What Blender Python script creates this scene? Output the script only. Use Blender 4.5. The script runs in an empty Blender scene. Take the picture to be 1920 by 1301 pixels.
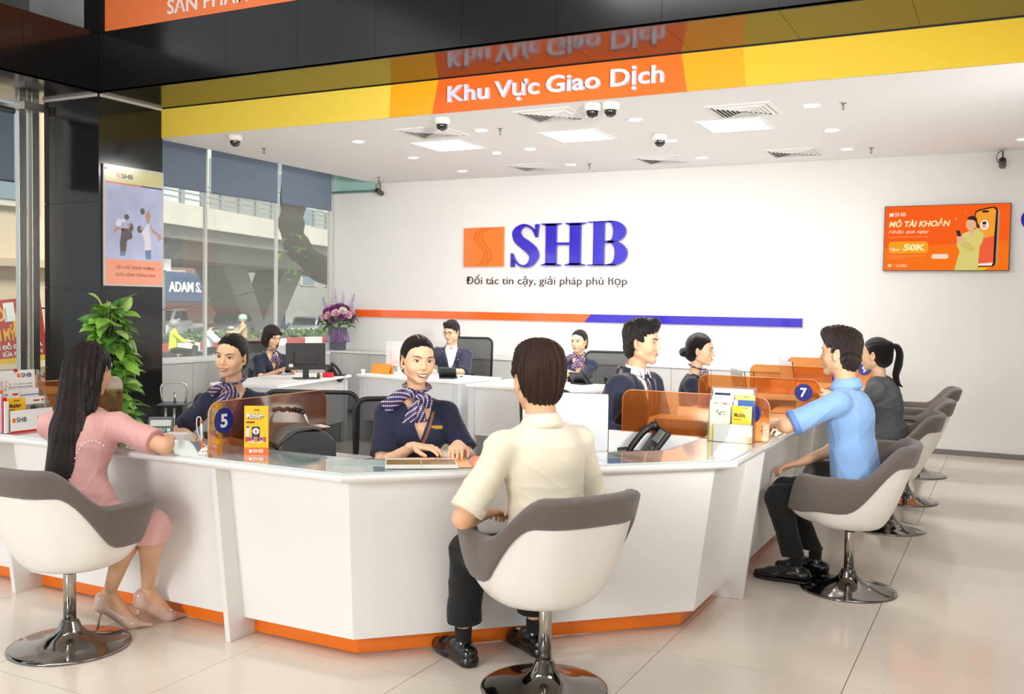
import bpy, math, random
import numpy as np
from mathutils import Vector, Matrix
from mathutils.bvhtree import BVHTree
PI = math.pi
random.seed(7); RNG = np.random.RandomState(7)
COL = bpy.context.scene.collection
SC = bpy.context.scene

# ---------------------------------------------------------------- camera
YAW, PITCH, ROLL, FPX = 0.474408, -0.0434621, 0.0161463, 1823.31
def cam_axes():
    cy, sy, cp, sp = math.cos(YAW), math.sin(YAW), math.cos(PITCH), math.sin(PITCH)
    f = Vector((-sy*cp, cy*cp, sp)); r = Vector((cy, sy, 0)); u = r.cross(f)
    r2 = r*math.cos(ROLL)+u*math.sin(ROLL); u2 = r2.cross(f)
    return r2, u2, f
cd = bpy.data.cameras.new('camera'); cam = bpy.data.objects.new('camera', cd); COL.objects.link(cam)
_r, _u, _f = cam_axes()
cam.matrix_world = Matrix(((_r.x, _u.x, -_f.x, 0), (_r.y, _u.y, -_f.y, 0), (_r.z, _u.z, -_f.z, 1.5), (0, 0, 0, 1)))
cd.sensor_width = 36; cd.lens = 36*FPX/1920; cd.clip_start = .05; cd.clip_end = 400
SC.camera = cam
# ---------------------------------------------------------------- world, lamps of the hall, exposure
SC.view_settings.view_transform = 'Standard'; SC.view_settings.look = 'None'
SC.view_settings.gamma = 1; SC.view_settings.use_curve_mapping = False
SC.view_settings.exposure = 0.0
SC.cycles.use_denoising = True
SC.cycles.max_bounces = 10; SC.cycles.transparent_max_bounces = 24; SC.cycles.diffuse_bounces = 4
SC.cycles.glossy_bounces = 4; SC.cycles.transmission_bounces = 6; SC.cycles.sample_clamp_indirect = 6
SC.cycles.caustics_reflective = False; SC.cycles.caustics_refractive = False
world = bpy.data.worlds.new('world'); SC.world = world; world.use_nodes = True
wb = world.node_tree.nodes['Background']
wb.inputs[0].default_value = (.88, .94, 1, 1); wb.inputs[1].default_value = 1.35
def area(name, loc, rot, size, power, color=(1, 1, 1), size_y=None, spread=None):
    l = bpy.data.lights.new(name, 'AREA'); l.energy = power; l.size = size; l.color = color
    if size_y: l.shape = 'RECTANGLE'; l.size_y = size_y
    if spread: l.spread = spread
    o = bpy.data.objects.new(name, l); COL.objects.link(o); o.location = loc; o.rotation_euler = rot
    return o
sd = bpy.data.lights.new('sun', 'SUN'); sd.energy = 6.5; sd.angle = .35; sd.color = (1, .97, .92)
sun = bpy.data.objects.new('sun', sd); COL.objects.link(sun); sun.rotation_euler = Vector((-.62, .55, -.80)).to_track_quat('-Z', 'Y').to_euler()
# soft overhead lights of the high banking hall and unseen soft lamps added to brighten fascia and faces
area('hall_ceiling_lamp', (-3.5, 1.0, 5.7), (0, 0, 0), 3.0, 150, (1, .985, .96), 2.0)
area('hall_ceiling_lamp', (0.8, 3.5, 5.7), (0, 0, 0), 3.0, 100, (1, .985, .96), 2.0)
def look(o, t):
    o.rotation_euler = (Vector(t)-o.location).to_track_quat('-Z', 'Y').to_euler()
k = area('added_soft_lamp', (-3.5, -5.5, 2.6), (0, 0, 0), 2.0, 330, (1, .98, .95)); look(k, (-3.8, 7.2, 2.2))
k = area('added_soft_lamp', (2.6, -1.0, 3.4), (0, 0, 0), 1.8, 60, (1, .98, .95)); look(k, (-3.0, 5, 1.0))

# photographer's flash bounced off the white ceiling, leaving the bright pool at right
k = area('flash_and_fill', (1.9, 6.3, 1.7), (0, 0, 0), .5, 13, (1, 1, 1), spread=1.3); look(k, (-.35, 8.1, 3.14))
k = area('flash_and_fill', (1.6, .9, 2.2), (0, 0, 0), .6, 70, (1, .99, .97), spread=1.0); look(k, (-4.2, 8.2, 3.3))  # unseen front fill, added to lift the fascia and the ceiling behind it
# ---------------------------------------------------------------- materials
def hexc(h):
    h = h.lstrip('#'); c = [int(h[i:i+2], 16)/255 for i in (0, 2, 4)]
    return tuple(x/12.92 if x <= .04045 else ((x+.055)/1.055)**2.4 for x in c)+(1,)
MATS = {}
def mat(name, color='#808080', rough=.5, metal=0, spec=.5, bump=0, bscale=40, var=0, vscale=6, stretch=None, coat=0, emit=0, sheen=0, sss=0, attr=None):
    if name in MATS: return MATS[name]
    m = bpy.data.materials.new(name); m.use_nodes = True; nt = m.node_tree; N = nt.nodes; L = nt.links
    b = N['Principled BSDF']; c = hexc(color) if isinstance(color, str) else tuple(color)+(1,)*(4-len(color))
    b.inputs['Base Color'].default_value = c; b.inputs['Roughness'].default_value = rough
    b.inputs['Metallic'].default_value = metal; b.inputs['Specular IOR Level'].default_value = spec
    if coat: b.inputs['Coat Weight'].default_value = coat; b.inputs['Coat Roughness'].default_value = .05
    if emit: b.inputs['Emission Color'].default_value = c; b.inputs['Emission Strength'].default_value = emit
    if sheen: b.inputs['Sheen Weight'].default_value = sheen
    if sss: b.inputs['Subsurface Weight'].default_value = sss; b.inputs['Subsurface Radius'].default_value = (.012, .004, .002); b.inputs['Subsurface Scale'].default_value = 1
    if bump or var:
        if attr:
            tc = N.new('ShaderNodeAttribute'); tc.attribute_name = attr; src = tc.outputs['Vector']
        else:
            tc = N.new('ShaderNodeTexCoord'); src = tc.outputs['Object']
        if stretch:
            mp = N.new('ShaderNodeMapping'); mp.inputs['Scale'].default_value = stretch; L.new(src, mp.inputs['Vector']); src = mp.outputs['Vector']
        if bump:
            n = N.new('ShaderNodeTexNoise'); n.inputs['Scale'].default_value = bscale; n.inputs['Detail'].default_value = 4
            L.new(src, n.inputs['Vector']); bp = N.new('ShaderNodeBump'); bp.inputs['Strength'].default_value = bump; bp.inputs['Distance'].default_value = .01
            L.new(n.outputs['Fac'], bp.inputs['Height']); L.new(bp.outputs['Normal'], b.inputs['Normal'])
        if var:
            n2 = N.new('ShaderNodeTexNoise'); n2.inputs['Scale'].default_value = vscale; n2.inputs['Detail'].default_value = 5
            L.new(src, n2.inputs['Vector'])
            mr = N.new('ShaderNodeMapRange'); mr.inputs[1].default_value = .3; mr.inputs[2].default_value = .7
            mr.inputs[3].default_value = 1-var; mr.inputs[4].default_value = 1+var; L.new(n2.outputs['Fac'], mr.inputs[0])
            mx = N.new('ShaderNodeVectorMath'); mx.operation = 'SCALE'; mx.inputs[0].default_value = c[:3]; L.new(mr.outputs[0], mx.inputs['Scale'])
            L.new(mx.outputs['Vector'], b.inputs['Base Color'])
    MATS[name] = m; return m
def mix_transparent(name, tint, fac, color='#ffffff', rough=.05, gloss=.08, fres=.5):
    """thin sheet: tinted see-through with a glossy film and a little diffuse body (fac)"""
    if name in MATS: return MATS[name]
    m = bpy.data.materials.new(name); m.use_nodes = True; nt = m.node_tree; N = nt.nodes; L = nt.links
    for n in list(N): N.remove(n)
    out = N.new('ShaderNodeOutputMaterial'); t = N.new('ShaderNodeBsdfTransparent'); t.inputs[0].default_value = tuple(tint)+(1,)
    d = N.new('ShaderNodeBsdfDiffuse'); d.inputs[0].default_value = hexc(color)
    g = N.new('ShaderNodeBsdfGlossy'); g.inputs['Roughness'].default_value = rough
    m1 = N.new('ShaderNodeMixShader'); m1.inputs[0].default_value = fac; L.new(t.outputs[0], m1.inputs[1]); L.new(d.outputs[0], m1.inputs[2])
    lw = N.new('ShaderNodeLayerWeight'); lw.inputs[0].default_value = .35
    mu = N.new('ShaderNodeMath'); mu.operation = 'MULTIPLY_ADD'; mu.inputs[1].default_value = fres; mu.inputs[2].default_value = gloss; L.new(lw.outputs['Fresnel'], mu.inputs[0])
    m2 = N.new('ShaderNodeMixShader'); L.new(mu.outputs[0], m2.inputs[0]); L.new(m1.outputs[0], m2.inputs[1]); L.new(g.outputs[0], m2.inputs[2])
    L.new(m2.outputs[0], out.inputs[0]); MATS[name] = m; return m

# ---------------------------------------------------------------- objects
def link_mesh(name, verts, faces, mats, parent=None, smooth=False, midx=None, edges=()):
    me = bpy.data.meshes.new(name)
    me.from_pydata([tuple(v) for v in verts], list(edges), [tuple(f) for f in faces]); me.update()
    if not isinstance(mats, (list, tuple)): mats = [mats]
    for m in mats: me.materials.append(m)
    if midx is not None: me.polygons.foreach_set('material_index', midx)
    if smooth: me.polygons.foreach_set('use_smooth', [True]*len(me.polygons))
    o = bpy.data.objects.new(name, me); COL.objects.link(o)
    if parent is not None: o.parent = parent
    return o
def tag(o, label=None, cat=None, group=None, kind=None):
    if label: o['label'] = label
    if cat: o['category'] = cat
    if group: o['group'] = group
    if kind: o['kind'] = kind
    return o
def thing(name, label=None, cat=None, loc=(0, 0, 0), rz=0, group=None, kind=None):
    o = bpy.data.objects.new(name, None); COL.objects.link(o); o.location = loc; o.rotation_euler = (0, 0, rz)
    o.empty_display_size = .1
    return tag(o, label, cat, group, kind)
def dup(src, loc=None, rz=None, label=None, group=None, parent=None):
    r = src.copy(); COL.objects.link(r)
    if parent is not None: r.parent = parent
    if loc is not None: r.location = loc
    if rz is not None: r.rotation_euler = (0, 0, rz)
    if label: r['label'] = label
    if group: r['group'] = group
    for ch in list(src.children):
        dup(ch, parent=r)
    return r
def bevel(o, w=.004, seg=2):
    m = o.modifiers.new('bevel', 'BEVEL'); m.width = w; m.segments = seg; m.limit_method = 'ANGLE'; m.angle_limit = .6
    o.data.polygons.foreach_set('use_smooth', [True]*len(o.data.polygons))
    w2 = o.modifiers.new('wn', 'WEIGHTED_NORMAL'); w2.keep_sharp = True
    return o
class MB:
    def __init__(s): s.v = []; s.f = []; s.m = []
    def add(s, v, f, mi=0, M=None):
        n = len(s.v)
        for p in v: s.v.append(tuple(M @ Vector(p)) if M is not None else tuple(p))
        for q in f: s.f.append([i+n for i in q]); s.m.append(mi)
        return s
    def box(s, x0, x1, y0, y1, z0, z1, mi=0, M=None):
        v = [(x0, y0, z0), (x1, y0, z0), (x1, y1, z0), (x0, y1, z0), (x0, y0, z1), (x1, y0, z1), (x1, y1, z1), (x0, y1, z1)]
        return s.add(v, [(0, 3, 2, 1), (4, 5, 6, 7), (0, 1, 5, 4), (1, 2, 6, 5), (2, 3, 7, 6), (3, 0, 4, 7)], mi, M)
    def hexa(s, v, mi=0, M=None):
        return s.add(v, [(0, 3, 2, 1), (4, 5, 6, 7), (0, 1, 5, 4), (1, 2, 6, 5), (2, 3, 7, 6), (3, 0, 4, 7)], mi, M)
    def prism(s, poly, a, b, mi=0, M=None, axis='z'):
        """poly in 2D; axis z: (x,y)->z a..b ; axis y: (x,z) extruded along y"""
        n = len(poly)
        if axis == 'z': v = [(x, y, a) for x, y in poly]+[(x, y, b) for x, y in poly]
        elif axis == 'y': v = [(x, a, y) for x, y in poly]+[(x, b, y) for x, y in poly]
        else: v = [(a, x, y) for x, y in poly]+[(b, x, y) for x, y in poly]
        f = [list(range(n))[::-1], list(range(n, 2*n))]+[(i, (i+1) % n, n+(i+1) % n, n+i) for i in range(n)]
        return s.add(v, f, mi, M)
    def lathe(s, prof, seg=24, mi=0, M=None, cap=True):
        v = []; f = []
        for r, z in prof:
            for i in range(seg):
                a = 2*PI*i/seg; v.append((r*math.cos(a), r*math.sin(a), z))
        for j in range(len(prof)-1):
            for i in range(seg):
                k = (i+1) % seg; f.append((j*seg+i, j*seg+k, (j+1)*seg+k, (j+1)*seg+i))
        if cap:
            f.append(list(range(seg))[::-1]); f.append([(len(prof)-1)*seg+i for i in range(seg)])
        return s.add(v, f, mi, M)
    def tube(s, pts, r, seg=8, mi=0, M=None, r2=None, up=None, close=False):
        """sweep an ellipse r x r2 along pts; r may be a list"""
        P = [Vector(p) for p in pts]; n = len(P); v = []; f = []
        R1 = r if isinstance(r, (list, tuple)) else [r]*n
        R2 = R1 if r2 is None else (r2 if isinstance(r2, (list, tuple)) else [r2]*n)
        U = Vector(up) if up is not None else None
        prev = None
        for i in range(n):
            t = (P[min(i+1, n-1)]-P[max(i-1, 0)])
            if t.length < 1e-9: t = Vector((0, 0, 1))
            t.normalize()
            if U is not None: a = U-t*U.dot(t)
            elif prev is not None: a = prev-t*prev.dot(t)
            else: a = Vector((0, 0, 1)) - t*t.z if abs(t.z) < .9 else Vector((1, 0, 0))-t*t.x
            if a.length < 1e-6: a = Vector((1, 0, 0))-t*t.x
            a.normalize(); prev = a; b = t.cross(a)
            for j in range(seg):
                an = 2*PI*(j+.5)/seg; v.append(tuple(P[i]+b*(R1[i]*math.cos(an))+a*(R2[i]*math.sin(an))))
        for i in range(n-1):
            for j in range(seg):
                k = (j+1) % seg; f.append((i*seg+j, i*seg+k, (i+1)*seg+k, (i+1)*seg+j))
        f.append(list(range(seg))[::-1]); f.append([(n-1)*seg+j for j in range(seg)])
        return s.add(v, f, mi, M)
    def sphere(s, c, r, seg=12, rings=8, mi=0, M=None):
        rr = r if isinstance(r, (tuple, list)) else (r, r, r)
        prof = [(max(1e-4, math.sin(PI*i/rings)), -math.cos(PI*i/rings)) for i in range(rings+1)]
        T = Matrix.Translation(Vector(c)) @ Matrix.Diagonal((rr[0], rr[1], rr[2], 1))
        return s.lathe(prof, seg, mi, (M @ T) if M is not None else T, cap=False)
    def build(s, name, mats, parent=None, smooth=False, bev=0, seg=2):
        o = link_mesh(name, s.v, s.f, mats, parent, smooth, s.m)
        if bev: bevel(o, bev, seg)
        return o
def box(name, x0, x1, y0, y1, z0, z1, m, parent=None, bev=0):
    return MB().box(x0, x1, y0, y1, z0, z1).build(name, m, parent, bev=bev)
def rrect(x0, x1, y0, y1, r, n=6):
    """rounded rectangle outline; r scalar or 4 radii (ll, lr, ur, ul)"""
    R = r if isinstance(r, (tuple, list)) else (r,)*4; out = []
    for (cx, cy, a0, q) in ((x0+R[0], y0+R[0], PI, R[0]), (x1-R[1], y0+R[1], 1.5*PI, R[1]), (x1-R[2], y1-R[2], 0, R[2]), (x0+R[3], y1-R[3], .5*PI, R[3])):
        k = n if q > 1e-6 else 0
        for i in range(k+1): 
            a = a0+(PI/2)*(i/k if k else 0); out.append((cx+q*math.cos(a), cy+q*math.sin(a)))
    return out
def grid_surface(fn, nu, nv, closed_u=False):
    v = [fn(i/(nu if closed_u else nu-1), j/(nv-1)) for j in range(nv) for i in range(nu)]; f = []
    for j in range(nv-1):
        for i in range(nu if closed_u else nu-1):
            k = (i+1) % nu; f.append((j*nu+i, j*nu+k, (j+1)*nu+k, (j+1)*nu+i))
    return v, f
FONT = None
def glyph_parts(name, co, F, m, parent, loc):
    """one object per written character"""
    n = len(co); par = list(range(n))
    def fd(i):
        while par[i] != i: par[i] = par[par[i]]; i = par[i]
        return i
    for f in F:
        r = fd(f[0])
        for i in f[1:]: par[fd(i)] = r
    g = {}
    for i in range(n): g.setdefault(fd(i), []).append(i)
    it = sorted([(co[v, 0].min(), co[v, 0].max(), v) for v in g.values()]); cl = []
    for a, b, v in it:
        if cl and min(b, cl[-1][1])-max(a, cl[-1][0]) > .35*min(b-a, cl[-1][1]-cl[-1][0]): cl[-1][1] = max(b, cl[-1][1]); cl[-1][2] += v
        else: cl.append([a, b, list(v)])
    out = []
    for a, b, v in cl:
        mp = {i: k for k, i in enumerate(v)}; s_ = set(v)
        o = link_mesh(name, co[v], [[mp[i] for i in f] for f in F if f[0] in s_], m, parent); o.location = loc; out.append(o)
    return out
def text_mesh(name, body, m, M, w=None, h=None, depth=.002, bold=0, parent=None, space=1.0, align='LEFT', shear=0):
    """text as mesh: drawn in local XY, scaled to box w x h, placed with matrix M (x right, y up)"""
    cu = bpy.data.curves.new(name, 'FONT'); cu.body = body; cu.size = 1; cu.space_character = space; cu.extrude = .5; cu.offset = bold; cu.shear = shear
    cu.resolution_u = 3
    if FONT: cu.font = FONT
    tmp = bpy.data.objects.new(name+'_src', cu); COL.objects.link(tmp)
    dg = bpy.context.evaluated_depsgraph_get(); dg.update()
    me = bpy.data.meshes.new_from_object(tmp.evaluated_get(dg)); bpy.data.objects.remove(tmp); bpy.data.curves.remove(cu)
    if len(me.vertices) == 0: return None
    n = len(me.vertices)
    co = np.empty(n*3, np.float32); me.vertices.foreach_get('co', co); co = co.reshape(-1, 3)
    lo = co.min(0); hi = co.max(0); sx = (w/(hi[0]-lo[0])) if w else None; sy = (h/(hi[1]-lo[1])) if h else None
    sx = sx or sy; sy = sy or sx
    co[:, 0] = (co[:, 0]-lo[0])*sx; co[:, 1] = (co[:, 1]-lo[1])*sy; co[:, 2] = (co[:, 2]+.5)*depth
    if align == 'CENTER': co[:, 0] -= (hi[0]-lo[0])*sx/2
    A = np.array(M)[:3, :3]; t = np.array(M)[:3, 3]; co = co @ A.T+t
    me.vertices.foreach_set('co', co.astype(np.float32).ravel()); me.materials.clear(); me.materials.append(m); me.update()
    o = bpy.data.objects.new(name, me); COL.objects.link(o)
    if parent is not None: o.parent = parent
    return o
def frame(origin, xdir, ydir):
    x = Vector(xdir).normalized(); y = Vector(ydir).normalized(); z = x.cross(y)
    return Matrix(((x.x, y.x, z.x, origin[0]), (x.y, y.y, z.y, origin[1]), (x.z, y.z, z.z, origin[2]), (0, 0, 0, 1)))
def Mxz(x, y, z):       # a sheet facing -Y (towards the hall)
    return frame((x, y, z), (1, 0, 0), (0, 0, 1))
def Myz(x, y, z):       # a sheet facing +X
    return frame((x, y, z), (0, 1, 0), (0, 0, 1))
def smooth_path(pts, n=6):
    P = [np.array(p, float) for p in pts]; out = []
    P = [2*P[0]-P[1]]+P+[2*P[-1]-P[-2]]
    for i in range(1, len(P)-2):
        for k in range(n):
            t = k/n; a, b, c, d = P[i-1], P[i], P[i+1], P[i+2]
            out.append(tuple(.5*((2*b)+(-a+c)*t+(2*a-5*b+4*c-d)*t*t+(-a+3*b-3*c+d)*t**3)))
    out.append(tuple(P[-2])); return out
# ================================================================ SETTING
H = 3.14; YW = 11.142; XG = -8.6; YB = 7.226; YF = 6.474; ZT = 3.436; XC = -7.757
WHITE = mat('wall_paint', '#e5e3e0', .7, bump=.03, bscale=60)
CEIL = mat('ceiling_paint', '#f7f7f7', .75)
GRAN = mat('black_granite', '#171615', .14, spec=.5, var=.5, vscale=160)
GRANJ = mat('granite_joint', '#3a3836', .6)
TILE = mat('floor_tile_porcelain', '#ded3c5', .13, spec=.5, var=.03, vscale=3, bump=.01, bscale=8)
JOINT = mat('floor_joint', '#3a342e', .8)
STEEL = mat('brushed_steel', '#cfccc6', .32, 1, bump=.02)
CHROME = mat('polished_chrome', '#a9a6a2', .07, 1)
DUSTHAZE = mix_transparent('window_glass', (.96, .98, .975), .13, '#cfd1ca', .02, .008, .07)  # pale diffuse body: dust plus painted haze that washes out the street
BLIND = mat('roller_blind_fabric', '#7d8999', .85, bump=.1, bscale=300)
WP = mat('white_panel', '#f1f0ee', .28, spec=.5)
WPG = mat('grey_cabinet_panel', '#bfbfbe', .38)
ORK = mat('orange_gloss', '#f57c1a', .22)
BLK = mat('black_plastic', '#151516', .4)
DGR = mat('dark_grey_plastic', '#3b3d40', .45)
PAPER = mat('paper_white', '#f3f2ee', .6)

fl = thing('floor', kind='structure')
box('slab', -9.2, 6, -7, 11.3, -.1, -.004, JOINT, fl)
px0, pw, py0, ph = -.5455, .7745, 3.253, .7665
tv = MB().box(-pw/2+.0016, pw/2-.0016, -ph/2+.0014, ph/2-.0014, -.004, 0)
tile0 = tv.build('tile', TILE, fl)
first = True
for i in range(-11, 5):
    for j in range(-3, 11):
        x = px0+(i+.5)*pw; y = py0+(j+.5)*ph
        if x < -8.9 or y > 11.4: continue
        o = tile0 if first else tile0.copy()
        if not first: COL.objects.link(o); o.parent = fl
        first = False; o.location = (x, y, RNG.uniform(-.0004, .0004))
box('plain_floor', -9.2, 6, -7, py0-3*ph, -.004, 0, TILE, fl)

c = thing('ceiling', kind='structure')
box('ceiling_board', -7.82, 4.9, YB+.02, YW, H, H+.1, CEIL, c)
box('ceiling_edge', -7.86, -7.82, YB+.02, YW, H-.0, H+.25, CEIL, c)
tag(box('ceiling_hall', -8.7, 6, -7, YF, 6.0, 6.1, mat('hall_ceiling', '#8d8b88', .8)), kind='structure')
tag(box('ceiling_sun_blocker', -9, 5.2, YF, YW+.3, 6.0, 6.1, mat('hall_ceiling', '#8d8b88', .8)), kind='structure')  # unseen cover added to keep the sun out of the gap by the glass
tag(box('wall_back', XG-.1, 5, YW+.001, YW+.15, 0, 3.4, WHITE), kind='structure')
tag(box('wall_right', 4.9, 5.1, -7, YW+.1, 0, 6, WHITE), kind='structure')
tag(box('wall_hall_back', -8.7, 6, -7.2, -7.0, 3.0, 6, mat('hall_wall', '#8f8a85', .7)), kind='structure')
tag(box('baseboard_back', -6.9, 4.9, YW-.012, YW, 0, .055, mat('baseboard_grey', '#77736f', .5)), kind='structure')
# small recess where the suspended ceiling stops short of the glass
tag(box('trim_0', XG, -7.82, YW-.06, YW, 3.02, 3.05, mat('glass_trim', '#5f7f76', .2)), kind='structure')
box_g = box('clerestory_pane', XG+.02, -7.86, YW-.03, YW-.015, 3.05, 3.45, mat('green_pane', '#a9cdbf', .15, emit=.0))
tag(box_g, kind='structure'); box_g.name = 'window_0'

# glass facade on the left
w = thing('window_1', kind='structure')
box('glass_pane', XG-.01, XG, YB+.02, 8.68, .8, 4.6, DUSTHAZE, w)
box('glass_pane', XG-.01, XG, 8.69, 9.94, .8, 4.6, DUSTHAZE, w)
box('glass_pane', XG-.01, XG, 9.95, YW, .8, 4.6, DUSTHAZE, w)
for y in (8.686, 9.944, 11.10):
    box('mullion', XG-.02, XG+.012, y-.02, y+.02, .8, 4.6, mat('silicone_joint', '#dcdcd6', .5), w)
box('low_wall', XG-.15, XG, YB, YW, 0, .8, WPG, w)
w2 = thing('window_2', kind='structure')
box('glass_pane', XG-.01, XG, 1.0, 6.36, .05, 6, DUSTHAZE, w2)
MB().box(XG-.03, XG+.03, 6.22, 6.30, 0, 3.5).box(XG-.01, XG+.07, 6.33, 6.41, 0, 3.5).build('window_post', STEEL, w2, bev=.004)
box('transom', XG-.02, XG+.02, 1.0, 6.22, 3.30, 3.34, STEEL, w2)
box('clamp', XG+.0, XG+.16, 6.18, 6.40, 3.45, 3.53, STEEL, w2, bev=.004)
box('clamp', XG+.0, XG+.16, 6.18, 6.40, 3.29, 3.37, STEEL, w2, bev=.004)

# roller blinds
def blind(y0, y1, zb, lab, zt=3.5, x=XG+.05):
    t = thing('roller_blind', lab, 'blind', (x, (y0+y1)/2, zb), group=None)
    box('blind_fabric', 0, .003, (y0-y1)/2, (y1-y0)/2, 0, zt-zb, BLIND, t)
    M = Matrix.Translation((0, (y0-y1)/2, zt-zb)) @ Matrix.Rotation(-PI/2, 4, 'X')
    MB().tube([(.0015, (y0-y1)/2, 0), (.0015, (y1-y0)/2, 0)], .008, 8).build('bottom_bar', BLIND, t, True)
    MB().tube([(.0, (y0-y1)/2, zt-zb), (.0, (y1-y0)/2, zt-zb)], .03, 12).build('roller_tube', BLIND, t, True)
blind(YB+.03, 8.64, 2.775, 'grey-blue roller blind beside the poster column, first of three on the tall glass')
blind(8.73, 9.90, 2.775, 'grey-blue roller blind in the middle of the three on the tall glass')
blind(9.985, 11.03, 2.78, 'grey-blue roller blind nearest the white back wall')
blind(1.6, 6.15, 2.60, 'grey-blue roller blind at the far left before the black column', zt=3.27)

# black granite column and beams, in slabs
colm = thing('trim_1', kind='structure')
zs = [0, .80, 1.593, 2.415, 3.231, ZT]
box('column_core', XG+.075, XC-.01, YF+.01, YB+.01, 0, ZT, GRANJ, colm)
for a, b in zip(zs[:-1], zs[1:]):
    MB().box(XG+.07, XC-.001, YF-.012, YF+.008, a+.0012, b-.0012).build('granite_slab', GRAN, colm)
    MB().box(XC-.02, XC, YF+.009, YB+.012, a+.0012, b-.0012).build('granite_slab', GRAN, colm)
beam = thing('trim_2', kind='structure')
box('beam_core', -9, 5, YF+.01, YB+.05, ZT+.02, 4.0, GRANJ, beam)
box('beam_core', -9, XC-.02, -6.9, YF, ZT+.02, 4.0, GRANJ, beam)
xs = [XC+.0]+[-6.962+.7925*i for i in range(0, 15)]
for a, b in zip(xs[:-1], xs[1:]):
    MB().box(a+.0012, b-.0012, YF-.012, YF+.01, ZT+.002, 4.0).build('granite_slab', GRAN, beam)
    MB().box(a+.0012, b-.0012, YF-.012, YB-.002, ZT-.004, ZT+.018).build('granite_slab', GRAN, beam)
for i in range(17):
    b = YF-.014-i*.79; a = b-.79
    MB().box(XC-.02, XC, a+.0012, b-.0012, ZT+.002, 4.0).build('granite_slab', GRAN, beam)
    MB().box(XG-.3, XC, a+.0012, b-.0012, ZT-.004, ZT+.018).build('granite_slab', GRAN, beam)
box('soffit_slab', XG-.3, XC, YF-.013, YB, ZT-.004, ZT+.018, GRAN, beam)
MB().box(XG+.07, XC+.015, YF-.026, YF-.012, ZT-.03, ZT-.005).box(XC, XC+.015, YF-.026, YB-.002, ZT-.03, ZT-.005).build('trim_strip', mat('pale_trim', '#cfcac2', .4), beam)
# wall above the side beam and behind the banner
up = thing('wall_upper', kind='structure')
box('wall_panel', XC-.25, 5, YF+.03, YF+.2, 4.0, 6.0, mat('upper_dark', '#171412', .3), up)
box('upper_blind', XG-.02, XG, 4.9, YF+.1, 4.0, 6.0, mat('upper_grey_blind', '#9ba2a0', .8), up)
box('upper_return', XG, XC-.25, YF+.03, YF+.06, 4.0, 6.0, mat('upper_grey_blind', '#9ba2a0', .8), up)
MB().box(XG, XG+.04, 4.86, 4.92, 4.0, 6.0).build('upper_post', STEEL, up)

# coloured fascia band
band = thing('trim_3', kind='structure')
segs = [(-7.757, -7.757, -4.957, -4.971, '#fbdb55', 'fascia_yellow_lit'), (-4.957, -4.971, -4.465, -4.526, '#fbb01c', 'fascia_amber'),  # left yellow is paled in its colour for the light it reflects
        (-4.465, -4.526, -2.302, -2.254, '#f26b21', 'fascia_orange'), (-2.302, -2.254, -1.835, -1.804, '#f9a11b', 'fascia_amber2'), (-1.835, -1.804, 4.9, 4.9, '#d9b62c', 'fascia_yellow_shaded')]  # last panel: the same yellow, darkened in colour where less light arrives
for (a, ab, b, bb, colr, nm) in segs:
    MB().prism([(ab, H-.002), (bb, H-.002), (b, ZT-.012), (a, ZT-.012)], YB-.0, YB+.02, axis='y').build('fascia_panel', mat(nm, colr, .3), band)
box('shadow_gap', XC, 4.9, YB+.004, YB+.02, ZT-.012, ZT+.01, BLK, band)

# lettering on the fascia
LET = mat('acrylic_letter', '#dcd8e6', .25, spec=.6)
t = thing('sign_lettering', 'pale raised letters Khu Vực Giao Dịch on the orange fascia band', 'sign', (-4.355, YB-.02, 3.19))
words = [('Khu', -4.355, -3.955), ('Vực', -3.90, -3.49), ('Giao', -3.425, -2.955), ('Dịch', -2.865, -2.43)]
def letters(body, x0, x1, zb, cap, y, depth, m, parent, bold=.02, shear=0):
    """word set to baseline zb with cap height cap, and width x0..x1"""
    cu = bpy.data.curves.new('w', 'FONT'); cu.body = body; cu.size = 1; cu.extrude = .5; cu.resolution_u = 3; cu.offset = bold; cu.shear = shear
    if FONT: cu.font = FONT
    tmp = bpy.data.objects.new('w', cu); COL.objects.link(tmp); dg = bpy.context.evaluated_depsgraph_get(); dg.update()
    me = bpy.data.meshes.new_from_object(tmp.evaluated_get(dg)); bpy.data.objects.remove(tmp)
    co = np.array([v.co for v in me.vertices]); lo = co.min(0); hi = co.max(0)
    s = cap/.729; sx = (x1-x0)/(hi[0]-lo[0])
    co = np.stack([(co[:, 0]-lo[0])*sx, -(co[:, 2]+.5)*depth, co[:, 1]*s], 1)
    loc = Vector((x0, y, zb))-(parent.location if parent else Vector())
    return glyph_parts('letter', co, [tuple(p.vertices) for p in me.polygons], m, parent, loc)
for body, x0, x1 in words:
    letters(body, x0, x1, 3.222, .137, YB-.004, .03, LET, t)
# big banner above the beam
t = thing('banner', 'orange banner with white capitals above the black granite beam', 'banner', (-7.66, YF, 4.0))
box('banner_sheet', 0, 6.5, -.02, 0, .0, 1.2, mat('banner_orange', '#ef7d45', .35), t)
box('banner_edge', -.06, 0, -.03, .0, .0, 1.2, mat('banner_edge', '#1b1613', .3), t)
letters('SẢN PHẨM', -6.85, -5.9, 4.06, .13, YF-.024, .004, mat('banner_white', '#f6e3da', .4), t)
letters('KHÁCH HÀNG', -5.84, -4.66, 4.06, .13, YF-.024, .004, mat('banner_white', '#f6e3da', .4), t)

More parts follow.
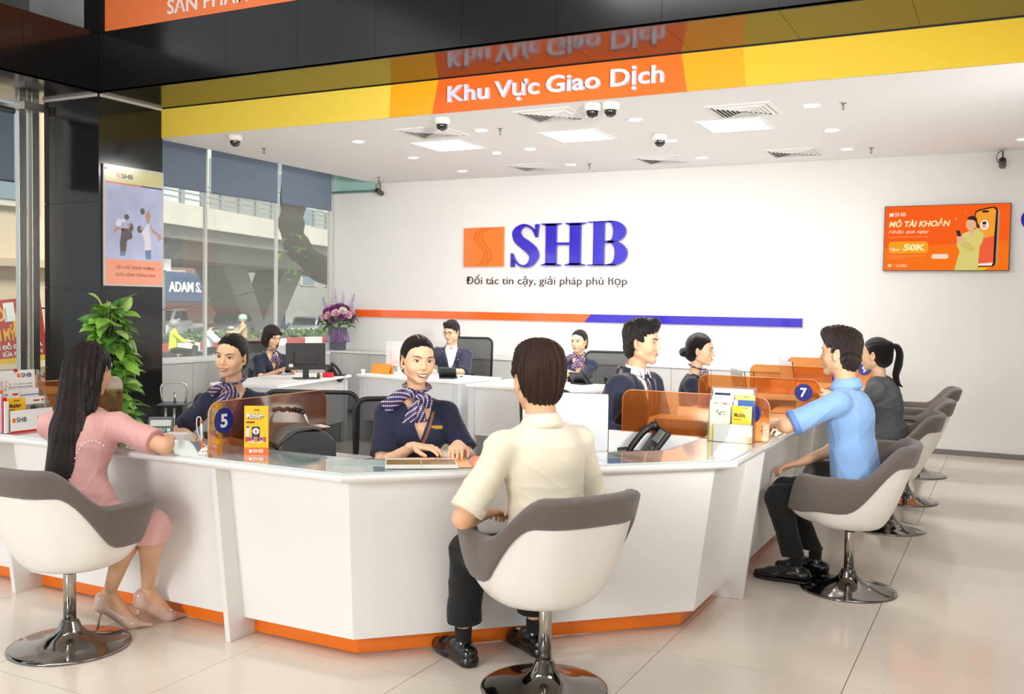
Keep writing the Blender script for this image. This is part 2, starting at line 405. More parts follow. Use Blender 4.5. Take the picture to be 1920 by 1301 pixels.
# poster on the column
t = thing('poster_frame', 'acrylic framed poster of two parents lifting children, on the black column', 'poster', (XC, 6.5, 1.62))
box('acrylic_board', .004, .022, 0, .735, 0, 1.165, mat('poster_acrylic', '#c9c4bd', .12), t, bev=.003)
def psheet(name, y0, y1, z0, z1, m, x=.0235, par=None): return box(name, .020, x, y0, y1, z0, z1, m, par or t)
psheet('poster_header', .02, .715, 1.0, 1.14, mat('poster_olive', '#cfcb94', .15))
psheet('poster_rule', .02, .45, .985, 1.0, mat('poster_red', '#d5603c', .15)); psheet('poster_rule', .45, .715, .985, 1.0, mat('poster_blue_rule', '#4b4f70', .15))
psheet('poster_sky', .02, .715, .26, .985, mat('poster_sky', '#b4bbdc', .12, var=.15, vscale=3))
psheet('poster_foot', .02, .715, .02, .26, mat('poster_salmon', '#f2a184', .12))
PX = {'d': mat('poster_dark', '#5d5350', .2), 's': mat('poster_skin', '#b58f80', .2), 'w': mat('poster_white', '#dcdae6', .2), 'j': mat('poster_jeans', '#6f82a5', .2)}
def pp(pts, m, lift=.0245):  # polygon drawn in poster crop pixels -> poster plane
    q = [((x-152)/(694-152)*.695+.02, 1.14-(z-95)/(1180-95)*1.12) for x, z in pts]
    MB().prism(q, .0225, lift, axis='x').build('poster_figure', PX[m], t)
def blob(cx, cz, rx, rz, n=10): return [(cx+rx*math.cos(2*PI*i/n), cz+rz*math.sin(2*PI*i/n)) for i in range(n)]
pp(blob(345, 545, 24, 27), 'd'); pp([(240, 610), (262, 570), (330, 565), (335, 590), (300, 600), (290, 640), (250, 640)], 'w'); pp([(250, 640), (310, 655), (315, 680), (255, 668), (235, 712), (222, 680)], 's', .0248)
pp(blob(385, 640, 24, 42), 'd'); pp([(300, 655), (345, 650), (395, 690), (400, 740), (345, 770), (338, 870), (285, 870), (282, 790)], 'd', .0248); pp([(282, 868), (340, 868), (328, 914), (284, 914)], 'j')
pp(blob(365, 625, 14, 20), 's', .025)
pp(blob(470, 650, 26, 36), 'd'); pp(blob(488, 640, 14, 20), 's', .025); pp([(490, 680), (520, 640), (548, 590), (560, 600), (555, 640), (575, 720), (580, 840), (520, 850), (518, 760)], 'w', .0248); pp([(520, 845), (580, 840), (580, 934), (530, 930)], 'j')
pp(blob(497, 475, 23, 32), 'd'); pp([(540, 470), (560, 455), (575, 520), (570, 570), (545, 590), (520, 520)], 's'); pp([(570, 570), (600, 640), (680, 690), (688, 725), (660, 750), (645, 700), (590, 665)], 's', .0248)
text_mesh('poster_text', 'KẾT NỐI THỊNH VƯỢNG', mat('poster_text', '#7c4a3d', .3), Myz(.0242, .145, .160), .47, .052, .001, 0, t)
text_mesh('poster_text', 'CUỘC SỐNG THĂNG HOA', mat('poster_text', '#7c4a3d', .3), Myz(.0242, .135, .090), .49, .052, .001, 0, t)
text_mesh('poster_logo', 'SHB', mat('poster_logo_dark', '#4c3c30', .3), Myz(.024, .205, 1.045), .14, .045, .001, .02, t)
box('poster_logo_mark', .023, .0245, .15, .195, 1.045, 1.09, mat('poster_red', '#d5603c', .15), t)
for y in (.02, .705):
    for z in (.03, 1.12): MB().lathe([(.008, 0), (.008, .006), (.004, .009)], 10, M=Matrix.Translation((.022, y, z)) @ Matrix.Rotation(PI/2, 4, 'Y')).build('standoff_screw', STEEL, t, True)

# -------- ceiling fittings
EML = mat('light_diffuser', '#ffffff', .4, emit=6.0)
def spotl(loc, p, parent, ang=2.4):
    l = bpy.data.lights.new('downlight_lamp', 'SPOT'); l.energy = p; l.spot_size = ang; l.spot_blend = .8; l.shadow_soft_size = .06; l.color = (1, .98, .95)
    o = bpy.data.objects.new('lamp', l); COL.objects.link(o); o.parent = parent; o.location = loc
for x, y, wh in ((-5.26, 8.73, 'left of the three, beside the left air vent'), (-3.785, 8.70, 'middle of the three'), (-2.26, 8.72, 'right of the three, below the right air vent')):
    t = thing('ceiling_light', 'square flat white ceiling light panel, '+wh, 'light', (x, y, H))
    MB().box(-.29, .29, -.29, -.265, -.008, 0).box(-.29, .29, .265, .29, -.008, 0).box(-.29, -.265, -.265, .265, -.008, 0).box(.265, .29, -.265, .265, -.008, 0).build('frame', CEIL, t)
    box('diffuser', -.265, .265, -.265, .265, -.005, -.001, EML, t)
    a = area('panel_lamp', (0, 0, -.012), (0, 0, 0), .5, 42, (1, .985, .96)); a.parent = t
DN = [(-6.0, 8.17), (-4.517, 8.085), (-3.005, 8.136), (-1.5, 8.12), (-6.062, 9.296), (-4.57, 9.24), (-3.04, 9.28), (-1.528, 9.294), (-6.09, 10.44), (-4.622, 10.42), (-3.073, 10.45), (-1.556, 10.42), (.036, 10.41)]
nx = ['far left', 'second from the left', 'second from the right', 'far right']
for i, (x, y) in enumerate(DN):
    row = ['front', 'middle', 'rear'][min(i//4, 2)]
    lab = 'round recessed downlight, %s in the %s row of the white ceiling' % (nx[i % 4], row) if i < 12 else 'round recessed downlight at the right edge of the rear row, above the television'
    t = thing('downlight', lab, 'light', (x, y, H))
    MB().lathe([(.075, 0), (.078, -.006), (.06, -.010), (.056, -.004)], 24, cap=False).build('trim_ring', CEIL, t, True)
    MB().lathe([(.057, -.003), (.057, -.005)], 20).build('diffuser', EML, t)
    spotl((0, 0, -.03), 20 if i < 4 else 13 if i < 8 else 5, t)
VENTM = mat('vent_white', '#e9e9e8', .4); VENTD = mat('vent_dark', '#4a4948', .8)
def vent(x, y, lab, s=.265):
    t = thing('air_vent', lab, 'vent', (x, y, H))
    box('backing', -s+.02, s-.02, -s+.02, s-.02, -.004, -.002, VENTD, t)
    def ringf(a, b, z0, z1):
        mb = MB()
        mb.hexa([(-b, -b, z0), (b, -b, z0), (a, -a, z1), (-a, -a, z1), (-b, -b, z0+.002), (b, -b, z0+.002), (a, -a, z1+.002), (-a, -a, z1+.002)])
        return mb
    for k in range(7):
        b = s-.012-k*.033; a = b-.026
        for q in range(4):
            M = Matrix.Rotation(q*PI/2, 4, 'Z'); mb = MB(); z0, z1 = (-.018, -.004) if k else (-.008, -.008)
            if k == 0: a2 = b-.02; mb.add([(-s, -s, -.006), (s, -s, -.006), (a2, -a2, -.012), (-a2, -a2, -.012), (-s, -s, 0), (s, -s, 0), (a2, -a2, -.004), (-a2, -a2, -.004)], [(0, 3, 2, 1), (4, 5, 6, 7), (0, 1, 5, 4), (1, 2, 6, 5), (2, 3, 7, 6), (3, 0, 4, 7)], M=M)
            else: mb.add([(-b, -b, z1), (b, -b, z1), (a, -a, z0), (-a, -a, z0), (-b, -b, z1+.003), (b, -b, z1+.003), (a, -a, z0+.003), (-a, -a, z0+.003)], [(0, 3, 2, 1), (4, 5, 6, 7), (0, 1, 5, 4), (1, 2, 6, 5), (2, 3, 7, 6), (3, 0, 4, 7)], M=M)
            mb.build('louvre' if k else 'frame', VENTM, t)
for x, y, lb in ((-5.01, 8.0, 'front left vent behind a dome camera'), (-3.58, 7.67, 'front middle vent nearest the orange fascia'), (-2.03, 8.09, 'front right vent above the right light panel'),
                 (-5.11, 10.47, 'rear left vent near the back wall'), (-3.51, 10.45, 'rear middle vent near the back wall'), (-2.09, 10.46, 'rear right vent near the back wall')):
    vent(x, y, 'white square louvred ceiling air vent, '+lb)
def dome(x, y, lab, s=1.0):
    t = thing('dome_camera', lab, 'camera', (x, y, H))
    MB().lathe([(.062*s, 0), (.064*s, -.02*s), (.06*s, -.045*s), (.045*s, -.052*s)], 24).build('housing', mat('camera_white', '#e6e3da', .4), t, True)
    MB().lathe([(.044*s, -.05*s), (.045*s, -.066*s), (.038*s, -.085*s), (.022*s, -.098*s), (.001, -.102*s)], 20, cap=False).build('dome', mat('dome_smoke', '#16161a', .05, coat=1), t, True)
for x, y, lb in ((-6.93, 7.40, 'far left under the yellow fascia'), (-4.54, 7.42, 'left of the front middle vent'), (-3.09, 7.38, 'left one of the close pair under the fascia'), (-2.94, 7.40, 'right one of the close pair under the fascia'), (-3.04, 8.93, 'alone between the ceiling light panels')):
    dome(x, y, 'white dome security camera with dark bubble, '+lb, 1.15)
t = thing('smoke_detector', 'small white round detector on the ceiling near the left light panel', 'detector', (-5.0, 9.3, H))
MB().lathe([(.05, 0), (.05, -.02), (.04, -.03)], 20).build('base', CEIL, t, True); MB().lathe([(.036, -.03), (.034, -.045), (.01, -.05)], 16).build('sensor', mat('detector_grey', '#b0aca6', .5), t, True)
spr = [(-7.231, 8.157, 'behind the far left dome camera'), (-4.309, 8.079, 'beside a front row downlight left of centre'), (-4.404, 10.456, 'near the back wall between rear vents'), (-1.25, 8.114, 'at the right of the front row'), (-1.322, 10.442, 'at the right of the rear row'), (-7.437, 10.584, 'near the left end of the back wall')]
for x, y, lb in spr:
    t = thing('sprinkler', 'small chrome pendent ceiling sprinkler '+lb, 'sprinkler', (x, y, H))
    MB().lathe([(.028, 0), (.026, -.006), (.01, -.008)], 14).build('escutcheon', CHROME, t, True)
    MB().lathe([(.006, -.006), (.006, -.04), (.004, -.05)], 8).tube([(-.012, 0, -.02), (-.014, 0, -.04), (0, 0, -.055)], .002, 6).tube([(.012, 0, -.02), (.014, 0, -.04), (0, 0, -.055)], .002, 6).build('head', CHROME, t, True)
    MB().lathe([(.016, -.054), (.016, -.057)], 12).build('deflector', CHROME, t)
for x, lb in ((-7.70, 'at the left end of the back wall'), (-.14, 'high on the right above the television')):
    t = thing('bullet_camera', 'small black bullet camera hanging from the ceiling '+lb, 'camera', (x, 11.0, H))
    MB().lathe([(.035, 0), (.033, -.012), (.012, -.014), (.012, -.10)], 14).build('mount', STEEL, t, True)
    M = Matrix.Translation((0, -.02, -.14)) @ Matrix.Rotation(1.25, 4, 'X') @ Matrix.Translation((0, 0, -.07))
    MB().lathe([(.028, 0), (.036, .01), (.036, .13), (.03, .14)], 16, M=M).build('body', mat('camera_grey', '#4a4744', .35), t, True)
    MB().lathe([(.026, .139), (.024, .146), (.012, .147)], 14, M=M).build('lens', mat('lens_black', '#050506', .08), t, True)
    MB().tube(smooth_path([(-.01, 0, -.01), (-.05, 0, -.05), (-.05, 0, -.11), (-.02, 0, -.15)], 5), .004, 6).build('cable', BLK, t, True)

# -------- signs on the back wall
YL = YW
BLUE = mat('logo_blue', '#3527b4', .12, coat=.5); ORL = mat('logo_orange', '#fb7a35', .18, coat=.3)
def lp(x, z): return (-6.438+(x-120)/(1790-120)*(-4.155+6.438), 1.987+(605-z)/(605-150)*.545-.0*x)
t = thing('logo_emblem', 'square orange wall emblem with three wavy cuts beside the blue letters', 'sign', (-6.15, YL, 2.0))
def LM(pts): return [(x-t.location.x, z-t.location.z) for x, z in [lp(*p) for p in pts]]
def wav(off): return [(235+off+x, z) for x, z in ((125, 180), (40, 240), (20, 290), (50, 350), (120, 440), (128, 500), (90, 560), (30, 602))]
ws = []
for off in (-20, 15, 55, ): ws.append(smooth_path([(x, z, 0) for x, z in wav(off)], 4))
L0 = [(120, 185)]+[(p[0], p[1]) for p in ws[0]]+[(120, 602)]
def strip(a, b, g=7): return [(p[0]+g, p[1]) for p in a]+[(p[0]-g*0, p[1]) for p in b][::-1]
MB().prism(LM(L0), -.04, 0, axis='y').build('emblem_plate', ORL, t)
MB().prism(LM(strip(ws[0], ws[1])), -.04, 0, axis='y').build('emblem_plate', ORL, t)
MB().prism(LM(strip(ws[1], ws[2])), -.04, 0, axis='y').build('emblem_plate', ORL, t)
MB().prism(LM([(p[0]+7, p[1]) for p in ws[2]]+[(547, 600), (547, 178)]), -.04, 0, axis='y').build('emblem_plate', ORL, t)
MB().prism(LM([(122, 187), (545, 180), (545, 598), (122, 600)]), -.012, 0, axis='y').build('emblem_back', mat('logo_orange_dark', '#b8401c', .4), t)
t = thing('logo_letters', 'large raised blue serif letters SHB on the white back wall', 'sign', (-4.7, YL, 2.0))
def cap_letter(polys, name='letter'):
    mb = MB()
    for q in polys: mb.prism(LM(q), -.05, -.008, axis='y')
    mb.build(name, BLUE, t)
def sweep2(path, widths):
    P = np.array(smooth_path([(a, b, 0) for a, b in path], 6))[:, :2]; W = np.interp(np.linspace(0, len(widths)-1, len(P)), range(len(widths)), widths)
    T = np.gradient(P, axis=0); T /= np.linalg.norm(T, axis=1)[:, None]; Nn = np.stack([-T[:, 1], T[:, 0]], 1)
    qs = []
    for i in range(len(P)-1):
        qs.append([tuple(P[i]+Nn[i]*W[i]/2), tuple(P[i]-Nn[i]*W[i]/2), tuple(P[i+1]-Nn[i+1]*W[i+1]/2), tuple(P[i+1]+Nn[i+1]*W[i+1]/2)])
    return [q if np.cross(np.subtract(q[1], q[0]), np.subtract(q[2], q[1])) < 0 else q[::-1] for q in qs]
S_ = sweep2([(890, 285), (858, 215), (800, 172), (735, 182), (690, 240), (712, 315), (785, 375), (850, 435), (873, 500), (835, 575), (775, 600), (715, 582), (672, 530), (650, 470)], [10, 18, 22, 45, 85, 100, 108, 108, 92, 55, 24, 18, 14, 8])
S_ += [[(880, 162), (918, 158), (906, 298), (886, 298)], [(633, 462), (652, 465), (668, 608), (633, 608)]]
cap_letter(S_)
def stem(xl, xr, zt=155, zb=597, s=46): return [[(xl, zt+6), (xr, zt+6), (xr, zb-6), (xl, zb-6)], [(xl-s, zt), (xr+s, zt), (xr+s, zt+9), (xr, zt+26), (xl, zt+26), (xl-s, zt+9)], [(xl-s, zb), (xl-s, zb-9), (xl, zb-26), (xr, zb-26), (xr+s, zb-9), (xr+s, zb)]]
cap_letter(stem(992, 1097)+stem(1232, 1338)+[[(1095, 356), (1235, 356), (1235, 382), (1095, 382)]])
B_ = [[(1463, 150), (1566, 150), (1566, 595), (1463, 595)], [(1410, 148), (1640, 143), (1640, 158), (1410, 158)], [(1408, 597), (1408, 587), (1680, 583), (1680, 597)], [(1560, 345), (1660, 345), (1660, 368), (1560, 368)]]
def bowl(cx, y0, y1, xo, xi, ti, n=12):
    o = []; cy = (y0+y1)/2
    out = [(cx+(xo-cx)*math.cos(a), cy+(y1-y0)/2*math.sin(a)) for a in np.linspace(-PI/2, PI/2, n)]
    inn = [(1600+(xi-1600)*math.cos(a)**.6, cy+((y1-y0)/2-ti)*math.sin(a)) for a in np.linspace(-PI/2+.0, PI/2-.0, n)]
    out = [(1600, y0)]+out+[(1600, y1)]; inn = [(1600, y0+ti)]+inn+[(1600, y1-ti)]
    return [[out[i], out[i+1], inn[i+1], inn[i]] for i in range(len(out)-1)]
B_ += bowl(1640, 144, 362, 1772, 1652, 14)+bowl(1650, 350, 598, 1788, 1670, 16)
cap_letter(B_)
t = thing('slogan_lettering', 'thin dark brown slogan lettering under the wall logo', 'sign', (-6.415, YL, 1.762))
letters('Đối tác tin cậy, giải pháp phù họp', -6.415, -4.165, 1.762, .10, YL, .008, mat('tagline_brown', '#4a3333', .5), t, bold=0)
MB().tube([(2.045, -.006, .062), (2.066, -.006, .072), (2.068, -.006, .086)], .006, 6).build('letter', mat('tagline_brown', '#4a3333', .5), t, True)
t = thing('wall_stripe', 'long glossy stripe along the back wall, orange left half and blue right half', 'sign', (-5, YL, 1.30))
MB().prism([(-3.19, -.0), (.29, -.0), (.375, .098), (-3.19, .098)], -.025, 0, axis='y').build('orange_strip', mat('stripe_orange', '#fa6a2c', .12, coat=.5), t)
MB().prism([(.29, 0), (2.92, 0), (2.92, .098), (.375, .098)], -.025, 0, axis='y').build('blue_strip', BLUE, t)

# television
t = thing('television', 'wall television showing an orange advert with a woman and a phone', 'television', (-.648, YL-.002, 1.925))
box('bezel', -.603, .603, -.045, 0, 0, .687, mat('tv_bezel', '#4a3428', .3), t, bev=.004)
def scr(c):
    m = mat('scr_'+c[1:], c, .5, emit=.95, spec=.1); m.node_tree.nodes['Principled BSDF'].inputs['Base Color'].default_value = (0, 0, 0, 1); return m
def SX(x, z): return ((x-140)/(1745-140)*1.206-.603, .687-(z-95)/(940-95)*.687)
def spoly(pts, c, k, name='screen_shape'): MB().prism([SX(*q) for q in pts], -.046-k*.0006, -.0455, axis='y').build(name, scr(c), t)
spoly([(152, 103), (1733, 103), (1733, 932), (152, 932)], '#fd5e0a', .5, 'screen')
spoly([(152, 640), (1733, 560), (1733, 932), (152, 932)], '#fd7409', .8)
spoly(rr := [(1300, 240), (1310, 190), (1350, 170), (1520, 135), (1570, 150), (1585, 200), (1575, 860), (1545, 885), (1365, 890), (1300, 880)], '#1c1613', 1.5)
spoly([(1312, 240), (1325, 200), (1390, 178), (1520, 152), (1555, 170), (1562, 200), (1550, 500), (1312, 560)], '#f9a02c', 2)
spoly([(1312, 560), (1550, 500), (1548, 840), (1530, 862), (1330, 870), (1312, 860)], '#f4603a', 2)
spoly([(1365, 850), (1547, 838), (1530, 874), (1365, 876)], '#f4efe8', 2.5)
spoly(rrect(1390, 1472, 182, 208, 11), '#150f0d', 3); spoly([(1586, 180), (1608, 190), (1600, 850), (1570, 882), (1583, 850)], '#a59b90', 1.5)
spoly(blob(1425, 365, 53, 62, 20), '#fbf3ea', 3); spoly(blob(1423, 372, 26, 40, 14), '#e2a48b', 3.5); spoly(blob(1423, 338, 28, 18, 12), '#2a1d1a', 4)
spoly([(1400, 425), (1405, 400), (1445, 400), (1452, 420)], '#f5e9dd', 4)
spoly([(1150, 470), (1260, 430), (1350, 410), (1430, 480), (1400, 590), (1375, 640), (1360, 932), (1070, 932), (1110, 760), (1130, 690), (1090, 620), (1090, 560), (1140, 560)], '#dfcf76', 5)
spoly(blob(1258, 350, 62, 82, 18), '#efb590', 6); spoly([(1205, 290), (1230, 255), (1280, 245), (1325, 270), (1345, 350), (1370, 380), (1355, 405), (1330, 395), (1320, 330), (1290, 300)], '#33201b', 6.5)
spoly([(1235, 425), (1300, 420), (1290, 470), (1260, 500), (1240, 470)], '#eab08c', 6)
spoly([(1072, 430), (1120, 428), (1145, 500), (1100, 505)], '#2c2234', 6.5); spoly([(1085, 510), (1110, 490), (1160, 500), (1185, 540), (1130, 590), (1095, 575)], '#efb590', 6)
spoly([(1130, 600), (1200, 560), (1320, 650), (1290, 705), (1180, 650)], '#d3c268', 6.6)
spoly([(1365, 900), (1500, 900), (1440, 932), (1365, 932)], '#f6c916', 2)
for x, z, r in ((1190, 185, 8), (1066, 278, 12), (990, 130, 5), (1533, 200, 8), (630, 805, 8)): spoly(blob(x, z, r, r*1.1, 8), '#fbb54a', 3)
spoly(rrect(210, 725, 560, 710, 40), '#fba31a', 2); spoly(rrect(775, 990, 725, 785, 28), '#fbe0c4', 2); 
def stx(body, x0, x1, z0, z1, c, k=3, bold=.02, sh=0):
    a = SX(x0, z1); b = SX(x1, z0); text_mesh('screen_text', body, scr(c), Mxz(a[0], -.0455-k*.0006, a[1]), b[0]-a[0], b[1]-a[1], .0006, bold, t, shear=sh)
stx('SHB', 275, 425, 180, 232, '#fbd9c2'); spoly([(208, 190), (262, 185), (262, 230), (208, 234)], '#fbe7d6', 3)
stx('MỞ TÀI KHOẢN', 205, 1000, 268, 372, '#fdeeb0', 4, .035, .2)
stx('Nhận quà ngay', 205, 735, 405, 465, '#fdc59a', 4, .03, .2)
stx('Tặng', 225, 355, 640, 692, '#fdf2d8', 4, .02); stx('50K', 400, 690, 592, 680, '#fdf0a8', 5, .05, .1); stx('*6688', 280, 455, 850, 892, '#fdb98a', 4, .03); 
spoly(blob(232, 870, 28, 24, 12), '#fdc7a0', 3)
for z, x1 in ((500, 725), (745, 700), (775, 410)): spoly([(200, z-4), (x1, z-6), (x1, z+4), (200, z+6)], '#fd9458', 2.2)
t = thing('round_sign', 'round blue wall sign cut by the right edge of the view, beside the television', 'sign', (.155, YL, 2.445))
MB().lathe([(.11, 0), (.11, .02), (.105, .025)], 28, M=Matrix.Rotation(PI/2, 4, 'X')).build('sign_disc', BLUE, t)
MB().lathe([(.07, .024), (.07, .027)], 28, M=Matrix.Rotation(PI/2, 4, 'X')).build('sign_centre', PAPER, t)
# ================================================================ SERVICE COUNTER
KA, KB = (-2.433, 3.341), (-1.342, 4.400); XL0, YR1 = -7.2, 10.15
def st(d):   # the four stations of the counter line at offset d towards the customers
    return [(XL0, 3.341-d), (KA[0]+.414*d, 3.341-d), (KB[0]+d, KB[1]-.414*d), (KB[0]+d, YR1)]
def run_quad(seg, u0, u1, d0, z0, d1, z1, th=.02):
    """panel between heights z0 (offset d0) and z1 (offset d1) along segment seg, u in 0..1"""
    def P(d, u): a = st(d)[seg]; b = st(d)[seg+1]; return (a[0]+(b[0]-a[0])*u, a[1]+(b[1]-a[1])*u)
    v = []
    for dd, zz in ((0, z0), (1, z1)):
        d = d0 if dd == 0 else d1
        v += [P(d, u0)+(zz,), P(d, u1)+(zz,), P(d-th, u1)+(zz,), P(d-th, u0)+(zz,)]
    return v
ctr = thing('service_counter', 'long white angled service counter with orange kick board and slanted fins', 'counter', (0, 0, 0))
def useg(seg, w):  # world x or y -> u
    a, b = st(0)[seg], st(0)[seg+1]; return (w-a[0])/(b[0]-a[0]) if seg == 0 else (w-a[1])/(b[1]-a[1])
FX = [-5.885, -4.45, -3.015]; FY = [4.965, 6.415, 7.865, 9.315]
cuts0 = [0]+[useg(0, x) for x in FX]+[1]; cuts2 = [0]+[useg(2, y) for y in FY]+[1]
for seg, cuts in ((0, cuts0), (1, [0, 1]), (2, cuts2)):
    for a, b in zip(cuts[:-1], cuts[1:]):
        o = MB().hexa(run_quad(seg, a, b, .07, .09, .165, .782)).build('front_panel', WP, ctr)
        MB().hexa(run_quad(seg, a, b, .0, .006, .0, .095)).build('kick_board', ORK, ctr)
def fin(seg, w):
    e = .014; mb = MB()
    for q in (0,):
        pr = [(.155, 0), (.25, .782), (-.05, .782), (-.01, 0)]
    if seg == 0: mb.add([(w+s*e, 3.341-d, z) for s in (-1, 1) for d, z in pr], [(0, 1, 2, 3), (7, 6, 5, 4), (0, 4, 5, 1), (1, 5, 6, 2), (2, 6, 7, 3), (3, 7, 4, 0)])
    else: mb.add([(KB[0]+d, w+s*e, z) for s in (-1, 1) for d, z in pr], [(0, 1, 2, 3), (7, 6, 5, 4), (0, 4, 5, 1), (1, 5, 6, 2), (2, 6, 7, 3), (3, 7, 4, 0)])
    mb.build('fin', mat('white_edge_panel', '#e9e8e5', .3), ctr, bev=.002)
for x in FX: fin(0, x)
for y in FY: fin(2, y)
def sweep_counter(prof, name, m, parent, closed=True):
    n = len(prof); v = []; f = []
    for k in range(4):
        for d, z in prof: p = st(d)[k]; v.append((p[0], p[1], z))
    for k in range(3):
        for i in range(n if closed else n-1):
            j = (i+1) % n; f.append((k*n+i, k*n+j, (k+1)*n+j, (k+1)*n+i))
    f.append(list(range(n))); f.append([3*n+i for i in range(n)][::-1])
    return link_mesh(name, v, f, m, parent)
top = thing('glass_countertop', 'continuous white countertop with pale green glass sheet over the service counter', 'countertop', (0, 0, .78))
for_z = lambda pr: [(d, z-.78) for d, z in pr]
o = sweep_counter(for_z([(-.08, .783), (.23, .783), (.262, .786), (.277, .796), (.28, .806), (.277, .814), (.268, .818), (-.08, .818)]), 'top_board', mat('countertop_white', '#eeeeec', .22, coat=.3), top)
GLT = mat('back_painted_glass', '#d5dfdc', .03, spec=.8, coat=1)
sweep_counter(for_z([(-.075, .8185), (.245, .8185), (.245, .8235), (-.075, .8235)]), 'glass_sheet', GLT, top)
# printed sheets lying under the glass edge
def on_top(seg, w, d0, d1, hw, m, z=.8238, sk=0):
    v = []
    for uu, d in ((-hw, d0), (hw, d0), (hw+sk, d1), (-hw+sk, d1)):
        if seg == 0: v.append((w+uu, 3.341-d, z))
        elif seg == 1:
            a, b = st(d)[1], st(d)[2]; L = math.hypot(b[0]-a[0], b[1]-a[1]); t_ = .5+(w+uu)/1.52; v.append((a[0]+(b[0]-a[0])*t_, a[1]+(b[1]-a[1])*t_, z))
        else: v.append((KB[0]+d, w+uu, z))
    return link_mesh('printed_sheet', [(x, y, zz-.78) for x, y, zz in v]+[(x, y, zz-.78+.0004) for x, y, zz in v], [(4, 5, 6, 7), (0, 1, 5, 4), (1, 2, 6, 5), (2, 3, 7, 6), (3, 0, 4, 7)], m, top)
TEAL = mat('print_teal', '#a9c3c0', .05, coat=1); PEACH = mat('print_peach', '#f3cdbf', .05, coat=1); BLP = mat('print_blue', '#8fb0d6', .05, coat=1)
on_top(1, -.60, .02, .235, .12, TEAL, sk=.03); on_top(1, -.35, .02, .235, .07, TEAL); on_top(1, -.02, .0, .235, .12, PEACH); on_top(1, .30, .12, .235, .05, BLP); on_top(1, .42, .02, .235, .05, mat('print_green', '#9db7a8', .05, coat=1))
on_top(0, -2.75, .0, .235, .14, TEAL, sk=.03); on_top(2, 4.75, .0, .235, .12, mat('print_yellow', '#e5e3c0', .05, coat=1)); on_top(2, 5.6, .0, .22, .16, PEACH)
# staff side work surface
wk = thing('staff_worktop', 'low pale grey staff work surface behind the right arm of the counter', 'worktop', (-1.7, 4.6, .72))
box('work_board', -.34, .27, 0, 5.5, -.025, 0, WP, wk, bev=.002)
box('modesty_board', .25, .27, 0.01, 5.5, 0, .06, WP, wk)
wk2 = thing('staff_worktop', 'low white staff work surface behind the left arm of the counter', 'worktop', (-4.0, 3.43, .72))
box('work_board', -3.2, 1.15, 0, .62, -.025, 0, WP, wk2, bev=.002)
for yy in FY:
    t = thing('pedestal_board', 'white upright board carrying the orange divider panel number %s on the right arm' % {0: 'six', 1: 'seven', 2: 'eight', 3: 'nine'}[FY.index(yy)], 'board', (-1.63, yy, 0))
    box('board', -.38, .20, -.015, .015, 0, .825, WP, t, bev=.002)

# -------- tinted dividers
AMB = mix_transparent('amber_acrylic', (.975, .67, .38), .20, '#cf7a38', .08, .05)
EDG = mat('amber_edge', '#d9a070', .15)
DISC = mat('disc_blue', '#1b2a8a', .25); DIG = mat('disc_white', '#eef0f8', .4)
def divider(lab, loc, rz, num, L=.78, hh=.24, disc_u=.09, face=1):
    t = thing('counter_divider', lab, 'divider', loc, rz, None)
    MB().prism(rrect(0, L, 0, hh, (.003, .003, .055, .055), 8), -.005, .005, axis='y').build('acrylic_panel', AMB, t)
    pr = rrect(0, L, 0, hh, (.003, .003, .055, .055), 8)
    MB().tube([(x, 0, z) for x, z in pr[2:]+[pr[0]]], .003, 6, r2=.003).build('polished_edge', EDG, t, True)
    for s in (-1, 1):
        M = Matrix.Translation((disc_u, s*.0055, hh-.085)) @ Matrix.Rotation(-s*PI/2, 4, 'X')
        MB().lathe([(.056, 0), (.056, .0012)], 32, M=Matrix.Translation((disc_u, s*.0055, hh-.085)) @ Matrix.Rotation(-s*PI/2, 4, 'X')).build('number_disc', DISC, t)
        # the numeral faces the customers' side of each sheet
        x = (1, 0, 0) if s < 0 else (-1, 0, 0)
        text_mesh('numeral', num, DIG, frame((disc_u-(.021 if s < 0 else -.021), s*.0068, hh-.085-.03), x, (0, 0, 1)), .042, .06, .001, .03, t)
    return t
# the left arm: sheets run along Y (local X -> world -Y so that the disc sits at the customers' end)
D = {}
D[5] = divider('brown-orange acrylic divider with blue disc 5 beside the smiling teller', (-3.053, 3.105, .8236), PI/2, '5', .80, .235, .085)
D[4] = divider('orange-brown acrylic divider behind the long-haired customer on the left', (-4.50, 3.105, .8236), PI/2, '4', .80, .235, .085)
for num, yy, lb in (('6', 4.955, 'nearest orange acrylic divider, right behind the cream and yellow leaflet rack'), ('7', 6.40, 'orange acrylic divider with the blue disc 7 before the man in blue polo'),
                    ('8', 7.85, 'third orange acrylic divider from the near end of the right arm'), ('9', 9.30, 'farthest orange acrylic divider near the back wall')):
    divider(lb, (-1.865, yy, .8265), 0, num, .79, .225, .69)

